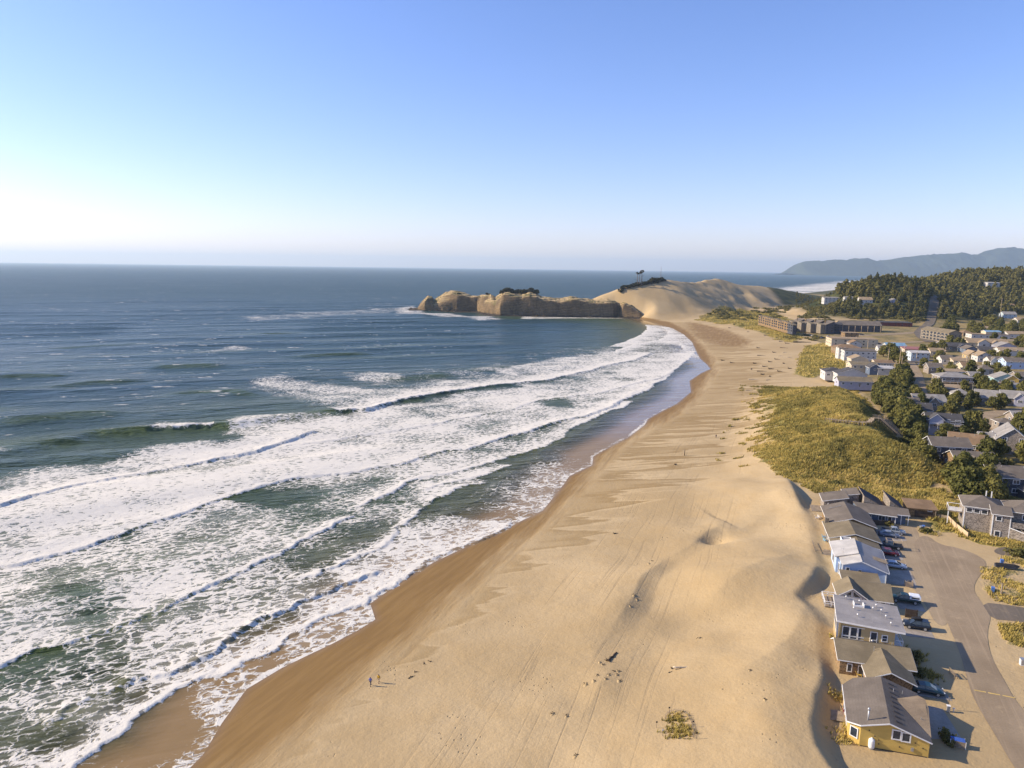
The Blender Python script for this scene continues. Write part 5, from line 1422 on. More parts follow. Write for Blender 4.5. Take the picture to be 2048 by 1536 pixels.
p = flat_p(1742, 1497)
t = thing('propane_tank', 'white upright propane tank against the yellow house wall', 'gas tank', p, -ROW_A)
MB().lathe([(.30, .12), (.40, .22), (.42, .4), (.42, 1.2), (.38, 1.42), (.22, 1.54)], 14).build('tank', WHITE, t, True)
MB().lathe([(.14, 1.5), (.15, 1.66), (.05, 1.68)], 10).build('valve_collar', WHITE, t, True)
MB().lathe([(.33, 0), (.33, .14), (.28, .14)], 12).build('foot_ring', METAL, t)

def adirondack(name, label, px, py, mat, rz, z=None, s=1.0, group='beach chairs by the houses'):
    p = flat_p(px, py) if z is None else P(px, py, z)
    o = thing(name, label, 'chair', (p[0], p[1], p[2]), rz, group)
    m = MB()
    for k in range(5): m.slab([(-.27 + k * .11, -.3, .38), (-.18 + k * .11, -.3, .38), (-.18 + k * .11, .28, .28), (-.27 + k * .11, .28, .28)], .03)
    m.build('seat', mat, o)
    m = MB()
    for k in range(5):
        xx = -.25 + k * .11
        m.add([(xx, .26, .28), (xx + .095, .26, .28), (xx + .095, .58, 1.0 - abs(k - 2) * .05), (xx, .58, 1.0 - abs(k - 2) * .05), (xx, .30, .27), (xx + .095, .30, .27), (xx + .095, .62, .99 - abs(k - 2) * .05), (xx, .62, .99 - abs(k - 2) * .05)], [(0, 1, 2, 3), (7, 6, 5, 4), (0, 4, 5, 1), (3, 2, 6, 7), (0, 3, 7, 4), (1, 5, 6, 2)])
    m.build('backrest', mat, o)
    for sx in (-1, 1):
        MB().box(sx * .36 - .07, sx * .36 + .07, -.34, .42, .56, .59).build('armrest', mat, o)
        for y in (-.3, .38): MB().box(sx * .34 - .03, sx * .34 + .03, y - .03, y + .03, 0, .555).build('leg', mat, o)
    o.scale = (s, s, s)
    return o
YEL = plain('yellow_chair_paint', (.72, .50, .12), .6, .08); BLUE = plain('blue_chair_paint', (.22, .48, .66), .6, .08); REDC = plain('red_cushion', (.50, .06, .05), .7, .1); DKC = plain('dark_canvas', (.06, .065, .08), .8, .2)
for lab, px, py, m_, rz in (('yellow slatted chair nearest the brown house door', 1712, 1346, YEL, 2.0), ('yellow slatted chair in front of two others by the brown house', 1718, 1353, YEL, 1.2), ('yellow slatted chair at the edge of the yellow house roof', 1723, 1349, YEL, 2.6),
                         ('blue slatted chair on the wooden deck edge', 1648, 1076, BLUE, 1.4), ('pale blue slatted chair beside another on the deck', 1651, 1083, BLUE, 1.8), ('yellow chair on sand in front of the grey roofed house', 1650, 1048, YEL, 1.6),
                         ('white chair out on the sand below the shed roofed house', 1634, 1038, WHITE, 1.3), ('white chair beside a dark one by the long wing house', 1639, 1036, WHITE, 1.9), ('red cushioned chair on the beach side of the yellow house', 1693, 1430, REDC, 1.4), ('dark canvas chair on the beach side of the yellow house', 1689, 1422, DKC, 1.5)):
    adirondack('beach_chair', lab, px, py, m_, rz)
p = flat_p(1676, 1434)
t = thing('wooden_platform', 'square wooden platform on the sand left of the yellow house', 'deck', (p[0], p[1], p[2]), -ROW_A)
m = MB()
for k in range(9): m.box(-1.3, 1.3, -1.35 + k * .3, -1.35 + k * .3 + .285, .18, .24)
m.build('boards', WOOD, t)
m = MB()
for x in (-1.1, 1.0): m.box(x, x + .12, -1.3, 1.3, -.25, .178)
m.build('joists', DARKWOOD, t)
# crate with a blue lid, bench frame, bin store, screens
p = flat_p(1914, 1492)
t = thing('slatted_bin', 'slatted wooden bin box with a blue lid near the yellow house', 'bin box', p, -ROW_A - .12)
m = MB()
for k in range(5): m.box(-.95, .95, -.46, -.43, .05 + k * .2, .2 + k * .2); m.box(-.95, .95, .43, .46, .05 + k * .2, .2 + k * .2); m.box(-.95, -.92, -.427, .427, .05 + k * .2, .2 + k * .2); m.box(.92, .95, -.427, .427, .05 + k * .2, .2 + k * .2)
m.build('slats', WOOD, t)
m = MB()
for x in (-.97, .93):
    for y in (-.48, .44): m.box(x - .01, x + .05, y - .01, y + .05, 0, 1.12)
m.build('corner_post', WHITE, t)
MB().slab([(-.9, -.40, 1.0), (.9, -.40, 1.0), (.9, .40, 1.12), (-.9, .40, 1.12)], .06).build('lid', plain('blue_lid', (.05, .11, .36), .5, .1), t)
p = flat_p(1907, 1352)
t = thing('wooden_bench', 'grey slatted wooden bench standing beside the road', 'bench', p, -ROW_A + math.pi / 2 + .2)
m = MB()
for k in range(4): m.box(-.9, .9, -.25 + k * .13, -.25 + k * .13 + .11, .42, .46)
m.build('seat', WOOD, t)
m = MB()
for k in range(9): m.box(-.88 + k * .21, -.80 + k * .21, .28, .31, .5, 1.0)
m.box(-.9, .9, .27, .32, 1.0, 1.07); m.build('backrest', WOOD, t)
for x in (-.85, .79):
    for y in (-.22, .25): MB().box(x, x + .06, y, y + .06, 0, .415 if y < 0 else 1.0).build('leg', WOOD, t)
p = flat_p(1817, 1172)
t = thing('bin_store', 'pale wooden bin store holding a dark bin behind the blue house drive', 'bin box', p, -ROW_A)
m = MB().box(-.75, -.70, -.6, .6, 0, 1.15).box(.70, .75, -.6, .6, 0, 1.15).box(-.695, .695, -.6, -.55, 0, 1.15)
m.build('panel', PALEWOOD, t)
MB().lathe([(.28, .05), (.36, 1.0), (.38, 1.25), (.1, 1.32)], 8).build('bin', DKC, t)
p = flat_p(1822, 1236)
t = thing('wooden_screen', 'dark vertical board screen beside the tan house car', 'fence', p, -ROW_A)
m = MB()
for k in range(9): m.box(-1.0 + k * .23, -1.0 + k * .23 + .215, -.02, .02, .05, 1.75)
m.build('boards', DARKWOOD, t)
for x in (-1.03, 1.06): MB().box(x - .05, x + .05, .021, .12, 0, 1.85).build('post', DARKWOOD, t)
p = flat_p(1838, 1243)
t = thing('barbecue', 'black kettle barbecue beside the dark board screen', 'barbecue', p)
MB().lathe([(.05, .55), (.26, .65), (.31, .8), (.24, 1.0), (.04, 1.06)], 12).build('bowl', BLACK, t, True)
for a in (0, 2.1, 4.2): MB().tube([(.1 * math.cos(a), .1 * math.sin(a), .62), (.32 * math.cos(a), .32 * math.sin(a), 0)], .02, 6).build('leg', METAL, t)
p = flat_p(1896, 1423)
t = thing('utility_pedestal', 'pale grey utility pedestal on the sandy verge', 'utility box', p, -ROW_A)
MB().box(-.22, .22, -.18, .18, 0, .95).build('cabinet', METAL, t); MB().slab([(-.26, -.22, 1.0), (.26, -.22, 1.0), (.26, .22, 1.04), (-.26, .22, 1.04)], .06).build('lid', WHITE, t)
t = thing('marker_post', 'tall thin post with two small signs behind the utility pedestal', 'post', flat_p(1896, 1419), -ROW_A)
MB().tube([(0, 0, 0), (0, 0, 2.3)], .045, 8).build('pole', DARKWOOD, t)
MB().box(-.16, .16, -.07, -.05, 1.75, 2.1).build('sign_plate', METAL, t)
t = thing('hydrant', 'short white standpipe right of the utility pedestal', 'standpipe', flat_p(1907, 1424))
MB().lathe([(.09, 0), (.07, .1), (.07, .6), (.1, .62), (.1, .7), (.03, .75)], 10).build('pipe', WHITE, t, True)
MB().bar((-.22, 0, .55), (.22, 0, .55), .07).build('crossbar', WHITE, t)
for lab, px, py, c in (('blue wheelie bin standing in the dune grass across the road', 2003, 1128, 'b'), ('blue lidded bin beside the tall dark post', 1985, 1184, 'b'), ('grey bin at the kerb near the garage', 1842, 1060, 'g'), ('blue bin next to the grey one near the garage', 1846, 1059, 'b')):
    t = thing('wheelie_bin', lab, 'bin', flat_p(px, py), rng.uniform(-.6, .2))
    m_ = plain('blue_bin', (.08, .17, .42), .5, .1) if c == 'b' else METAL
    MB().add([(-.25, -.3, .06), (.25, -.3, .06), (.25, .3, .06), (-.25, .3, .06), (-.3, -.36, 1.0), (.3, -.36, 1.0), (.3, .36, 1.0), (-.3, .36, 1.0)], [(3, 2, 1, 0), (4, 5, 6, 7), (0, 1, 5, 4), (1, 2, 6, 5), (2, 3, 7, 6), (3, 0, 4, 7)]).build('body', m_, t)
    MB().slab([(-.33, -.40, 1.05), (.33, -.40, 1.05), (.33, .42, 1.12), (-.33, .42, 1.12)], .06).build('lid', m_, t)
    for s in (-1, 1): MB().tube([(s * .27, .34, .1), (s * .33, .34, .1)], .1, 10).build('wheel', BLACK, t)
t = thing('boundary_post', 'tall dark timber post in the grass across the road', 'post', flat_p(2002, 1190), .2)
MB().obox((0, 0, 1.3), (1, 0, 0), (0, 1, 0), (0, 0, 1), .11, .11, 1.3).build('timber', WOOD, t); MB().box(-.13, .13, -.13, .13, 2.6, 2.68).build('cap', DARKWOOD, t)
p = flat_p(2012, 1137)
t = thing('covered_boat', 'long low hull under a black tarpaulin in the grass', 'boat', p, -.35)
MB().add([(-2.2, -.5, .2), (1.6, -.55, .2), (2.4, 0, .5), (1.6, .55, .2), (-2.2, .5, .2), (-2.2, -.62, .75), (1.6, -.66, .8), (2.6, 0, .95), (1.6, .66, .8), (-2.2, .62, .75)], [(4, 3, 2, 1, 0), (0, 1, 6, 5), (1, 2, 7, 6), (2, 3, 8, 7), (3, 4, 9, 8), (4, 0, 5, 9), (5, 6, 7, 8, 9)]).build('hull', DKC, t)
MB().add([(-2.25, -.66, .76), (1.6, -.7, .81), (2.65, 0, .96), (1.6, .7, .81), (-2.25, .66, .76), (-2.0, 0, 1.15), (1.5, 0, 1.25)], [(0, 1, 6, 5), (1, 2, 6), (2, 3, 6), (3, 4, 5, 6), (4, 0, 5)]).build('cover', BLACK, t)
t = thing('equipment_cabinet', 'white equipment cabinet on the sand across the road', 'utility box', flat_p(2046, 1330), -.3)
MB().box(-.5, .5, -.35, .35, 0, 1.1).build('cabinet', WHITE, t); MB().slab([(-.55, -.4, 1.17), (.55, -.4, 1.17), (.55, .4, 1.2), (-.55, .4, 1.2)], .06).build('lid', METAL, t); MB().box(-.4, .4, -.37, -.351, .15, 1.0).build('door', METAL, t)
# board walls by the garage and the fence in front of the long wing
def board_wall(label, pts, h, mat, dz=0):
    P0 = np.array(pts[0]); t = thing('board_wall', label, 'fence', tuple(P0))
    m = MB(); posts = []
    for a, b in zip(pts[:-1], pts[1:]):
        a = np.array(a) - P0; b = np.array(b) - P0; d = b - a; n = np.array([-d[1], d[0], 0]); n /= np.linalg.norm(n)
        m.add([a - n * .03, b - n * .03, b + n * .03, a + n * .03, a - n * .03 + (0, 0, h), b - n * .03 + (0, 0, h), b + n * .03 + (0, 0, h), a + n * .03 + (0, 0, h)], [(3, 2, 1, 0), (4, 5, 6, 7), (0, 1, 5, 4), (1, 2, 6, 5), (2, 3, 7, 6), (3, 0, 4, 7)])
        k = max(1, int(np.linalg.norm(d) / 2.4))
        posts += [a + d * i / k for i in range(k + 1)]
    m.build('boards', mat, t)
    for q in posts: MB().box(q[0] - .07, q[0] + .07, q[1] - .07, q[1] + .07, q[2] - .3, q[2] + h + .08).build('post', mat, t)
g0 = row_xy(37.4, 107.2); 
w1 = flat_p(1895, 1042); w2 = flat_p(1912, 1058); w3 = flat_p(1935, 1076)
board_wall('pale board wall running down from the garage to the road', [(w1[0], w1[1], 6.2), (w2[0], w2[1], 6.1), (w3[0], w3[1], 6.0)], 1.7, PALEWOOD)
board_wall('short weathered board wall joining the garage', [(g0[0], g0[1], 6.2), (w1[0] - .2, w1[1] + .1, 6.2)], 1.6, WOOD)
f0 = row_xy(18.6, 87.5); f1 = row_xy(19.2, 96.5); f2 = row_xy(24.6, 97.6)
board_wall('dark weathered fence before the long white trimmed wing', [(f0[0], f0[1], 6.1), (f1[0], f1[1], 6.15), (f2[0], f2[1], 6.2)], 1.5, DARKWOOD)

# ------------------------------------------------------------------ the town behind the dune
def town_house(label, pl, pr, py, depth, hw, hr, kind, axis, wall, roof, cat='house', name='town_house', rz=-.17, group=None, win=None, ze2=None, frac=.5, z=None, chim=False, extra=None, dz=0.0, ov=.5, bars=(1, 0)):
    """front wall spans photo pixels pl..pr with its foot at py"""
    c = hit((pl + pr) / 2, py) if z is None else P((pl + pr) / 2, py, z)
    dist = float(np.dot(c - CAM, _F)); w = (pr - pl) / FPX * dist
    h = House(name, label, c[0], c[1], float(c[2]) + dz, rz, cat, group)
    w2 = w / 2
    h.w = w; h.dist = dist
    h.block(-w2, w2, 0, depth, -2.0, hw, hr, kind, axis, wall, roof, ov, fas=dist < 520, frac=frac, ze2=ze2)
    # windows along the front in rows, and on the seaward side
    rows = [1.5] if hw < 4.2 else ([1.5, 4.2] if hw < 7 else [1.5, 4.1, 6.7])
    nw = win if win is not None else max(2, min(6, int(w / 3.2)))
    fr = dist < 640
    for zz in rows:
        for k in range(nw):
            x = -w2 + w * (k + .5) / nw + ((k * 7 + int(pl)) % 5 - 2) * .08
            ww = 1.0 + ((k * 3 + int(py)) % 4) * .22
            h.win((x, 0, zz + .15), (0, -1), min(ww, w / nw * .7), 1.15, bars if fr else (0, 0), frame=fr, t=.14)
        for k in range(max(1, int(depth / 5))):
            h.win((-w2, depth * (k + .5) / max(1, int(depth / 5)), zz + .15), (-1, 0), 1.2, 1.2, (0, 0), frame=fr, t=.14)
    h.win((-w2 + w * .5 + (w / nw) * .5, 0, .95), (0, -1), .9, 1.9, frame=fr, name='door', mat=DARKWOOD, t=.1)
    if chim: h.box('chimney', (-w2 + w * .3, -w2 + w * .3 + .7, depth * .5, depth * .5 + .7, hw + hr * .3, hw + hr + 1.0), MAT['brown'])
    for k in range(2):
        x = (-.2 + .45 * k) * w
        if dist < 520 and kind in ('gable', 'hip'): MB().tube([(x, depth * .4, hw), (x, depth * .4, hw + hr + .35)], .07, 6).build('vent_pipe', METAL, h.o)
    if extra: extra(h)
    reg(c[0] - math.sin(rz) * depth * .5, c[1] + math.cos(rz) * depth * .5, max(w, depth) * .62)
    return h

def front_gable(x0, x1, d, hw, hr, wall, roof, off=0.0):
    def f(h):
        a = (x0 - .5) * h.w; b = (x1 - .5) * h.w
        h.block(a, b, -d, 2.5, -1.9, hw, hr, 'gable', 'y', wall, roof, .4, fas=h.dist < 640, wname='front_wall')
        h.win(((a + b) / 2, -d, hw * .52), (0, -1), min(1.8, (b - a) * .5), 1.2, (1, 1), frame=h.dist < 640, t=.14)
    return f
def deck(d, z0, rail=WHITE, posts=3):
    def f(h):
        h.box('deck', (-h.w * .48, h.w * .48, -d, -.08, z0 - .16, z0), WOOD)
        m = MB()
        for k in range(5):
            x = -h.w * .47 + h.w * .94 * k / 4; m.bar((x, -d + .08, -1), (x, -d + .08, z0 + 1.0), .12)
        m.bar((-h.w * .48, -d + .08, z0 + 1.0), (h.w * .48, -d + .08, z0 + 1.0), .1); m.bar((-h.w * .48, -d + .08, z0 + .55), (h.w * .48, -d + .08, z0 + .55), .06)
        m.build('deck_railing', rail, h.o)
    return f
def both(*fs): return lambda h: [f(h) for f in fs]

Tn = town_house
# nearest first
Tn('dark shingled two storey house at the right edge behind the grey house', 1984, 2075, 992, 10, 5.6, 2.4, 'gable', 'x', 'dark', 'r_grey', extra=front_gable(.55, .92, 3.5, 2.8, 1.4, 'dark', 'r_grey'), win=3, z=6)
Tn('grey shingled house with front gable and white gridded window behind the big pine clump', 1916, 1992, 946, 11, 3.4, 2.6, 'gable', 'x', 'brown', 'r_grey', extra=front_gable(.18, .70, 3.2, 3.0, 2.2, 'brown', 'r_grey'), win=2, z=6)
Tn('two storey grey house with white gutters on the slope end of the dune', 1866, 1936, 924, 9, 5.6, 2.3, 'gable', 'x', 'dark', 'r_grey', win=3, z=6.5, bars=(1, 0))
Tn('brown shingle roofed house half hidden by pines', 1900, 1958, 902, 10, 2.8, 3.0, 'gable', 'x', 'brown', 'r_brown', win=2, z=6, rz=-.55, extra=front_gable(.0, .34, 2.2, 2.8, 1.8, 'cream', 'r_dark'))
Tn('grey house with a steep shingled gable and white framed windows near the right edge', 1996, 2050, 902, 13, 4.4, 4.2, 'gable', 'y', 'grey', 'r_light', win=2, z=6, rz=-.45, extra=lambda h: h.block(-h.w * 1.0, -h.w * .52, 2.5, 9.5, -1.9, 3.2, 1.9, 'gable', 'x', 'grey', 'r_light', .4, wname='side_wall'))
Tn('grey house with broad deck and a wall of white windows', 1856, 1918, 862, 9, 4.6, 2.2, 'gable', 'x', 'grey', 'r_dark', win=4, z=6, rz=-.3, extra=both(front_gable(.05, .45, 1.2, 5.0, 2.2, 'lavender', 'r_dark'), deck(3.0, 2.9)))
Tn('small grey garage with flat dark doors by the court', 2000, 2030, 858, 7, 2.7, 1.4, 'hip', 'x', 'grey', 'r_grey', cat='garage', name='garage', win=1, z=6)
Tn('light grey roofed cottage at the right edge above the garage', 2031, 2075, 850, 9, 2.9, 2.4, 'gable', 'x', 'grey', 'r_light', win=2, z=6)
Tn('dark blue roofed cottage lower of a pair under the pines', 1818, 1860, 833, 9, 3.0, 2.8, 'gable', 'x', 'grey', 'r_dark', win=2, z=6, rz=-.35, extra=front_gable(.0, .4, 1.6, 2.8, 2.0, 'grey', 'r_dark'))
Tn('grey cottage with small gable upper of a pair under the pines', 1802, 1836, 819, 8, 2.9, 2.4, 'gable', 'x', 'grey', 'r_grey', win=2, z=6, rz=-.3)
Tn('long grey house with a strip of red roofing', 1832, 1890, 814, 10, 3.0, 2.6, 'gable', 'x', 'grey', 'r_light', win=3, z=6, extra=both(front_gable(.42, .72, 1.5, 2.9, 2.2, 'grey', 'r_dark'), lambda h: h.roof([[(-h.w * .5, 5.1, 5.95), (h.w * .5, 5.1, 5.95), (h.w * .5, 6.6, 5.45), (-h.w * .5, 6.6, 5.45)]], 'r_red', .1, 'red_ridge')))
Tn('light grey gabled cottage in the gap between dark pines', 1953, 1992, 806, 9, 3.0, 3.2, 'gable', 'x', 'grey', 'r_light', win=2, z=6, rz=-.5)
Tn('grey gabled cottage with white window at the right edge', 2006, 2048, 808, 10, 3.2, 3.0, 'gable', 'x', 'grey', 'r_light', win=2, z=6, rz=-.45, extra=front_gable(.5, .95, 1.2, 3.2, 2.4, 'lavender', 'r_light'))
Tn('hip roofed grey cottage below the large decked house', 1912, 1941, 801, 9, 3.0, 2.4, 'hip', 'x', 'white', 'r_light', win=2, z=6)
Tn('flat tan roofed garage under the large decked house', 1890, 1925, 787, 8, 2.9, .9, 'shed', 'x', 'grey', 'r_tan', cat='garage', name='garage', win=1, z=6)
Tn('low brown roofed house below the turquoise and yellow gable', 1996, 2036, 783, 10, 2.7, 1.6, 'gable', 'x', 'brown', 'r_brown', win=2, z=6)
Tn('large grey house with white bands and a full width deck', 1881, 1941, 774, 12, 5.8, 2.0, 'hip', 'x', 'grey', 'r_light', win=4, z=6, extra=deck(2.4, 2.9))
Tn('long grey roofed house with blue eaves on the dune top', 1679, 1742, 773, 9, 3.0, 2.0, 'gable', 'x', 'lavender', 'r_taupe', win=4, z=6.5, chim=False)
Tn('turquoise house with a yellow gable', 1991, 2033, 768, 11, 3.4, 2.8, 'gable', 'y', 'teal', 'r_light', win=2, z=6, rz=-.3, extra=front_gable(.45, .98, 1.2, 3.2, 2.4, 'yellow', 'r_light'))
Tn('white boarded house with a wide low gable behind the long grey roof', 1676, 1732, 761, 10, 4.0, 3.0, 'gable', 'y', 'white', 'r_dark', win=3, z=6.5)
Tn('dark hip roofed house with white corner posts nearest the beach', 1651, 1690, 755, 12, 3.6, 2.0, 'hip', 'x', 'white', 'r_dark', win=3, z=6.5)
Tn('light blue flat roofed house above the large decked house', 1891, 1931, 754, 10, 3.4, .5, 'shed', 'x', 'lightblue', 'r_tan', win=4, z=6)
Tn('long low white roofed shed beside the blue gable', 1757, 1789, 745, 8, 2.6, .8, 'shed', 'x', 'white', 'r_metal', win=2, z=6, cat='shed')
Tn('small house with a slate blue gable on the street corner', 1740, 1760, 744, 9, 2.9, 2.2, 'gable', 'y', 'slate', 'r_dark', win=1, z=6)
Tn('long low brown roofed building below the beige gable', 1704, 1754, 739, 13, 3.0, 1.6, 'gable', 'x', 'cream', 'r_taupe', win=4, z=6)
Tn('brown roofed bungalow on the street corner', 1752, 1786, 734, 12, 2.8, 1.6, 'gable', 'x', 'cream', 'r_brown', win=3, z=6)
Tn('blue walled house with dark roof at the right edge', 2014, 2066, 737, 12, 4.6, 2.4, 'gable', 'x', 'blue', 'r_grey', win=3, z=6)
Tn('grey roofed cottage with a white gable left of the blue walled house', 1981, 2016, 731, 11, 3.4, 2.6, 'gable', 'x', 'white', 'r_grey', win=2, z=6, extra=front_gable(.02, .36, 1.0, 3.4, 2.6, 'white', 'r_grey'))
Tn('beige gabled house on sand beside the white apartments', 1703, 1735, 729, 11, 4.0, 2.2, 'gable', 'y', 'cream', 'r_tan', win=2, z=6)
Tn('tan roofed bungalow among pines', 1908, 1939, 730, 11, 3.0, 1.6, 'gable', 'x', 'cream', 'r_tan', win=3, z=6)
Tn('white and tan house with twin front gables', 1956, 1983, 723, 11, 4.2, 2.8, 'gable', 'y', 'white', 'r_tan', win=2, z=6)
Tn('tan house with a steep white edged gable', 1937, 1957, 719, 11, 3.6, 3.0, 'gable', 'y', 'tan', 'r_tan', win=2, z=6)
Tn('pale blue and white two storey house beside the red roof', 1823, 1857, 720, 11, 5.4, 1.2, 'gable', 'x', 'lightblue', 'r_metal', win=4, z=6)
Tn('long white two storey apartments facing the beach grass', 1690, 1750, 718, 12, 6.2, .6, 'shed', 'x', 'white', 'r_grey', cat='apartments', name='apartment_building', win=6, z=6)
Tn('white tower end of the beach apartments', 1677, 1691, 714, 9, 7.2, .8, 'gable', 'x', 'white', 'r_brown', cat='apartments', name='apartment_building', win=2, z=6)
Tn('white walled house with a wide tan roof by the right edge', 2002, 2052, 712, 14, 4.2, 2.2, 'gable', 'x', 'white', 'r_tan', win=4, z=6)
Tn('low house with a red metal roof', 1811, 1850, 706, 11, 2.9, 1.2, 'shed', 'x', 'cream', 'r_red', win=3, z=6)
Tn('brown roofed building by the beach ramp', 1672, 1722, 705, 14, 3.6, 2.6, 'hip', 'x', 'brown', 'r_brown', win=4, z=6)
Tn('pale bluish gabled house above the white walled one', 1997, 2032, 702, 12, 4.0, 3.0, 'gable', 'y', 'lavender', 'r_light', win=2, z=6)
Tn('grey house with a dark roof and two small gables', 1894, 1940, 701, 13, 3.4, 2.8, 'gable', 'x', 'grey', 'r_dark', win=3, z=6, extra=front_gable(.45, .75, 1.5, 3.2, 2.4, 'slate', 'r_dark'))
Tn('white gabled cottage against the dark roofed house', 1877, 1894, 699, 11, 3.4, 2.6, 'gable', 'y', 'white', 'r_light', win=1, z=6)
Tn('house with a bright blue metal roof', 1775, 1811, 699, 13, 3.0, 2.2, 'gable', 'x', 'white', 'r_blue', win=3, z=6)
Tn('big tan roofed house with white front gables', 1940, 2014, 695, 16, 4.0, 3.4, 'gable', 'x', 'cream', 'r_tan', win=5, z=6, extra=both(front_gable(.22, .5, 2, 4.2, 3.0, 'white', 'r_tan'), front_gable(.56, .76, 1.5, 3.8, 2.6, 'white', 'r_tan')))
Tn('long tan commercial block with white garage doors', 1665, 1752, 692, 20, 6.2, .3, 'flat', 'x', 'cream', 'r_tan', cat='shop building', name='commercial_building', win=5, z=6)
Tn('three storey brown apartment block beside the curving road', 1896, 1922, 686, 46, 9.6, 2.6, 'gable', 'y', 'taupe', 'r_taupe', cat='apartments', name='apartment_building', win=3, z=6, rz=.02, extra=lambda h: [h.win((-h.w / 2, 4 + k * 6, zz), (-1, 0), 3.4, 1.7, frame=False, name='recess_shade_pane') for k in range(7) for zz in (1.8, 4.8, 7.8)])  # flat dark panes paint the shade of the balcony recesses
Tn('long low white motel with turquoise and tan roofs', 1946, 2016, 677, 14, 4.0, .4, 'flat', 'x', 'white', 'r_tan', cat='motel', name='motel', win=6, z=6, extra=lambda h: h.block(-h.w * .1, h.w * .3, 3, 14, 3.9, 6.6, 1.2, 'gable', 'x', 'cream', 'r_blue', .4, wname='upper_wall'))
Tn('pale house behind the motel at the right edge', 2018, 2062, 676, 14, 4.0, 2.4, 'gable', 'x', 'white', 'r_tan', win=3, z=6)
Tn('long low dark red building left of the curving road', 1760, 1822, 653, 18, 4.6, .6, 'shed', 'x', 'red', 'r_dark', cat='shop building', name='commercial_building', win=5)
Tn('dark lodge with a long grey roof under the hill', 1684, 1760, 664, 22, 7.4, 4.2, 'gable', 'x', 'dark', 'r_grey', cat='lodge', name='lodge', win=7, extra=lambda h: [h.box('post', (x, x + .5, -1.6, -1.1, -1, 7.0), PALEWOOD) for x in np.linspace(-h.w * .48, h.w * .46, 7)])
Tn('flat roofed restaurant with a terrace in front of the lodge', 1690, 1716, 676, 14, 5.0, .4, 'flat', 'x', 'brown', 'r_tan', cat='restaurant', name='restaurant', win=3, z=6)
# houses on the wooded hill
Tn('large white house alone on the western shoulder of the hill', 1649, 1678, 606, 16, 7.5, .8, 'shed', 'x', 'white', 'r_light', win=4)
Tn('small white outbuilding just right of the large white hill house', 1690, 1706, 602, 10, 5.0, 1.2, 'gable', 'x', 'white', 'r_light', win=2, cat='shed')
Tn('white gabled house midway along the hill', 1720, 1744, 609, 14, 6.5, 3.6, 'gable', 'x', 'white', 'r_tan', win=3)
Tn('grey and white house at the edge of the hill wood', 1780, 1797, 611, 12, 6.0, 3.2, 'gable', 'y', 'lavender', 'r_light', win=2)
Tn('modern pale house high among the trees of the right hill', 1976, 1998, 575, 14, 8.0, .9, 'shed', 'x', 'white', 'r_metal', win=3)
Tn('pale blue house at the foot of the right hill', 2008, 2032, 637, 14, 6.0, 3.4, 'gable', 'x', 'lightblue', 'r_light', win=3)
Tn('brown roofed house among trees of the right hill', 2012, 2029, 618, 12, 5.0, 3.0, 'gable', 'x', 'brown', 'r_brown', win=2)
Tn('white house with tan roof by the right edge below the hill', 2036, 2064, 648, 14, 5.0, 3.0, 'gable', 'x', 'white', 'r_tan', win=3)
# townhouses on the bluff above the beach
for k in range(10):
    px = 1524 + k * 6.6 + (k % 2) * 1.3; py = 648 + k * 1.9
    end = k == 9  # nearest unit gets dark walls to stand for the shaded terrace end
    Tn(['seaward', 'second', 'third', 'fourth', 'fifth', 'sixth', 'seventh', 'eighth', 'ninth', 'last and nearest'][k] + ' townhouse of the weathered bluff terrace, counted from the great dune', px, px + 7.6, py, 11.8, 7.8 + (k % 3) * .4, 2.0, 'shed', 'x', 'brown' if not end else 'dark', 'r_taupe', cat='townhouse', name='townhouse', group='townhouses in the bluff terrace', win=1, rz=.06, chim=True, frac=.5, z=8, extra=lambda h: [h.win((-h.w / 2, 3.0 + 5.6 * j, zz), (-1, 0), 3.6, 1.9, frame=False, name='recess_shade_pane') for j in (0, 1) for zz in (1.7, 4.6, 7.3)])  # dark panes on the west wall stand for shade in recessed balconies
for k, (a, b, y, lab) in enumerate(((1594, 1608, 658, 'first'), (1611, 1627, 660, 'second'), (1630, 1646, 662, 'third'), (1650, 1668, 664, 'fourth'))):
    Tn(lab + ' dark block with slanted roof right of the bluff terrace', a, b, y, 15, 7.6, 3.8, 'shed', 'y', 'dark', 'r_grey', cat='townhouse', name='townhouse', group='dark slanted roof blocks', win=2, rz=.05, z=7.5, chim=True,
       extra=lambda h: h.block(-h.w * .5 - 4.5, -h.w * .5 - .05, 1.5, 12, -2, 7.6, 1.5, 'shed', 'x', 'taupe', 'r_taupe', .2, fas=False, wname='bay_wall'))  # paler side bay stands for the sunlit west facade, dark walls for shaded ends
Tn('dark annex joining the slanted blocks and the lodge', 1668, 1684, 663, 16, 7.5, 2.0, 'gable', 'x', 'dark', 'r_dark', cat='lodge', name='lodge', win=3, z=7.5)
Tn('dark red gabled cottage behind the white tower', 1700, 1722, 697, 10, 4.6, 2.4, 'gable', 'y', 'white', 'r_brown', win=1, z=6)
Tn('pale roofed house left of the turquoise gable', 1942, 1962, 762, 9, 3.0, 2.2, 'gable', 'x', 'grey', 'r_light', win=2, z=6)

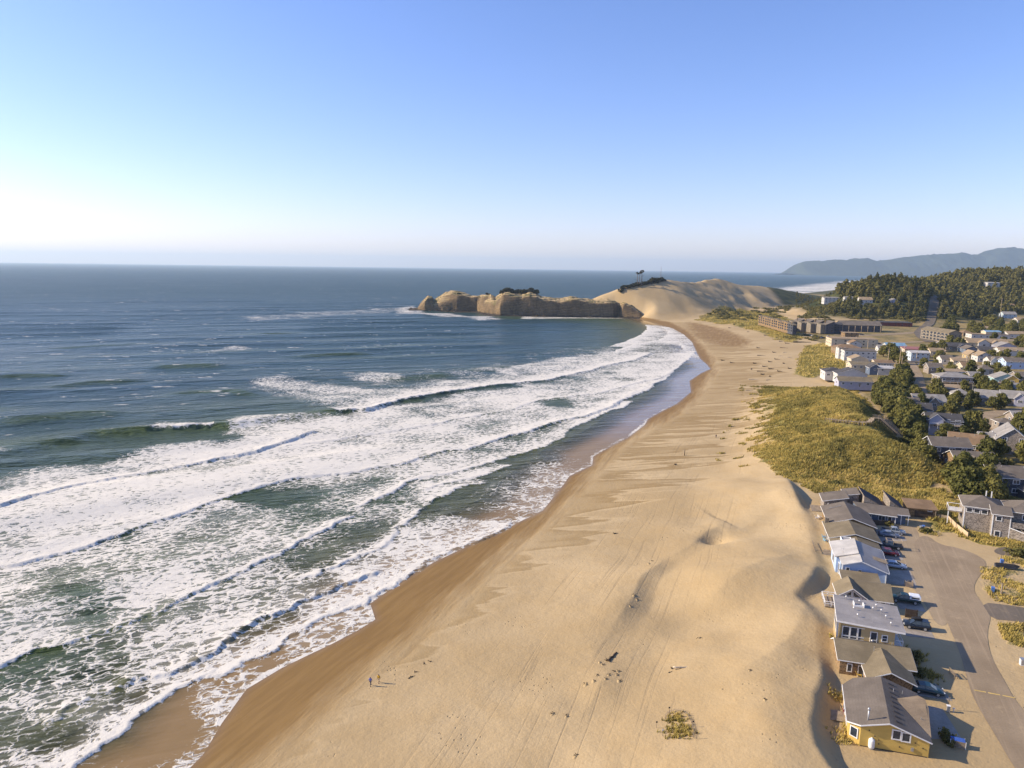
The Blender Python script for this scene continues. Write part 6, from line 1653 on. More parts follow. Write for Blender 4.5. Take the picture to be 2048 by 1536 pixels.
for lab, a, b, y, dep, wl, rf, kd, ax in (
    ('small grey cottage just right of the street below the light blue flat roof', 1858, 1884, 744, 9, 'grey', 'r_grey', 'gable', 'x'), ('grey hip roofed cottage between the light blue flat roof and the turquoise house', 1962, 1985, 748, 10, 'white', 'r_grey', 'hip', 'x'),
    ('low tan bungalow beside the pale blue two storey house', 1862, 1888, 711, 10, 'cream', 'r_tan', 'gable', 'x'), ('grey roofed cottage right of the turquoise gable', 2036, 2062, 764, 11, 'grey', 'r_grey', 'gable', 'x'), ('light roofed cottage at the right edge below the blue walled house', 2030, 2058, 789, 10, 'white', 'r_light', 'gable', 'x'),
    ('small white shed left of the bright blue metal roof', 1757, 1773, 704, 8, 'white', 'r_light', 'gable', 'x'), ('low brown building just left of the motel', 1926, 1944, 672, 14, 'brown', 'r_brown', 'hip', 'x'), ('pale house tucked behind the motel centre', 1962, 1986, 663, 14, 'white', 'r_tan', 'gable', 'x'),
    ('tan house behind the right end of the motel', 1992, 2014, 659, 14, 'cream', 'r_tan', 'gable', 'x'), ('grey cottage with dark roof in the street row below the motel', 1960, 1996, 708, 12, 'grey', 'r_dark', 'gable', 'x'), ('white bungalow with grey roof near the slender pole', 1884, 1906, 727, 10, 'white', 'r_grey', 'gable', 'x'),
    ('slate walled house between the big tan roof and the twin gables', 1932, 1956, 706, 12, 'slate', 'r_grey', 'gable', 'y'), ('cream house below the tan roofed bungalow', 1926, 1950, 742, 11, 'cream', 'r_brown', 'gable', 'x')):
    Tn(lab, a, b, y, dep, 3.3, 2.3, kd, ax, wl, rf, win=2, z=6)

# ------------------------------------------------------------------ town streets draped on the ground
def drape(name, px, width, mat, dz=.12, z=6.0, n=60, kind='structure'):
    ctrl = np.array([P(x, y, z)[:2] if zz is None else PD(x, y, zz)[:2] for x, y, zz in px])
    acc = np.concatenate([[0], np.cumsum(np.hypot(*np.diff(ctrl, axis=0).T))])
    s = np.linspace(0, acc[-1], n)
    # smooth the centre line
    c = np.stack([np.interp(s, acc, ctrl[:, 0]), np.interp(s, acc, ctrl[:, 1])], 1)
    for _ in range(6): c[1:-1] = (c[:-2] + c[2:] + 2 * c[1:-1]) / 4
    d = np.gradient(c, axis=0); d /= np.linalg.norm(d, axis=1)[:, None]; nn = np.stack([-d[:, 1], d[:, 0]], 1)
    m = 7; V = []
    for k in range(m):
        q = c + nn * width * (k / (m - 1) - .5)
        V.append(np.stack([q[:, 0], q[:, 1], terrain(q[:, 0], q[:, 1]) + dz], 1))
    V = np.stack(V, 1).reshape(-1, 3)
    i = np.arange(n - 1)[:, None] * m + np.arange(m - 1)[None, :]
    F = np.stack([i, i + m, i + m + 1, i + 1], -1).reshape(-1, 4)
    F = F[:, ::-1]
    me = np_mesh(name, V, F); me.materials.append(mat)
    tag(link(bpy.data.objects.new(name, me)), kind=kind)
    return c
STREETS = []
for px, w in (([(1838, 792, None), (1836, 770, None), (1832, 745, None), (1818, 722, None), (1800, 704, None), (1780, 690, None)], 8.5), ([(1905, 838, None), (1950, 832, None), (1990, 822, None), (2060, 815, None)], 9), ([(1990, 832, None), (1994, 860, None), (1990, 890, None)], 6.5),
               ([(1830, 722, None), (1900, 716, None), (1960, 706, None), (2060, 694, None)], 7.5), ([(1752, 684, None), (1800, 684, None), (1850, 682, None), (1960, 681, None), (2060, 680, None)], 9), ([(1668, 668, None), (1720, 670, None), (1780, 668, None), (1840, 664, None)], 11), ([(2010, 935, None), (2060, 930, None), (2120, 935, None)], 7)):
    STREETS.append((drape('street', px, w, ASPH), w))
road_up = [(1862, 684, None), (1846, 676, None), (1838, 666, None), (1846, 658, None), (1860, 650, None), (1866, 641, 1010), (1871, 635, 1050), (1875, 629, 1085)]
STREETS.append((drape('hill_road', road_up, 11, ASPH2, .6, n=90), 13))
drape('hill_lane', [(1990, 652, None), (1988, 640, 960), (1987, 628, 1010), (1986, 617, 1060)], 9, ASPH, .5)

# ------------------------------------------------------------------ utility poles
def make_pole(label, px, py, h, z=6.0, name='utility_pole', arm=True, group='utility poles of the town'):
    p = P(px, py, z) if z is not None else hit(px, py)
    o = thing(name, label, 'utility pole', (p[0], p[1], p[2] - .5), .2, group)
    MB().tube([(0, 0, 0), (0, 0, h)], [.22, .15], 8).build('pole', PALEWOOD, o)
    if arm:
        MB().bar((-1.3, 0, h - .8), (1.3, 0, h - .8), .16).build('crossarm', PALEWOOD, o)
        MB().lathe([(.25, h - 2.6), (.25, h - 1.7), (.1, h - 1.6)], 8, (.35, 0, 0)).build('transformer', METAL, o)
    return o
for lab, px, py, h in (('tall pole beside the dark pines at the street bend', 1802, 742, 11), ('pole standing right of the taller one at the street bend', 1791, 740, 7), ('pole with crossarm at the sandy lot corner', 1799, 726, 12), ('pole on the corner by the red roof', 1808, 716, 11), ('pole in the beach grass left of the street', 1776, 722, 10), ('pole before the white apartments', 1734, 707, 12),
                     ('stout pole at the apartment block end', 1924, 690, 13), ('slender pole beside the twin gabled house', 1932, 735, 10), ('pole near the tan commercial block', 1712, 690, 9), ('pole beside the pale blue two storey house', 1832, 726, 9), ('short pole by the white garden post', 1811, 755, 6)):
    make_pole(lab, px, py, h)
make_pole('very tall bare pole in the hill clearing on the right', 1998, 648, 34, None, arm=False)
# parked cars in the town lots
cars_far = [('white van at the beach ramp car park', 1657, 672, 'suv', (.6, .6, .58), .3), ('dark car beside the white van at the beach ramp', 1645, 674, 'sedan', (.04, .05, .1), .2), ('dark blue car in the beach ramp car park', 1636, 672, 'sedan', (.03, .05, .14), .1), ('white pickup at the beach ramp', 1627, 670, 'pickup', (.55, .55, .55), .4),
            ('red car behind the commercial block', 1763, 690, 'hatch', (.45, .03, .03), .2), ('red truck left of the commercial block', 1668, 691, 'pickup', (.45, .08, .04), -.1), ('dark car right of the commercial block', 1757, 687, 'suv', (.03, .03, .04), .0), ('white car on the curving road', 1860, 672, 'sedan', (.6, .6, .6), 1.9),
            ('black car parked by the long grey house', 1903, 832, 'suv', (.02, .02, .02), -.1), ('white car by the motel', 1953, 682, 'suv', (.6, .6, .6), .0), ('silver car on the street below the pale blue house', 1842, 727, 'sedan', (.4, .4, .42), .1), ('dark car under the lodge', 1724, 669, 'sedan', (.05, .05, .06), .0)]
for lab, px, py, kind, col, rz in cars_far:
    p = P(px, py, 6.0); gz = ground(p[0], p[1])
    make_car(kind, lab, p[0], p[1], gz + .14, rz, paint('paint_' + lab.replace(' ', '_')[:24], col), None, 'cars in the town', 'parked_car')

# ------------------------------------------------------------------ trees, shrubs, grass
def foliage_mat(name, c0, c1, c2, scale=.35):
    t = NT(name); v = t.obj()
    a = t.noise(v, scale, 3, .6); b = t.noise(v, scale * 6, 2, .6)
    oi = t.n('ObjectInfo')
    c = t.mix(t.sstep(.35, .66, a), c0, c1)
    c = t.mix(t.math('MULTIPLY', t.sstep(.52, .75, b), .7), c, c2)
    c = t.mix(t.math('MULTIPLY', oi.outputs['Random'], .45), c, tuple(x * 1.25 for x in c2))
    d = t.bsdf(c, .8, None, .15)
    tr = t.n('BsdfTranslucent'); t.set(tr.inputs[0], c)
    mx = t.n('MixShader'); mx.inputs[0].default_value = .25; t.t.links.new(d, mx.inputs[1]); t.t.links.new(tr.outputs[0], mx.inputs[2])
    return t.done(mx.outputs[0])
PINE = foliage_mat('pine_needles', (.062, .070, .019), (.14, .135, .033), (.21, .175, .046))
SPRUCE = foliage_mat('spruce_needles', (.050, .060, .020), (.125, .12, .034), (.19, .155, .045), .12)
SHRUB = foliage_mat('shrub_leaves', (.075, .08, .024), (.13, .12, .034), (.20, .155, .045), .25)
DARKSHRUB = foliage_mat('windswept_leaves', (.022, .026, .017), (.045, .045, .022), (.07, .06, .025), .2)
BARK = plain('bark', (.12, .095, .07), .95, .3, 2, .1)
SNAG = plain('bleached_wood', (.30, .255, .21), .9, .2, 2, .1)

def leaf_cloud(r, clumps, n, size, flat=.8, up=.35):
    """leaf-sized quads over the surface of many small clumps: arrays of vertices and faces"""
    V = []; F = []
    C = np.array([c[:3] for c in clumps]); Rr = np.array([c[3] for c in clumps])
    pick = r.choice(len(clumps), n, p=(Rr ** 2) / (Rr ** 2).sum())
    d = r.normal(size=(n, 3)); d /= np.linalg.norm(d, axis=1)[:, None]
    rad = Rr[pick] * (.55 + .5 * r.random(n) ** .6)
    pos = C[pick] + d * rad[:, None] * np.array([1, 1, flat])
    nrm = d + r.normal(size=(n, 3)) * .55; nrm[:, 2] += up; nrm /= np.linalg.norm(nrm, axis=1)[:, None]
    a = np.cross(nrm, r.normal(size=(n, 3))); a /= np.linalg.norm(a, axis=1)[:, None]
    b = np.cross(nrm, a)
    s = size * (.55 + .9 * r.random(n))
    el = .55 + .5 * r.random(n)
    q = np.stack([pos - a * s[:, None] - b * (s * el)[:, None] * .5, pos + a * s[:, None] * .3 - b * (s * el)[:, None], pos + a * s[:, None] + b * (s * el)[:, None] * .5, pos - a * s[:, None] * .3 + b * (s * el)[:, None]], 1)
    return q.reshape(-1, 3), np.arange(n * 4).reshape(n, 4)

def pine_clumps(r, h, w, cone=.0):
    c = []
    for k in range(15):
        t = r.random()
        z = h * (.24 + .66 * t)
        rr = w * (1 - cone * t) * (.95 - .45 * abs(t - .35))
        a = r.random() * 6.283; q = rr * r.random() ** .5 * .72
        c.append((q * math.cos(a), q * math.sin(a), z, w * (.30 + .24 * r.random()) * (1 - .35 * t)))
    c.append((0, 0, h * .88, w * .30)); c.append((0, 0, h * .5, w * .45))
    return c
def spruce_clumps(r, h, w):
    c = []
    for k in range(16):
        t = k / 15
        z = h * (.16 + .80 * t); rr = w * (1 - t) ** .8
        a = r.random() * 6.283
        c.append((rr * .5 * math.cos(a), rr * .5 * math.sin(a), z, max(.35, rr * (.62 + .3 * r.random()))))
    return c

def crown_mesh(name, clumps, n, size, mat, r, flat=.8):
    V, F = leaf_cloud(r, clumps, n, size, flat)
    me = np_mesh(name, V, F, smooth=False); me.materials.append(mat); return me
def trunk_mesh(name, h, rad, r, limbs=5, mat=None, lean=.05):
    m = MB(); pts = []; x = y = 0
    for k in range(6):
        pts.append((x, y, h * k / 5)); x += r.normal() * h * lean * .25; y += r.normal() * h * lean * .25
    m.tube(pts, [rad * (1 - .75 * k / 5) for k in range(6)], 7)
    for k in range(limbs):
        t = .3 + .6 * r.random(); p = np.array(pts[int(t * 5)]); a = r.random() * 6.283; L = h * (.18 + .18 * r.random())
        q = p + np.array([math.cos(a) * L, math.sin(a) * L, L * .45])
        m.tube([p, (p + q) / 2 + np.array([0, 0, .05 * L]), q], [rad * .35, rad * .25, rad * .1], 5, False)
    return m.mesh(name, mat or BARK, True)

TREES = {}
def variants(kind, n, f): TREES[kind] = [f(np.random.default_rng(1000 + 37 * i + len(kind))) for i in range(n)]
variants('pine', 7, lambda r: (crown_mesh('crown', pine_clumps(r, 7.5, 3.6 + r.random() * .8, .3), 1500, .36, PINE, r), trunk_mesh('trunk', 6.3, .24, r)))
variants('big_pine', 4, lambda r: (crown_mesh('crown', pine_clumps(r, 9.0, 5.2, .3) + pine_clumps(r, 7.5, 5.6, .2), 3200, .38, PINE, r), trunk_mesh('trunk', 7.2, .32, r, 7)))
variants('spruce', 8, lambda r: (crown_mesh('crown', spruce_clumps(r, 15, 4.3) if r.random() < .55 else pine_clumps(r, 14, 5.2, .25), 620, .85, SPRUCE, r), trunk_mesh('trunk', 12.5, .32, r, 3)))
variants('shrub', 5, lambda r: (crown_mesh('foliage', [(r.normal() * .7, r.normal() * .7, .5 + r.random() * .7, .7 + r.random() * .4) for _ in range(8)], 420, .24, SHRUB, r), trunk_mesh('stem', 1.0, .08, r, 3)))
variants('wind_shrub', 4, lambda r: (crown_mesh('foliage', [(r.normal() * 2.4, r.normal() * 2.0, 1.2 + r.random() * 2.4, 1.6 + r.random() * 1.0) for _ in range(9)], 420, .7, DARKSHRUB, r), trunk_mesh('stem', 2.6, .2, r, 4)))

def plant(kind, name, label, group, x, y, z, s=1.0, sz=None, cat='tree', parts=('crown', 'trunk')):
    v = TREES[kind][rng.randrange(len(TREES[kind]))]
    o = empty(name, (x, y, z - .15), rng.uniform(0, 6.28)); tag(o, label, cat, group)
    o.scale = (s, s, sz or s * rng.uniform(.9, 1.15))
    for me, nm in zip(v, parts): link(bpy.data.objects.new(nm, me), o)
    return o

def street_clear(x, y, pad=1.5):
    for c, w in STREETS:
        if ((c[:, 0] - x) ** 2 + (c[:, 1] - y) ** 2).min() < (w / 2 + pad) ** 2: return False
    return True
def foot_clear(x, y, k=1.0, pad=2.0):
    for fx, fy, fr in FOOT:
        if (fx - x) ** 2 + (fy - y) ** 2 < (fr * k + pad) ** 2: return False
    return True

def scatter(poly, n, mind, kind, label, group, s0, s1, name='shore_pine', k=.95, pad=1.2, front=0.0, maxtry=9000):
    poly = np.asarray(poly); placed = []
    lo = poly.min(0); hi = poly.max(0); tries = 0
    while len(placed) < n and tries < maxtry:
        tries += 1
        x = rng.uniform(lo[0], hi[0]); y = rng.uniform(lo[1], hi[1])
        if not inside(np.array([x]), np.array([y]), poly)[0]: continue
        if any((x - a) ** 2 + (y - b) ** 2 < mind ** 2 for a, b in placed): continue
        if not foot_clear(x, y, k, pad) or not street_clear(x, y): continue
        if front and not foot_clear(x, y + front, .75, 0): continue      # keeps the view of house fronts open
        placed.append((x, y))
        s = rng.uniform(s0, s1)
        plant(kind, name, label, group, x, y, ground(x, y), s)
    return placed

Z1 = PW([(1752, 800), (1762, 772), (1805, 748), (1826, 745), (1832, 790), (1846, 820), (1806, 826), (1850, 850), (1852, 875), (1905, 880), (1862, 905), (1866, 930), (1856, 938), (1828, 905), (1795, 850)], 6)
scatter(Z1, 62, 4.2, 'pine', 'dark shore pine in the thicket at the foot of the grassy dune', 'pines along the foot of the grassy dune', .95, 1.45, k=.62, pad=.5)
Z3 = PW([(1895, 985), (1905, 955), (1935, 950), (1978, 958), (1985, 985), (1985, 1008), (1930, 1008), (1905, 1005)], 6)
scatter(Z3, 9, 4.0, 'big_pine', 'broad pine in the clump before the dark shingled two storey house', 'pines in front of the dark two storey house', .85, 1.1, k=.45, pad=0)
Z2 = PW([(1850, 790), (1950, 790), (2080, 780), (2120, 945), (2010, 935), (1960, 905), (1925, 885), (1900, 850)], 6)
scatter(Z2, 62, 5.0, 'pine', 'shore pine among the grey cottages of the near town', 'pines among the near cottages', .8, 1.25, k=.86, pad=.6, front=6)
Z4 = PW([(1835, 715), (1880, 705), (2080, 712), (2110, 790), (1950, 792), (1850, 788), (1845, 745)], 6)
scatter(Z4, 44, 6.5, 'pine', 'shore pine among the houses between the two streets', 'pines of the middle town', .8, 1.25, k=.9, pad=.8, front=12)
Z5 = PW([(1752, 712), (1775, 700), (1810, 712), (1870, 697), (1960, 684), (2080, 684), (2090, 712), (1880, 706), (1830, 722), (1790, 728)], 6)
scatter(Z5, 24, 9, 'pine', 'pine near the motel and the blue metal roof', 'pines of the far town', 1.0, 1.5, k=.8, pad=1, front=8)
Z6 = PW([(1865, 668), (1900, 650), (1990, 652), (2080, 655), (2090, 676), (1950, 674), (1925, 672)], 6)
scatter(Z6, 26, 9, 'big_pine', 'bushy pine behind the motel below the right hill', 'pines below the right hill', 1.0, 1.5, k=.85, pad=1)

# wooded hills: the nearest and tallest as trees of their own, the rest as one wood
def hill_ok(x, y):
    z = ground(x, y)
    return z
cand = []
for _ in range(9000):
    x = rng.uniform(400, 1180); y = rng.uniform(900, 1480)
    if x / y < .395 or x / y > .80: continue
    cand.append((x, y))
ca = np.array(cand); cz = terrain(ca[:, 0], ca[:, 1])
wd = sstep(10, 15, cz) * sstep(-2, 20, ca[:, 0] - (395 + .2 * (ca[:, 1] - 900)))
dd, _, _, _ = seg_dist(ca[:, 0], ca[:, 1], DUNE_C[:-3, :2])
hill_pts = []
grid = {}
for (x, y), z, w in sorted(zip(cand, cz, wd), key=lambda q: q[0][1]):
    if w < .5 or not foot_clear(x, y, .9, 4): continue
    if not foot_clear(x, y + 22, .7, 0) and z < 48: continue
    west = x / y < .452
    d0 = 5.0 if west else 6.2
    cx, cy = int(x // 8), int(y // 8)
    if any((x - a) ** 2 + (y - b) ** 2 < d0 * d0 for i in (-1, 0, 1) for j in (-1, 0, 1) for a, b in grid.get((cx + i, cy + j), ())): continue
    if not street_clear(x, y, 1): continue
    if abs(x - np.interp(y, [940, 1060, 1110], [640, 716, 750])) < 9 and y < 1090: continue
    grid.setdefault((cx, cy), []).append((x, y))
    hill_pts.append((x, y, z, west))
ind = [p for p in hill_pts if not p[3]]
# which show largest: near ones and the skyline
ind.sort(key=lambda p: p[1] - (60 if p[2] > 45 else 0))
single = set(ind[:165])
VV = []; FF = []; nv = 0
fr = np.random.default_rng(5)
for p in hill_pts:
    x, y, z, west = p
    if p in single:
        s = rng.uniform(.75, 1.2)
        nearer = x / y < .60
        plant('spruce', 'conifer', 'dark conifer in the dense wood of the nearer hill' if nearer else 'dark conifer in the wood of the right hill', 'conifers of the nearer hill' if nearer else 'conifers of the right hill', x, y, z, s)
        continue
    s = fr.uniform(.75, 1.2) * (fr.uniform(.26, .42) if west else 1)
    cl = spruce_clumps(fr, 15, 4.3) if fr.random() < .5 and not west else pine_clumps(fr, 13, 5.5, .25)
    V, F = leaf_cloud(fr, cl, 230 if not west else 150, 1.15, .8)
    VV.append(V * s * np.array([1, 1, 1]) + np.array([x, y, z - .3])); FF.append(F + nv); nv += len(V)
me = np_mesh('forest', np.concatenate(VV), np.concatenate(FF), smooth=False); me.materials.append(foliage_mat('wood_needles', (.046, .057, .019), (.135, .128, .036), (.20, .165, .046), .11))
tag(link(bpy.data.objects.new('forest', me)), kind='stuff')
# scrub on the bluff and the low dunes
VV = []; FF = []; nv = 0
for poly, n, s0, s1 in (([(1600, 636), (1640, 606), (1700, 610), (1790, 615), (1850, 640), (1800, 648), (1700, 640), (1640, 645)], 420, .8, 1.9), ([(1400, 632), (1450, 618), (1530, 614), (1590, 612), (1560, 636), (1500, 645), (1450, 640)], 200, .7, 1.7), ([(1540, 668), (1600, 668), (1650, 676), (1640, 682), (1580, 680)], 24, .6, 1.2)):
    wp = np.array([hit(x, y)[:2] for x, y in poly]); lo = wp.min(0); hi = wp.max(0); k = 0; tr = 0
    while k < n and tr < n * 20:
        tr += 1
        x = fr.uniform(lo[0], hi[0]); y = fr.uniform(lo[1], hi[1])
        if not inside(np.array([x]), np.array([y]), wp)[0] or not foot_clear(x, y, .9, 2): continue
        if vnoise(np.array([x * .03]), np.array([y * .03]), 401)[0] < .42: continue
        k += 1
        V, F = leaf_cloud(fr, [(fr.normal() * 1.2, fr.normal() * 1.2, .5 + fr.random() * .8, 1.0 + fr.random() * .6) for _ in range(6)], 110, .5, .7)
        s = fr.uniform(s0, s1)
        VV.append(V * s + np.array([x, y, ground(x, y)])); FF.append(F + nv); nv += len(V)
me = np_mesh('scrub', np.concatenate(VV), np.concatenate(FF), smooth=False); me.materials.append(SHRUB)
tag(link(bpy.data.objects.new('scrub', me)), kind='stuff')
# shrubs near the houses
for lab, px, py, s in (('round green shrub on sand behind the shed roofed house', 1666, 969, 1.1), ('low shrub beside the kettle of dune grass by the tan house', 1826, 1318, .8), ('dark shrub beside the slatted bin box', 1897, 1487, .75), ('creeping green shrub at the road end beside the bins', 1856, 1064, .8), ('dark green shrub in the sand lot across the road', 2032, 1110, 1.1), ('small conifer beside the grey front gable', 2012, 930, 1.6),
                       ('shrub in the shade beside the dark teal sedan', 1843, 1352, .6), ('low shrub against the long wing fence', 1776, 1052, .7)):
    p = hit(px, py); plant('shrub', 'shrub', lab, None, p[0], p[1], p[2], s, cat='shrub', parts=('foliage', 'stem'))

# cape and dune-top vegetation
build_headland()
for k, (px, py) in enumerate([(1012, 590), (1022, 586), (1032, 584), (1042, 584), (1052, 586), (1062, 590), (1072, 594), (1027, 590), (1047, 591), (1037, 580), (1008, 594), (918, 590), (975, 593)]):
    dep = 1100 if px > 985 else 1168
    q = PD(px, py, dep); z = headland_z(q[0], q[1])
    plant('wind_shrub', 'windswept_shrub', 'dark windswept shrub capping the knob of the sandstone cape' if px > 985 else 'low dark shrub on the outer rocks of the cape', 'shrubs on the knob of the cape' if px > 985 else 'shrubs on the outer cape', q[0], q[1], z, 1.2 if px > 985 else .7, cat='shrub', parts=('foliage', 'stem'))
for k, (px, py) in enumerate([(1247, 577), (1256, 573), (1265, 571), (1276, 569), (1284, 568), (1292, 566), (1299, 565), (1307, 563), (1314, 562), (1321, 561), (1328, 560), (1272, 572), (1288, 570), (1302, 568), (1240, 580), (1318, 565)]):
    d = float(np.interp(px, [1165, 1240, 1335], [1075, 1095, 1125])) - 4
    q = PD(px, py + 1, d); z = ground(q[0], q[1])
    plant('wind_shrub', 'windswept_shrub', 'dark windswept shrub on the crest of the great dune', 'shrubs on the great dune', q[0], q[1], z, rng.uniform(.7, 1.15) * (1.3 if 1300 < px < 1320 else 1), cat='shrub', parts=('foliage', 'stem'))
hr = np.random.default_rng(3)
for k, (px, dh, lab) in enumerate(((1274, 22, 'left of three tall bare trunked pines on the great dune'), (1279, 24, 'middle of three tall bare trunked pines on the great dune'), (1283, 25, 'right of three tall bare trunked pines on the great dune'))):
    q = PD(px, 572, 1100); z = ground(q[0], q[1])
    o = empty('windswept_pine', (q[0], q[1], z - .5)); tag(o, lab, 'tree', 'tall pines on the great dune')
    link(bpy.data.objects.new('trunk', trunk_mesh('trunk', dh, .8, hr, 4, plain('tall_pine_bark', (.17, .135, .105), .95, .2), .03)), o)
    link(bpy.data.objects.new('crown', crown_mesh('crown', [(hr.normal() * 1.6 + 1.6, hr.normal() * 1.2, dh * (.86 + .14 * hr.random()), 1.0 + .6 * hr.random()) for _ in range(6)], 150, .6, DARKSHRUB, hr, .5)), o)
q = PD(1321, 564, 1118); z = ground(q[0], q[1])
o = empty('dead_tree', (q[0], q[1], z - .5)); tag(o, 'tall dead tree snag standing alone on the right of the dune shrubs', 'tree')
MB().tube([(0, 0, 0), (.1, 0, 9), (0, 0, 23)], [.45, .3, .1], 7).build('trunk', SNAG, o, True)
m = MB()
for k in range(7):
    a = hr.random() * 6.28; zz = 7 + k * 2.1; L = 2.4 - k * .22
    m.tube([(0, 0, zz), (L * math.cos(a), L * math.sin(a), zz + .5)], [.12, .04], 5)
m.build('limbs', SNAG, o)

# ---- dune grass
def grass_mat():
    t = NT('dune_grass_blades'); tone = t.attr('tone')
    c = t.mix(t.sstep(.15, .5, tone), (.22, .185, .052), (.46, .35, .092))
    c = t.mix(t.sstep(.5, .9, tone), c, (.64, .475, .175))
    d = t.bsdf(c, .8, None, .12)
    tr = t.n('BsdfTranslucent'); t.set(tr.inputs[0], c)
    mx = t.n('MixShader'); mx.inputs[0].default_value = .3; t.t.links.new(d, mx.inputs[1]); t.t.links.new(tr.outputs[0], mx.inputs[2])
    return t.done(mx.outputs[0])
def grass_field(X, Y, r, size, h, blades=5):
    n = len(X)
    Z = terrain(X, Y)
    tone = np.clip(.25 + .9 * (fbm(X * .06, Y * .06, 501, 3) - .3) + .35 * (vnoise(X * .5, Y * .5, 503) - .5) + r.normal(size=n) * .10, 0, 1)
    VV = []; T = []
    for k in range(blades):
        a = r.random(n) * 6.283; off = size * r.random(n) * .8
        cx = X + np.cos(a) * off; cy = Y + np.sin(a) * off
        b = r.random(n) * 6.283; w = size * (.22 + .2 * r.random(n)); hh = h * (.6 + .7 * r.random(n))
        lx = np.cos(a) * off * .9 + .35 * hh; ly = np.sin(a) * off * .9
        p0 = np.stack([cx - np.cos(b) * w, cy - np.sin(b) * w, Z - .08], 1); p1 = np.stack([cx + np.cos(b) * w, cy + np.sin(b) * w, Z - .08], 1)
        p2 = np.stack([cx + lx, cy + ly, Z + hh], 1)
        VV.append(np.stack([p0, p1, p2], 1)); T.append(np.repeat(np.clip(tone + .12 * r.normal(size=n), 0, 1), 3))
    V = np.concatenate(VV).reshape(-1, 3)
    return V, np.concatenate(T)
gr = np.random.default_rng(11)
X = gr.uniform(55, 240, 230000); Y = gr.uniform(150, 450, 230000)
g = hill_prof(X, Y)
for poly, z, k, soft in GRASS_POLYS[:2] + GRASS_POLYS[5:]:
    g = np.maximum(g, k * sstep(-soft, soft * .4, local_poly_sd(X, Y, PW(poly, z), 40)))
g = g * sstep(.1, -.1, sstep(-4, 4, local_poly_sd(X, Y, TOWN_POLY, 30)) - .9)
sel = g + (fbm(X * .16, Y * .16, 511, 3) - .5) * 1.0 + (fbm(X * .30, Y * .55, 517, 2) - .5) * .8 > .50
fp = np.ones(len(X), bool)
for fx, fy, frr in FOOT:
    if fy < 260: fp &= (X - fx) ** 2 + (Y - fy) ** 2 > (frr * .62) ** 2
sel &= fp & (g > .07)
dw, sw_, _, _ = seg_dist(X, Y, WALK[1:])
sel &= dw > np.where(sw_ < 0, 3.6, 2.0)
V1, T1 = grass_field(X[sel], Y[sel], gr, .55, .62)
X2 = gr.uniform(150, 420, 60000); Y2 = gr.uniform(430, 1150, 60000)
g2 = np.zeros(len(X2))
for poly, z, k, soft in GRASS_POLYS[1:3]:
    g2 = np.maximum(g2, k * sstep(-soft, soft * .4, local_poly_sd(X2, Y2, PW(poly, z), 40)))
sel2 = g2 + (fbm(X2 * .05, Y2 * .05, 513, 3) - .5) * .9 > .5
V2, T2 = grass_field(X2[sel2], Y2[sel2], gr, 1.0, 1.1, 4)
V3s = []; T3s = []
for poly, z, k, n in ((GRASS_POLYS[3][0], 5.6, .5, 9000), (GRASS_POLYS[4][0], 5.6, .5, 3500)):
    wp = PW(poly, z); lo = wp.min(0); hi = wp.max(0)
    x = gr.uniform(lo[0], hi[0], n); y = gr.uniform(lo[1], hi[1], n)
    kk = inside(x, y, wp) & (fbm(x * .22, y * .22, 515, 3) > .50)
    v, tt = grass_field(x[kk], y[kk], gr, .42, .55); V3s.append(v); T3s.append(tt)
# small tufts scattered by hand-read places: the fenced mound, driveway verges
for px, py, n, rad in ((1352, 1438, 70, 1.5), (1358, 1466, 110, 1.7), (1826, 1312, 120, 1.7), (1700, 1462, 60, 1.3), (1690, 1480, 50, 1.4), (1676, 1395, 40, 1.2), (1672, 1278, 25, .8), (1862, 1066, 60, 1.6), (1843, 1345, 60, 1.6), (1862, 1352, 50, 1.6), (1690, 966, 60, 2.5), (1600, 940, 60, 3.5), (1560, 915, 80, 4), (1650, 966, 40, 2)):
    p = hit(px, py)
    v, tt = grass_field(p[0] + gr.normal(size=n) * rad * .6, p[1] + gr.normal(size=n) * rad * .6, gr, .3, .5); V3s.append(v); T3s.append(tt)
ts = sel & (vnoise(X * .22, Y * .22, 519) > .62) & (gr.random(len(X)) < .16)
vt, tt = grass_field(X[ts], Y[ts], gr, .75, 1.15, 6); V3s.append(vt); T3s.append(tt * .35)  # larger tussocks, tone lowered to stand for shadows in the grass
V = np.concatenate([V1, V2] + V3s); T = np.concatenate([T1, T2] + T3s)
F = np.arange(len(V)).reshape(-1, 3)
me = np_mesh('dune_grass', V, F, dict(tone=T), smooth=False); me.materials.append(grass_mat())
tag(link(bpy.data.objects.new('dune_grass', me)), kind='stuff')

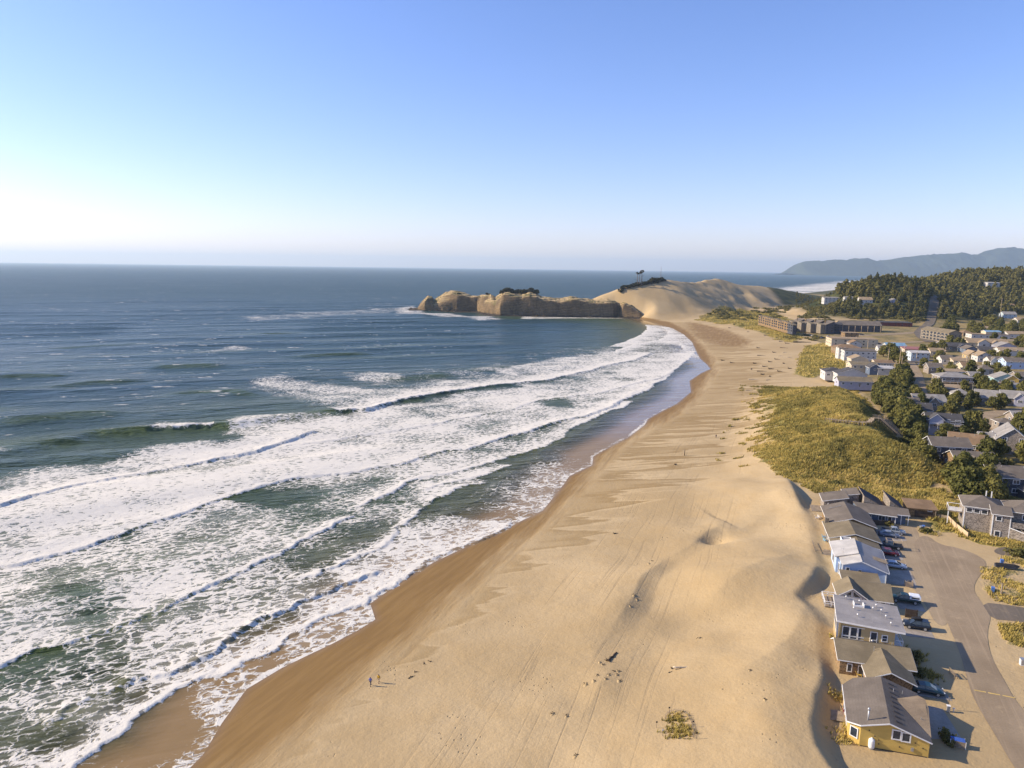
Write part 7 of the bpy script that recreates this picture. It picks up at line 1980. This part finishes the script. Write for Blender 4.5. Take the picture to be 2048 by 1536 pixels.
# ------------------------------------------------------------------ boardwalk over the grassy dune
def boardwalk():
    def w(k, dz): return np.array([WALK[k][0], WALK[k][1], ground(*WALK[k]) + dz])
    a = w(1, 1.0); b = w(3, 1.0); c = w(5, 1.1)
    zt = c[2] + 1.3
    d = c + (2.2, 1.6, 1.3); e = d + (3.0, -.6, -.1); f = P(1799, 869, 7.2)
    o = tag(empty('boardwalk_stair', tuple(c), 0), 'weathered boardwalk crossing the grassy dune with a railed stair down to the pines', 'boardwalk')
    def L(p): return np.array(p) - c
    path = [a, w(2, 1.0), b, w(4, 1.0), c, d, e]
    bm = MB(); pm = MB()
    for p, q in zip(path[:-1], path[1:]):
        p = L(p); q = L(q); n = max(2, int(np.linalg.norm(q - p) / .5)); dr = (q - p) / np.linalg.norm(q - p); nn = np.array([-dr[1], dr[0], 0]); nn /= np.linalg.norm(nn)
        for k in range(n):
            m0 = p + (q - p) * (k + .5) / n
            bm.obox(m0, dr, nn, (0, 0, 1), .19, .9, .04)
            if k % 3 == 0:
                for sg in (-1, 1): pm.bar(m0 + nn * sg * .95 + (0, 0, -1.2), m0 + nn * sg * .95 + (0, 0, .55), .14)
    bm.build('deck_boards', WOOD, o); pm.build('posts', WOOD, o)
    p = L(e); q = L(f); n = 26; dr = (q - p); dr /= np.linalg.norm(dr); fl = dr.copy(); fl[2] = 0; fl /= np.linalg.norm(fl); nn = np.array([-fl[1], fl[0], 0])
    sm = MB(); rm = MB()
    for k in range(n):
        m0 = p + (q - p) * (k + .5) / n
        sm.obox(m0, fl, nn, (0, 0, 1), .32, .95, .05)
    for sg in (-1, 1):
        sm.bar(p + nn * sg * .98 - (0, 0, .15), q + nn * sg * .98 - (0, 0, .15), .1, .3)
        for k in range(9):
            m0 = p + (q - p) * k / 8 + nn * sg * 1.08
            rm.bar(m0 - (0, 0, 1.0), m0 + (0, 0, 1.05), .11)
        for hh in (1.05, .6): rm.bar(p + nn * sg * 1.08 + (0, 0, hh), q + nn * sg * 1.08 + (0, 0, hh), .1, .12)
        dd = L(d)
        for hh in (1.05, .6): rm.bar(dd + (0, sg * .95, hh), p + (0, sg * .95, hh), .1, .12)
    sm.build('stair_treads', WOOD, o); rm.build('railing', WOOD, o)
boardwalk()

# ------------------------------------------------------------------ driftwood
def log_mesh(name, L, r0, r, mat, roots=False, bend=.08):
    m = MB(); pts = []; n = 7
    for k in range(n):
        t = k / (n - 1)
        pts.append((L * (t - .5), math.sin(t * 3.0) * L * bend * r.uniform(-1, 1), r0 * .55 + math.sin(t * 4 + 1) * .03))
    m.tube(pts, [r0 * (1 - .5 * k / (n - 1)) * r.uniform(.9, 1.1) for k in range(n)], 8)
    if roots:
        for k in range(6):
            a = k * 1.05; p = np.array(pts[0]); q = p + np.array([-.35 * r0 * 3, math.cos(a) * r0 * 2.6, math.sin(a) * r0 * 2.4 + r0 * .6])
            m.tube([p, (p + q) / 2, q], [r0 * .5, r0 * .32, r0 * .1], 5)
    return m.mesh(name, mat, True)
DRIFT_D = plain('dark_driftwood', (.10, .075, .052), .9, .3, 2, .1); DRIFT_P = plain('bleached_driftwood', (.50, .41, .29), .9, .2, 2, .1)
LOGS = [log_mesh('driftwood_log', L, r, rng, mt, ro) for L, r, mt, ro in ((5, .35, DRIFT_D, True), (7, .32, DRIFT_D, False), (4, .4, DRIFT_D, True), (6, .28, DRIFT_P, False), (9, .34, DRIFT_P, True), (3, .4, DRIFT_D, True))]
def drift(px, py, k, rz, label, group=None, s=1.0):
    p = hit(px, py)
    o = bpy.data.objects.new('driftwood_log', LOGS[k]); o.location = (p[0], p[1], p[2] - .05); o.rotation_euler = (0, 0, rz); o.scale = (s, s, s)
    link(o); tag(o, label, 'driftwood', group); return o
for px, py, k, rz in ((1557, 675, 1, .5), (1563, 683, 0, .3), (1575, 687, 2, -.3), (1568, 696, 1, -.6), (1517, 696, 5, .2), (1497, 664, 5, .8), (1531, 733, 0, .4), (1543, 738, 2, .1), (1524, 743, 1, -.1), (1526, 749, 2, .7), (1539, 753, 5, 1.4),
                      (1541, 724, 5, .2), (1555, 719, 2, -.5), (1523, 711, 1, 0), (1568, 727, 5, .9), (1580, 737, 5, .4), (1446, 721, 5, .2), (1465, 726, 5, -.4), (1460, 656, 5, .1), (1469, 649, 5, .6), (1532, 671, 2, .2), (1549, 705, 5, .2), (1560, 743, 5, -.3), (1510, 727, 5, .5), (1503, 738, 1, 1.2)):
    drift(px, py, k, rz, 'dark driftwood log lying among others on the wide upper beach', 'dark driftwood of the upper beach')
for px, py, k, rz in ((1582, 683, 3, -.1), (1580, 715, 3, .2), (1498, 781, 3, .1), (1508, 759, 4, .05), (1536, 760, 3, .6), (1590, 690, 3, -.4), (1570, 705, 3, .3), (1562, 712, 3, .1)):
    drift(px, py, k, rz, 'bleached pale driftwood log on the upper beach', 'pale driftwood of the upper beach', .8)
drift(1604, 685, 1, -.05, 'long brown driftwood trunk at the edge of the beach grass', None, 2.4)
drift(1225, 1314, 0, .95, 'dark driftwood plank lying alone on the smooth dunes', None, .72)
drift(1232, 1067, 5, .3, 'small dark driftwood stump with a sand tail on the open beach', None, .42)
drift(1351, 929, 5, 1.2, 'bent driftwood root below the standing beach pole', None, .6)
drift(1367, 1335, 3, .02, 'thin straight stick half buried beside two short boards', None, .62)
drift(1348, 1336, 5, .3, 'short dark board end poking from the sand', None, .3)
drift(1344, 1343, 1, .5, 'short slanting board below the dark board end', None, .22)
for k, (px, py) in enumerate(((834, 1344), (826, 1353), (820, 1355), (848, 1326), (858, 1322))):
    drift(px, py, 5, .6 * k, 'small dark scrap of driftwood at the damp sand hollow above the walkers', 'scraps of driftwood by the damp hollow', .26)
# standing pole on the beach
p = hit(1369, 911)
o = thing('beach_pole', 'lone weathered pole standing upright on the open beach', 'pole', (p[0], p[1], p[2] - .3))
MB().tube([(0, 0, 0), (.05, 0, 2.6)], [.17, .13], 9).build('timber', DARKWOOD, o, True)
MB().lathe([(.14, 2.58), (.15, 2.66), (.05, 2.7)], 9, (.05, 0, 0)).build('cap', WOOD, o)
# half-buried clumps of dry debris with small sand tails
for px, py in ((1200, 1325), (1205, 1330), (1195, 1351), (1212, 1358), (1218, 1350), (1228, 1342), (1236, 1343), (1234, 1350), (1238, 1362), (1188, 1362), (1172, 1368), (1106, 1427), (1134, 1432), (1268, 1190), (1273, 1198), (1260, 1212), (1152, 1511), (1298, 1128), (1304, 1122), (1398, 1276), (1530, 1400), (1500, 1341)):
    p = hit(px, py)
    o = empty('debris_clump', (p[0], p[1], p[2] - .06), rng.uniform(0, 6)); tag(o, 'little sand covered clump of dry roots on the smooth dunes', 'debris', 'dry clumps on the dunes')
    s = rng.uniform(.6, 1.1)
    rr = np.random.default_rng(int(px * 7 + py))
    m = MB()
    for k in range(7):
        a = rr.random() * 6.28; L = .5 * s * (.4 + rr.random()); m.tube([(0, 0, .02), (L * .6 * math.cos(a), L * .6 * math.sin(a), .16 + .15 * rr.random()), (L * math.cos(a), L * math.sin(a), .05)], [.05, .035, .012], 5)
    m.build('roots', DRIFT_D, o)
    m = MB(); n = 12
    ring = [(.75 * s * math.cos(6.283 * k / n) * (1.5 if math.cos(6.283 * k / n) > 0 else .8), .5 * s * math.sin(6.283 * k / n), -.05) for k in range(n)]
    top = [(x * .4, y * .4, .17 * s) for x, y, z in ring]
    m.add(ring + top + [(0, 0, .2 * s)], [(k, (k + 1) % n, n + (k + 1) % n, n + k) for k in range(n)] + [(n + k, n + (k + 1) % n, 2 * n) for k in range(n)])
    m.build('sand_mound', plain('blown_sand', (.44, .315, .158), .95, .1, 2, .1), o, True)
    o.rotation_euler = (0, 0, -1.9 + rng.uniform(-.2, .2))

# ------------------------------------------------------------------ slatted sand fence round the tufted mound
c0 = hit(1352, 1450)
o = thing('sand_fence', 'half buried slatted sand fence ringing the grass tufted mound', 'fence', tuple(c0))
m = MB()
pts = [(1330, 1440), (1332, 1431), (1340, 1425), (1352, 1422), (1366, 1424), (1376, 1432), (1382, 1444), (1386, 1456), (1388, 1468), (1386, 1478)]
wp = [hit(x, y) for x, y in pts]
for a, b in zip(wp[:-1], wp[1:]):
    n = max(2, int(np.linalg.norm(b - a) / .16))
    for k in range(n):
        q = a + (b - a) * k / n; q = np.array([q[0], q[1], ground(q[0], q[1])]) - c0
        hh = .35 + .25 * rng.random()
        m.bar(q - (0, 0, .2), q + (rng.uniform(-.05, .05), rng.uniform(-.05, .05), hh), .05, .02)
m.build('slats', WOOD, o)
m = MB()
for a, b in zip(wp[:-1], wp[1:]): m.bar(a - c0 + (0, 0, .3), b - c0 + (0, 0, .3), .015)
m.build('wire', METAL, o)
for lab, px, py in (('thin marker stake upper left of the fenced mound', 1338, 1427), ('thin marker stake right of the fenced mound, upper one', 1386, 1455), ('thin marker stake right of the fenced mound, lower one', 1393, 1478), ('thin marker stake left of the fenced mound', 1313, 1456), ('thin white tipped stake lower left of the fenced mound', 1325, 1472)):
    p = hit(px, py)
    t = thing('marker_stake', lab, 'stake', (p[0], p[1], p[2] - .1), 0, 'stakes round the fenced mound')
    MB().bar((0, 0, 0), (0, 0, 1.25), .05).build('stake', WOOD, t); MB().box(-.13, .13, -.045, -.026, .98, 1.22).build('sign_plate', DARKWOOD if 'white' not in lab else WHITE, t)

# ------------------------------------------------------------------ people
def skin_obj(name, nodes, edges, mat, parent, sub=2):
    """one continuous surface grown over a skeleton of (x, y, z, radius)"""
    me = bpy.data.meshes.new(name); me.from_pydata([n[:3] for n in nodes], edges, []); me.update()
    ob = bpy.data.objects.new(name, me); COL.objects.link(ob)
    md = ob.modifiers.new('skin', 'SKIN'); md.use_smooth_shade = True
    for i, n in enumerate(nodes):
        v = me.skin_vertices[0].data[i]; v.radius = (n[3], n[3] * (n[4] if len(n) > 4 else 1)); v.use_root = i == 0
    sb = ob.modifiers.new('sub', 'SUBSURF'); sb.levels = sub; sb.render_levels = sub
    dg = bpy.context.evaluated_depsgraph_get(); dg.update()
    m2 = bpy.data.meshes.new_from_object(ob.evaluated_get(dg)); m2.name = name
    COL.objects.unlink(ob); bpy.data.objects.remove(ob)
    m2.materials.clear(); m2.materials.append(mat)
    m2.polygons.foreach_set('use_smooth', np.ones(len(m2.polygons), bool))
    return link(bpy.data.objects.new(name, m2), parent)
SKIN = plain('skin', (.52, .33, .23), .6, .08)
HAIRM = plain('brown_hair', (.06, .04, .028), .8, .2)
def make_person(label, x, y, z, rz, top, legs, stride=.30, dress=False, hair_long=True, group=None):
    """walking figure facing +y, about 1.72 m"""
    o = empty('person', (x, y, z), rz); tag(o, label, 'person', group)
    N = []; E = []
    def add(p, par=None):
        N.append(p); i = len(N) - 1
        if par is not None: E.append((par, i))
        return i
    pel = add((0, 0, .93, .135, .8)); w = add((0, .005, 1.08, .125, .8), pel); ch = add((0, .01, 1.28, .15, .75), w); nk0 = add((0, .0, 1.43, .075), ch); nk = add((0, .01, 1.50, .052), nk0)
    hd = add((0, .03, 1.585, .088, 1.1), nk); cr = add((0, .02, 1.68, .07), hd); add((0, .125, 1.58, .018), hd)      # nose
    for s in (-1, 1): add((s * .088, .02, 1.585, .016), hd)                                                  # ears
    hands = []
    for s, sw in ((-1, 1), (1, -1)):
        hip = add((s * .095, 0, .88, .092), pel); kn = add((s * .10, sw * stride * .55 + .04, .48, .062), hip); an = add((s * .10, sw * stride - .02, .09, .040), kn); hl = add((s * .10, sw * stride + .02, .045, .042), an); add((s * .115, sw * stride + .17, .035, .034), hl)
        sh = add((s * .17, 0, 1.385, .066), ch); el = add((s * .225, -sw * .09, 1.13, .045), sh); wr = add((s * .235, -sw * .02 + .05 - sw * .08, .90, .029), el)
        pm = add((s * .232, -sw * .09 + .06, .83, .034, .6), wr)
        for q, (dy, L) in enumerate(((-.03, .066), (-.011, .078), (.009, .073), (.028, .058))):
            k1 = add((s * .228, -sw * .09 + .06 + dy, .785, .0095), pm); k2 = add((s * .222, -sw * .09 + .062 + dy, .785 - L * .55, .009), k1); add((s * .208, -sw * .09 + .066 + dy, .785 - L, .008), k2)
        t1 = add((s * .215, -sw * .09 + .10, .83, .011), pm); add((s * .205, -sw * .09 + .125, .79, .009), t1)
    skin_obj('body', N, E, SKIN, o, 2)
    # clothes follow the body a little outside it
    J = [(0, 0, .90, .155, .8), (0, .005, 1.08, .148, .8), (0, .01, 1.28, .172, .75), (0, 0, 1.42, .095)]; JE = [(0, 1), (1, 2), (2, 3)]
    for s, sw in ((-1, 1), (1, -1)):
        b = len(J); J += [(s * .175, 0, 1.385, .085), (s * .228, -sw * .09, 1.13, .063), (s * .237, -sw * .07 + .03, .945, .046)]; JE += [(2, b), (b, b + 1), (b + 1, b + 2)]
    if dress:
        J[0] = (0, 0, .80, .20, .9)
    skin_obj('jacket', J, JE, top, o, 2)
    T = [(0, 0, .95, .148, .8)]; TE = []
    for s, sw in ((-1, 1), (1, -1)):
        b = len(T); T += [(s * .095, 0, .86, .108), (s * .10, sw * stride * .55 + .04, .48, .078), (s * .10, sw * stride - .015, .14, .060)]; TE += [(0, b), (b, b + 1), (b + 1, b + 2)]
    skin_obj('trousers', T, TE, legs, o, 2)
    Hn = [(0, -.015, 1.64, .098), (0, -.05, 1.58, .085)] + ([(0, -.075, 1.45, .06)] if hair_long else []); skin_obj('hair', Hn, [(i, i + 1) for i in range(len(Hn) - 1)], HAIRM, o, 2)
    for s, sw in ((-1, 1), (1, -1)):
        skin_obj('shoe', [(s * .10, sw * stride - .02, .06, .052), (s * .115, sw * stride + .17, .04, .044)], [(0, 1)], BLACK, o, 1)
        MB().lathe([(.001, -.009), (.010, 0), (.001, .009)], 6, (s * .034, .112, 1.60)).build('eye', BLACK, o)
    MB().box(-.028, .028, .106, .116, 1.527, 1.537).build('mouth', plain('lips', (.32, .12, .10), .6, .05), o)
    return o
BLUEJ = plain('blue_jacket', (.10, .13, .38), .8, .12); YELJ = plain('mustard_coat', (.52, .30, .03), .8, .12); DKJ = plain('dark_jacket', (.05, .045, .06), .8, .15); DKT = plain('dark_trousers', (.04, .045, .065), .85, .15); TANT = plain('tan_trousers', (.36, .26, .16), .85, .12)
p = hit(741, 1372); make_person('person in a blue jacket and dark trousers walking beside the one in mustard', p[0], p[1], p[2], -.35, BLUEJ, DKT)
p = hit(757.5, 1366); make_person('person in a long mustard coat walking along the wet sand', p[0], p[1], p[2], -.45, YELJ, TANT, .24, True)
p = hit(1432, 876); make_person('person in dark clothes walking on dry sand below the grassy dune', p[0], p[1], p[2], -.2, DKJ, DKT, .28, False, False)
for lab, px, py, tp in (('person in dark clothes on the far upper beach near the driftwood', 1573, 679, DKJ), ('person standing on the saddle of the great dune, left of a pair', 1395, 569, DKJ), ('person standing on the saddle of the great dune, right of a pair', 1399, 569, BLUEJ)):
    p = hit(px, py); make_person(lab, p[0], p[1], p[2], rng.uniform(-1, 1), tp, DKT, .15)

build_ground()
build_sea()
build_mountains()
build_light()
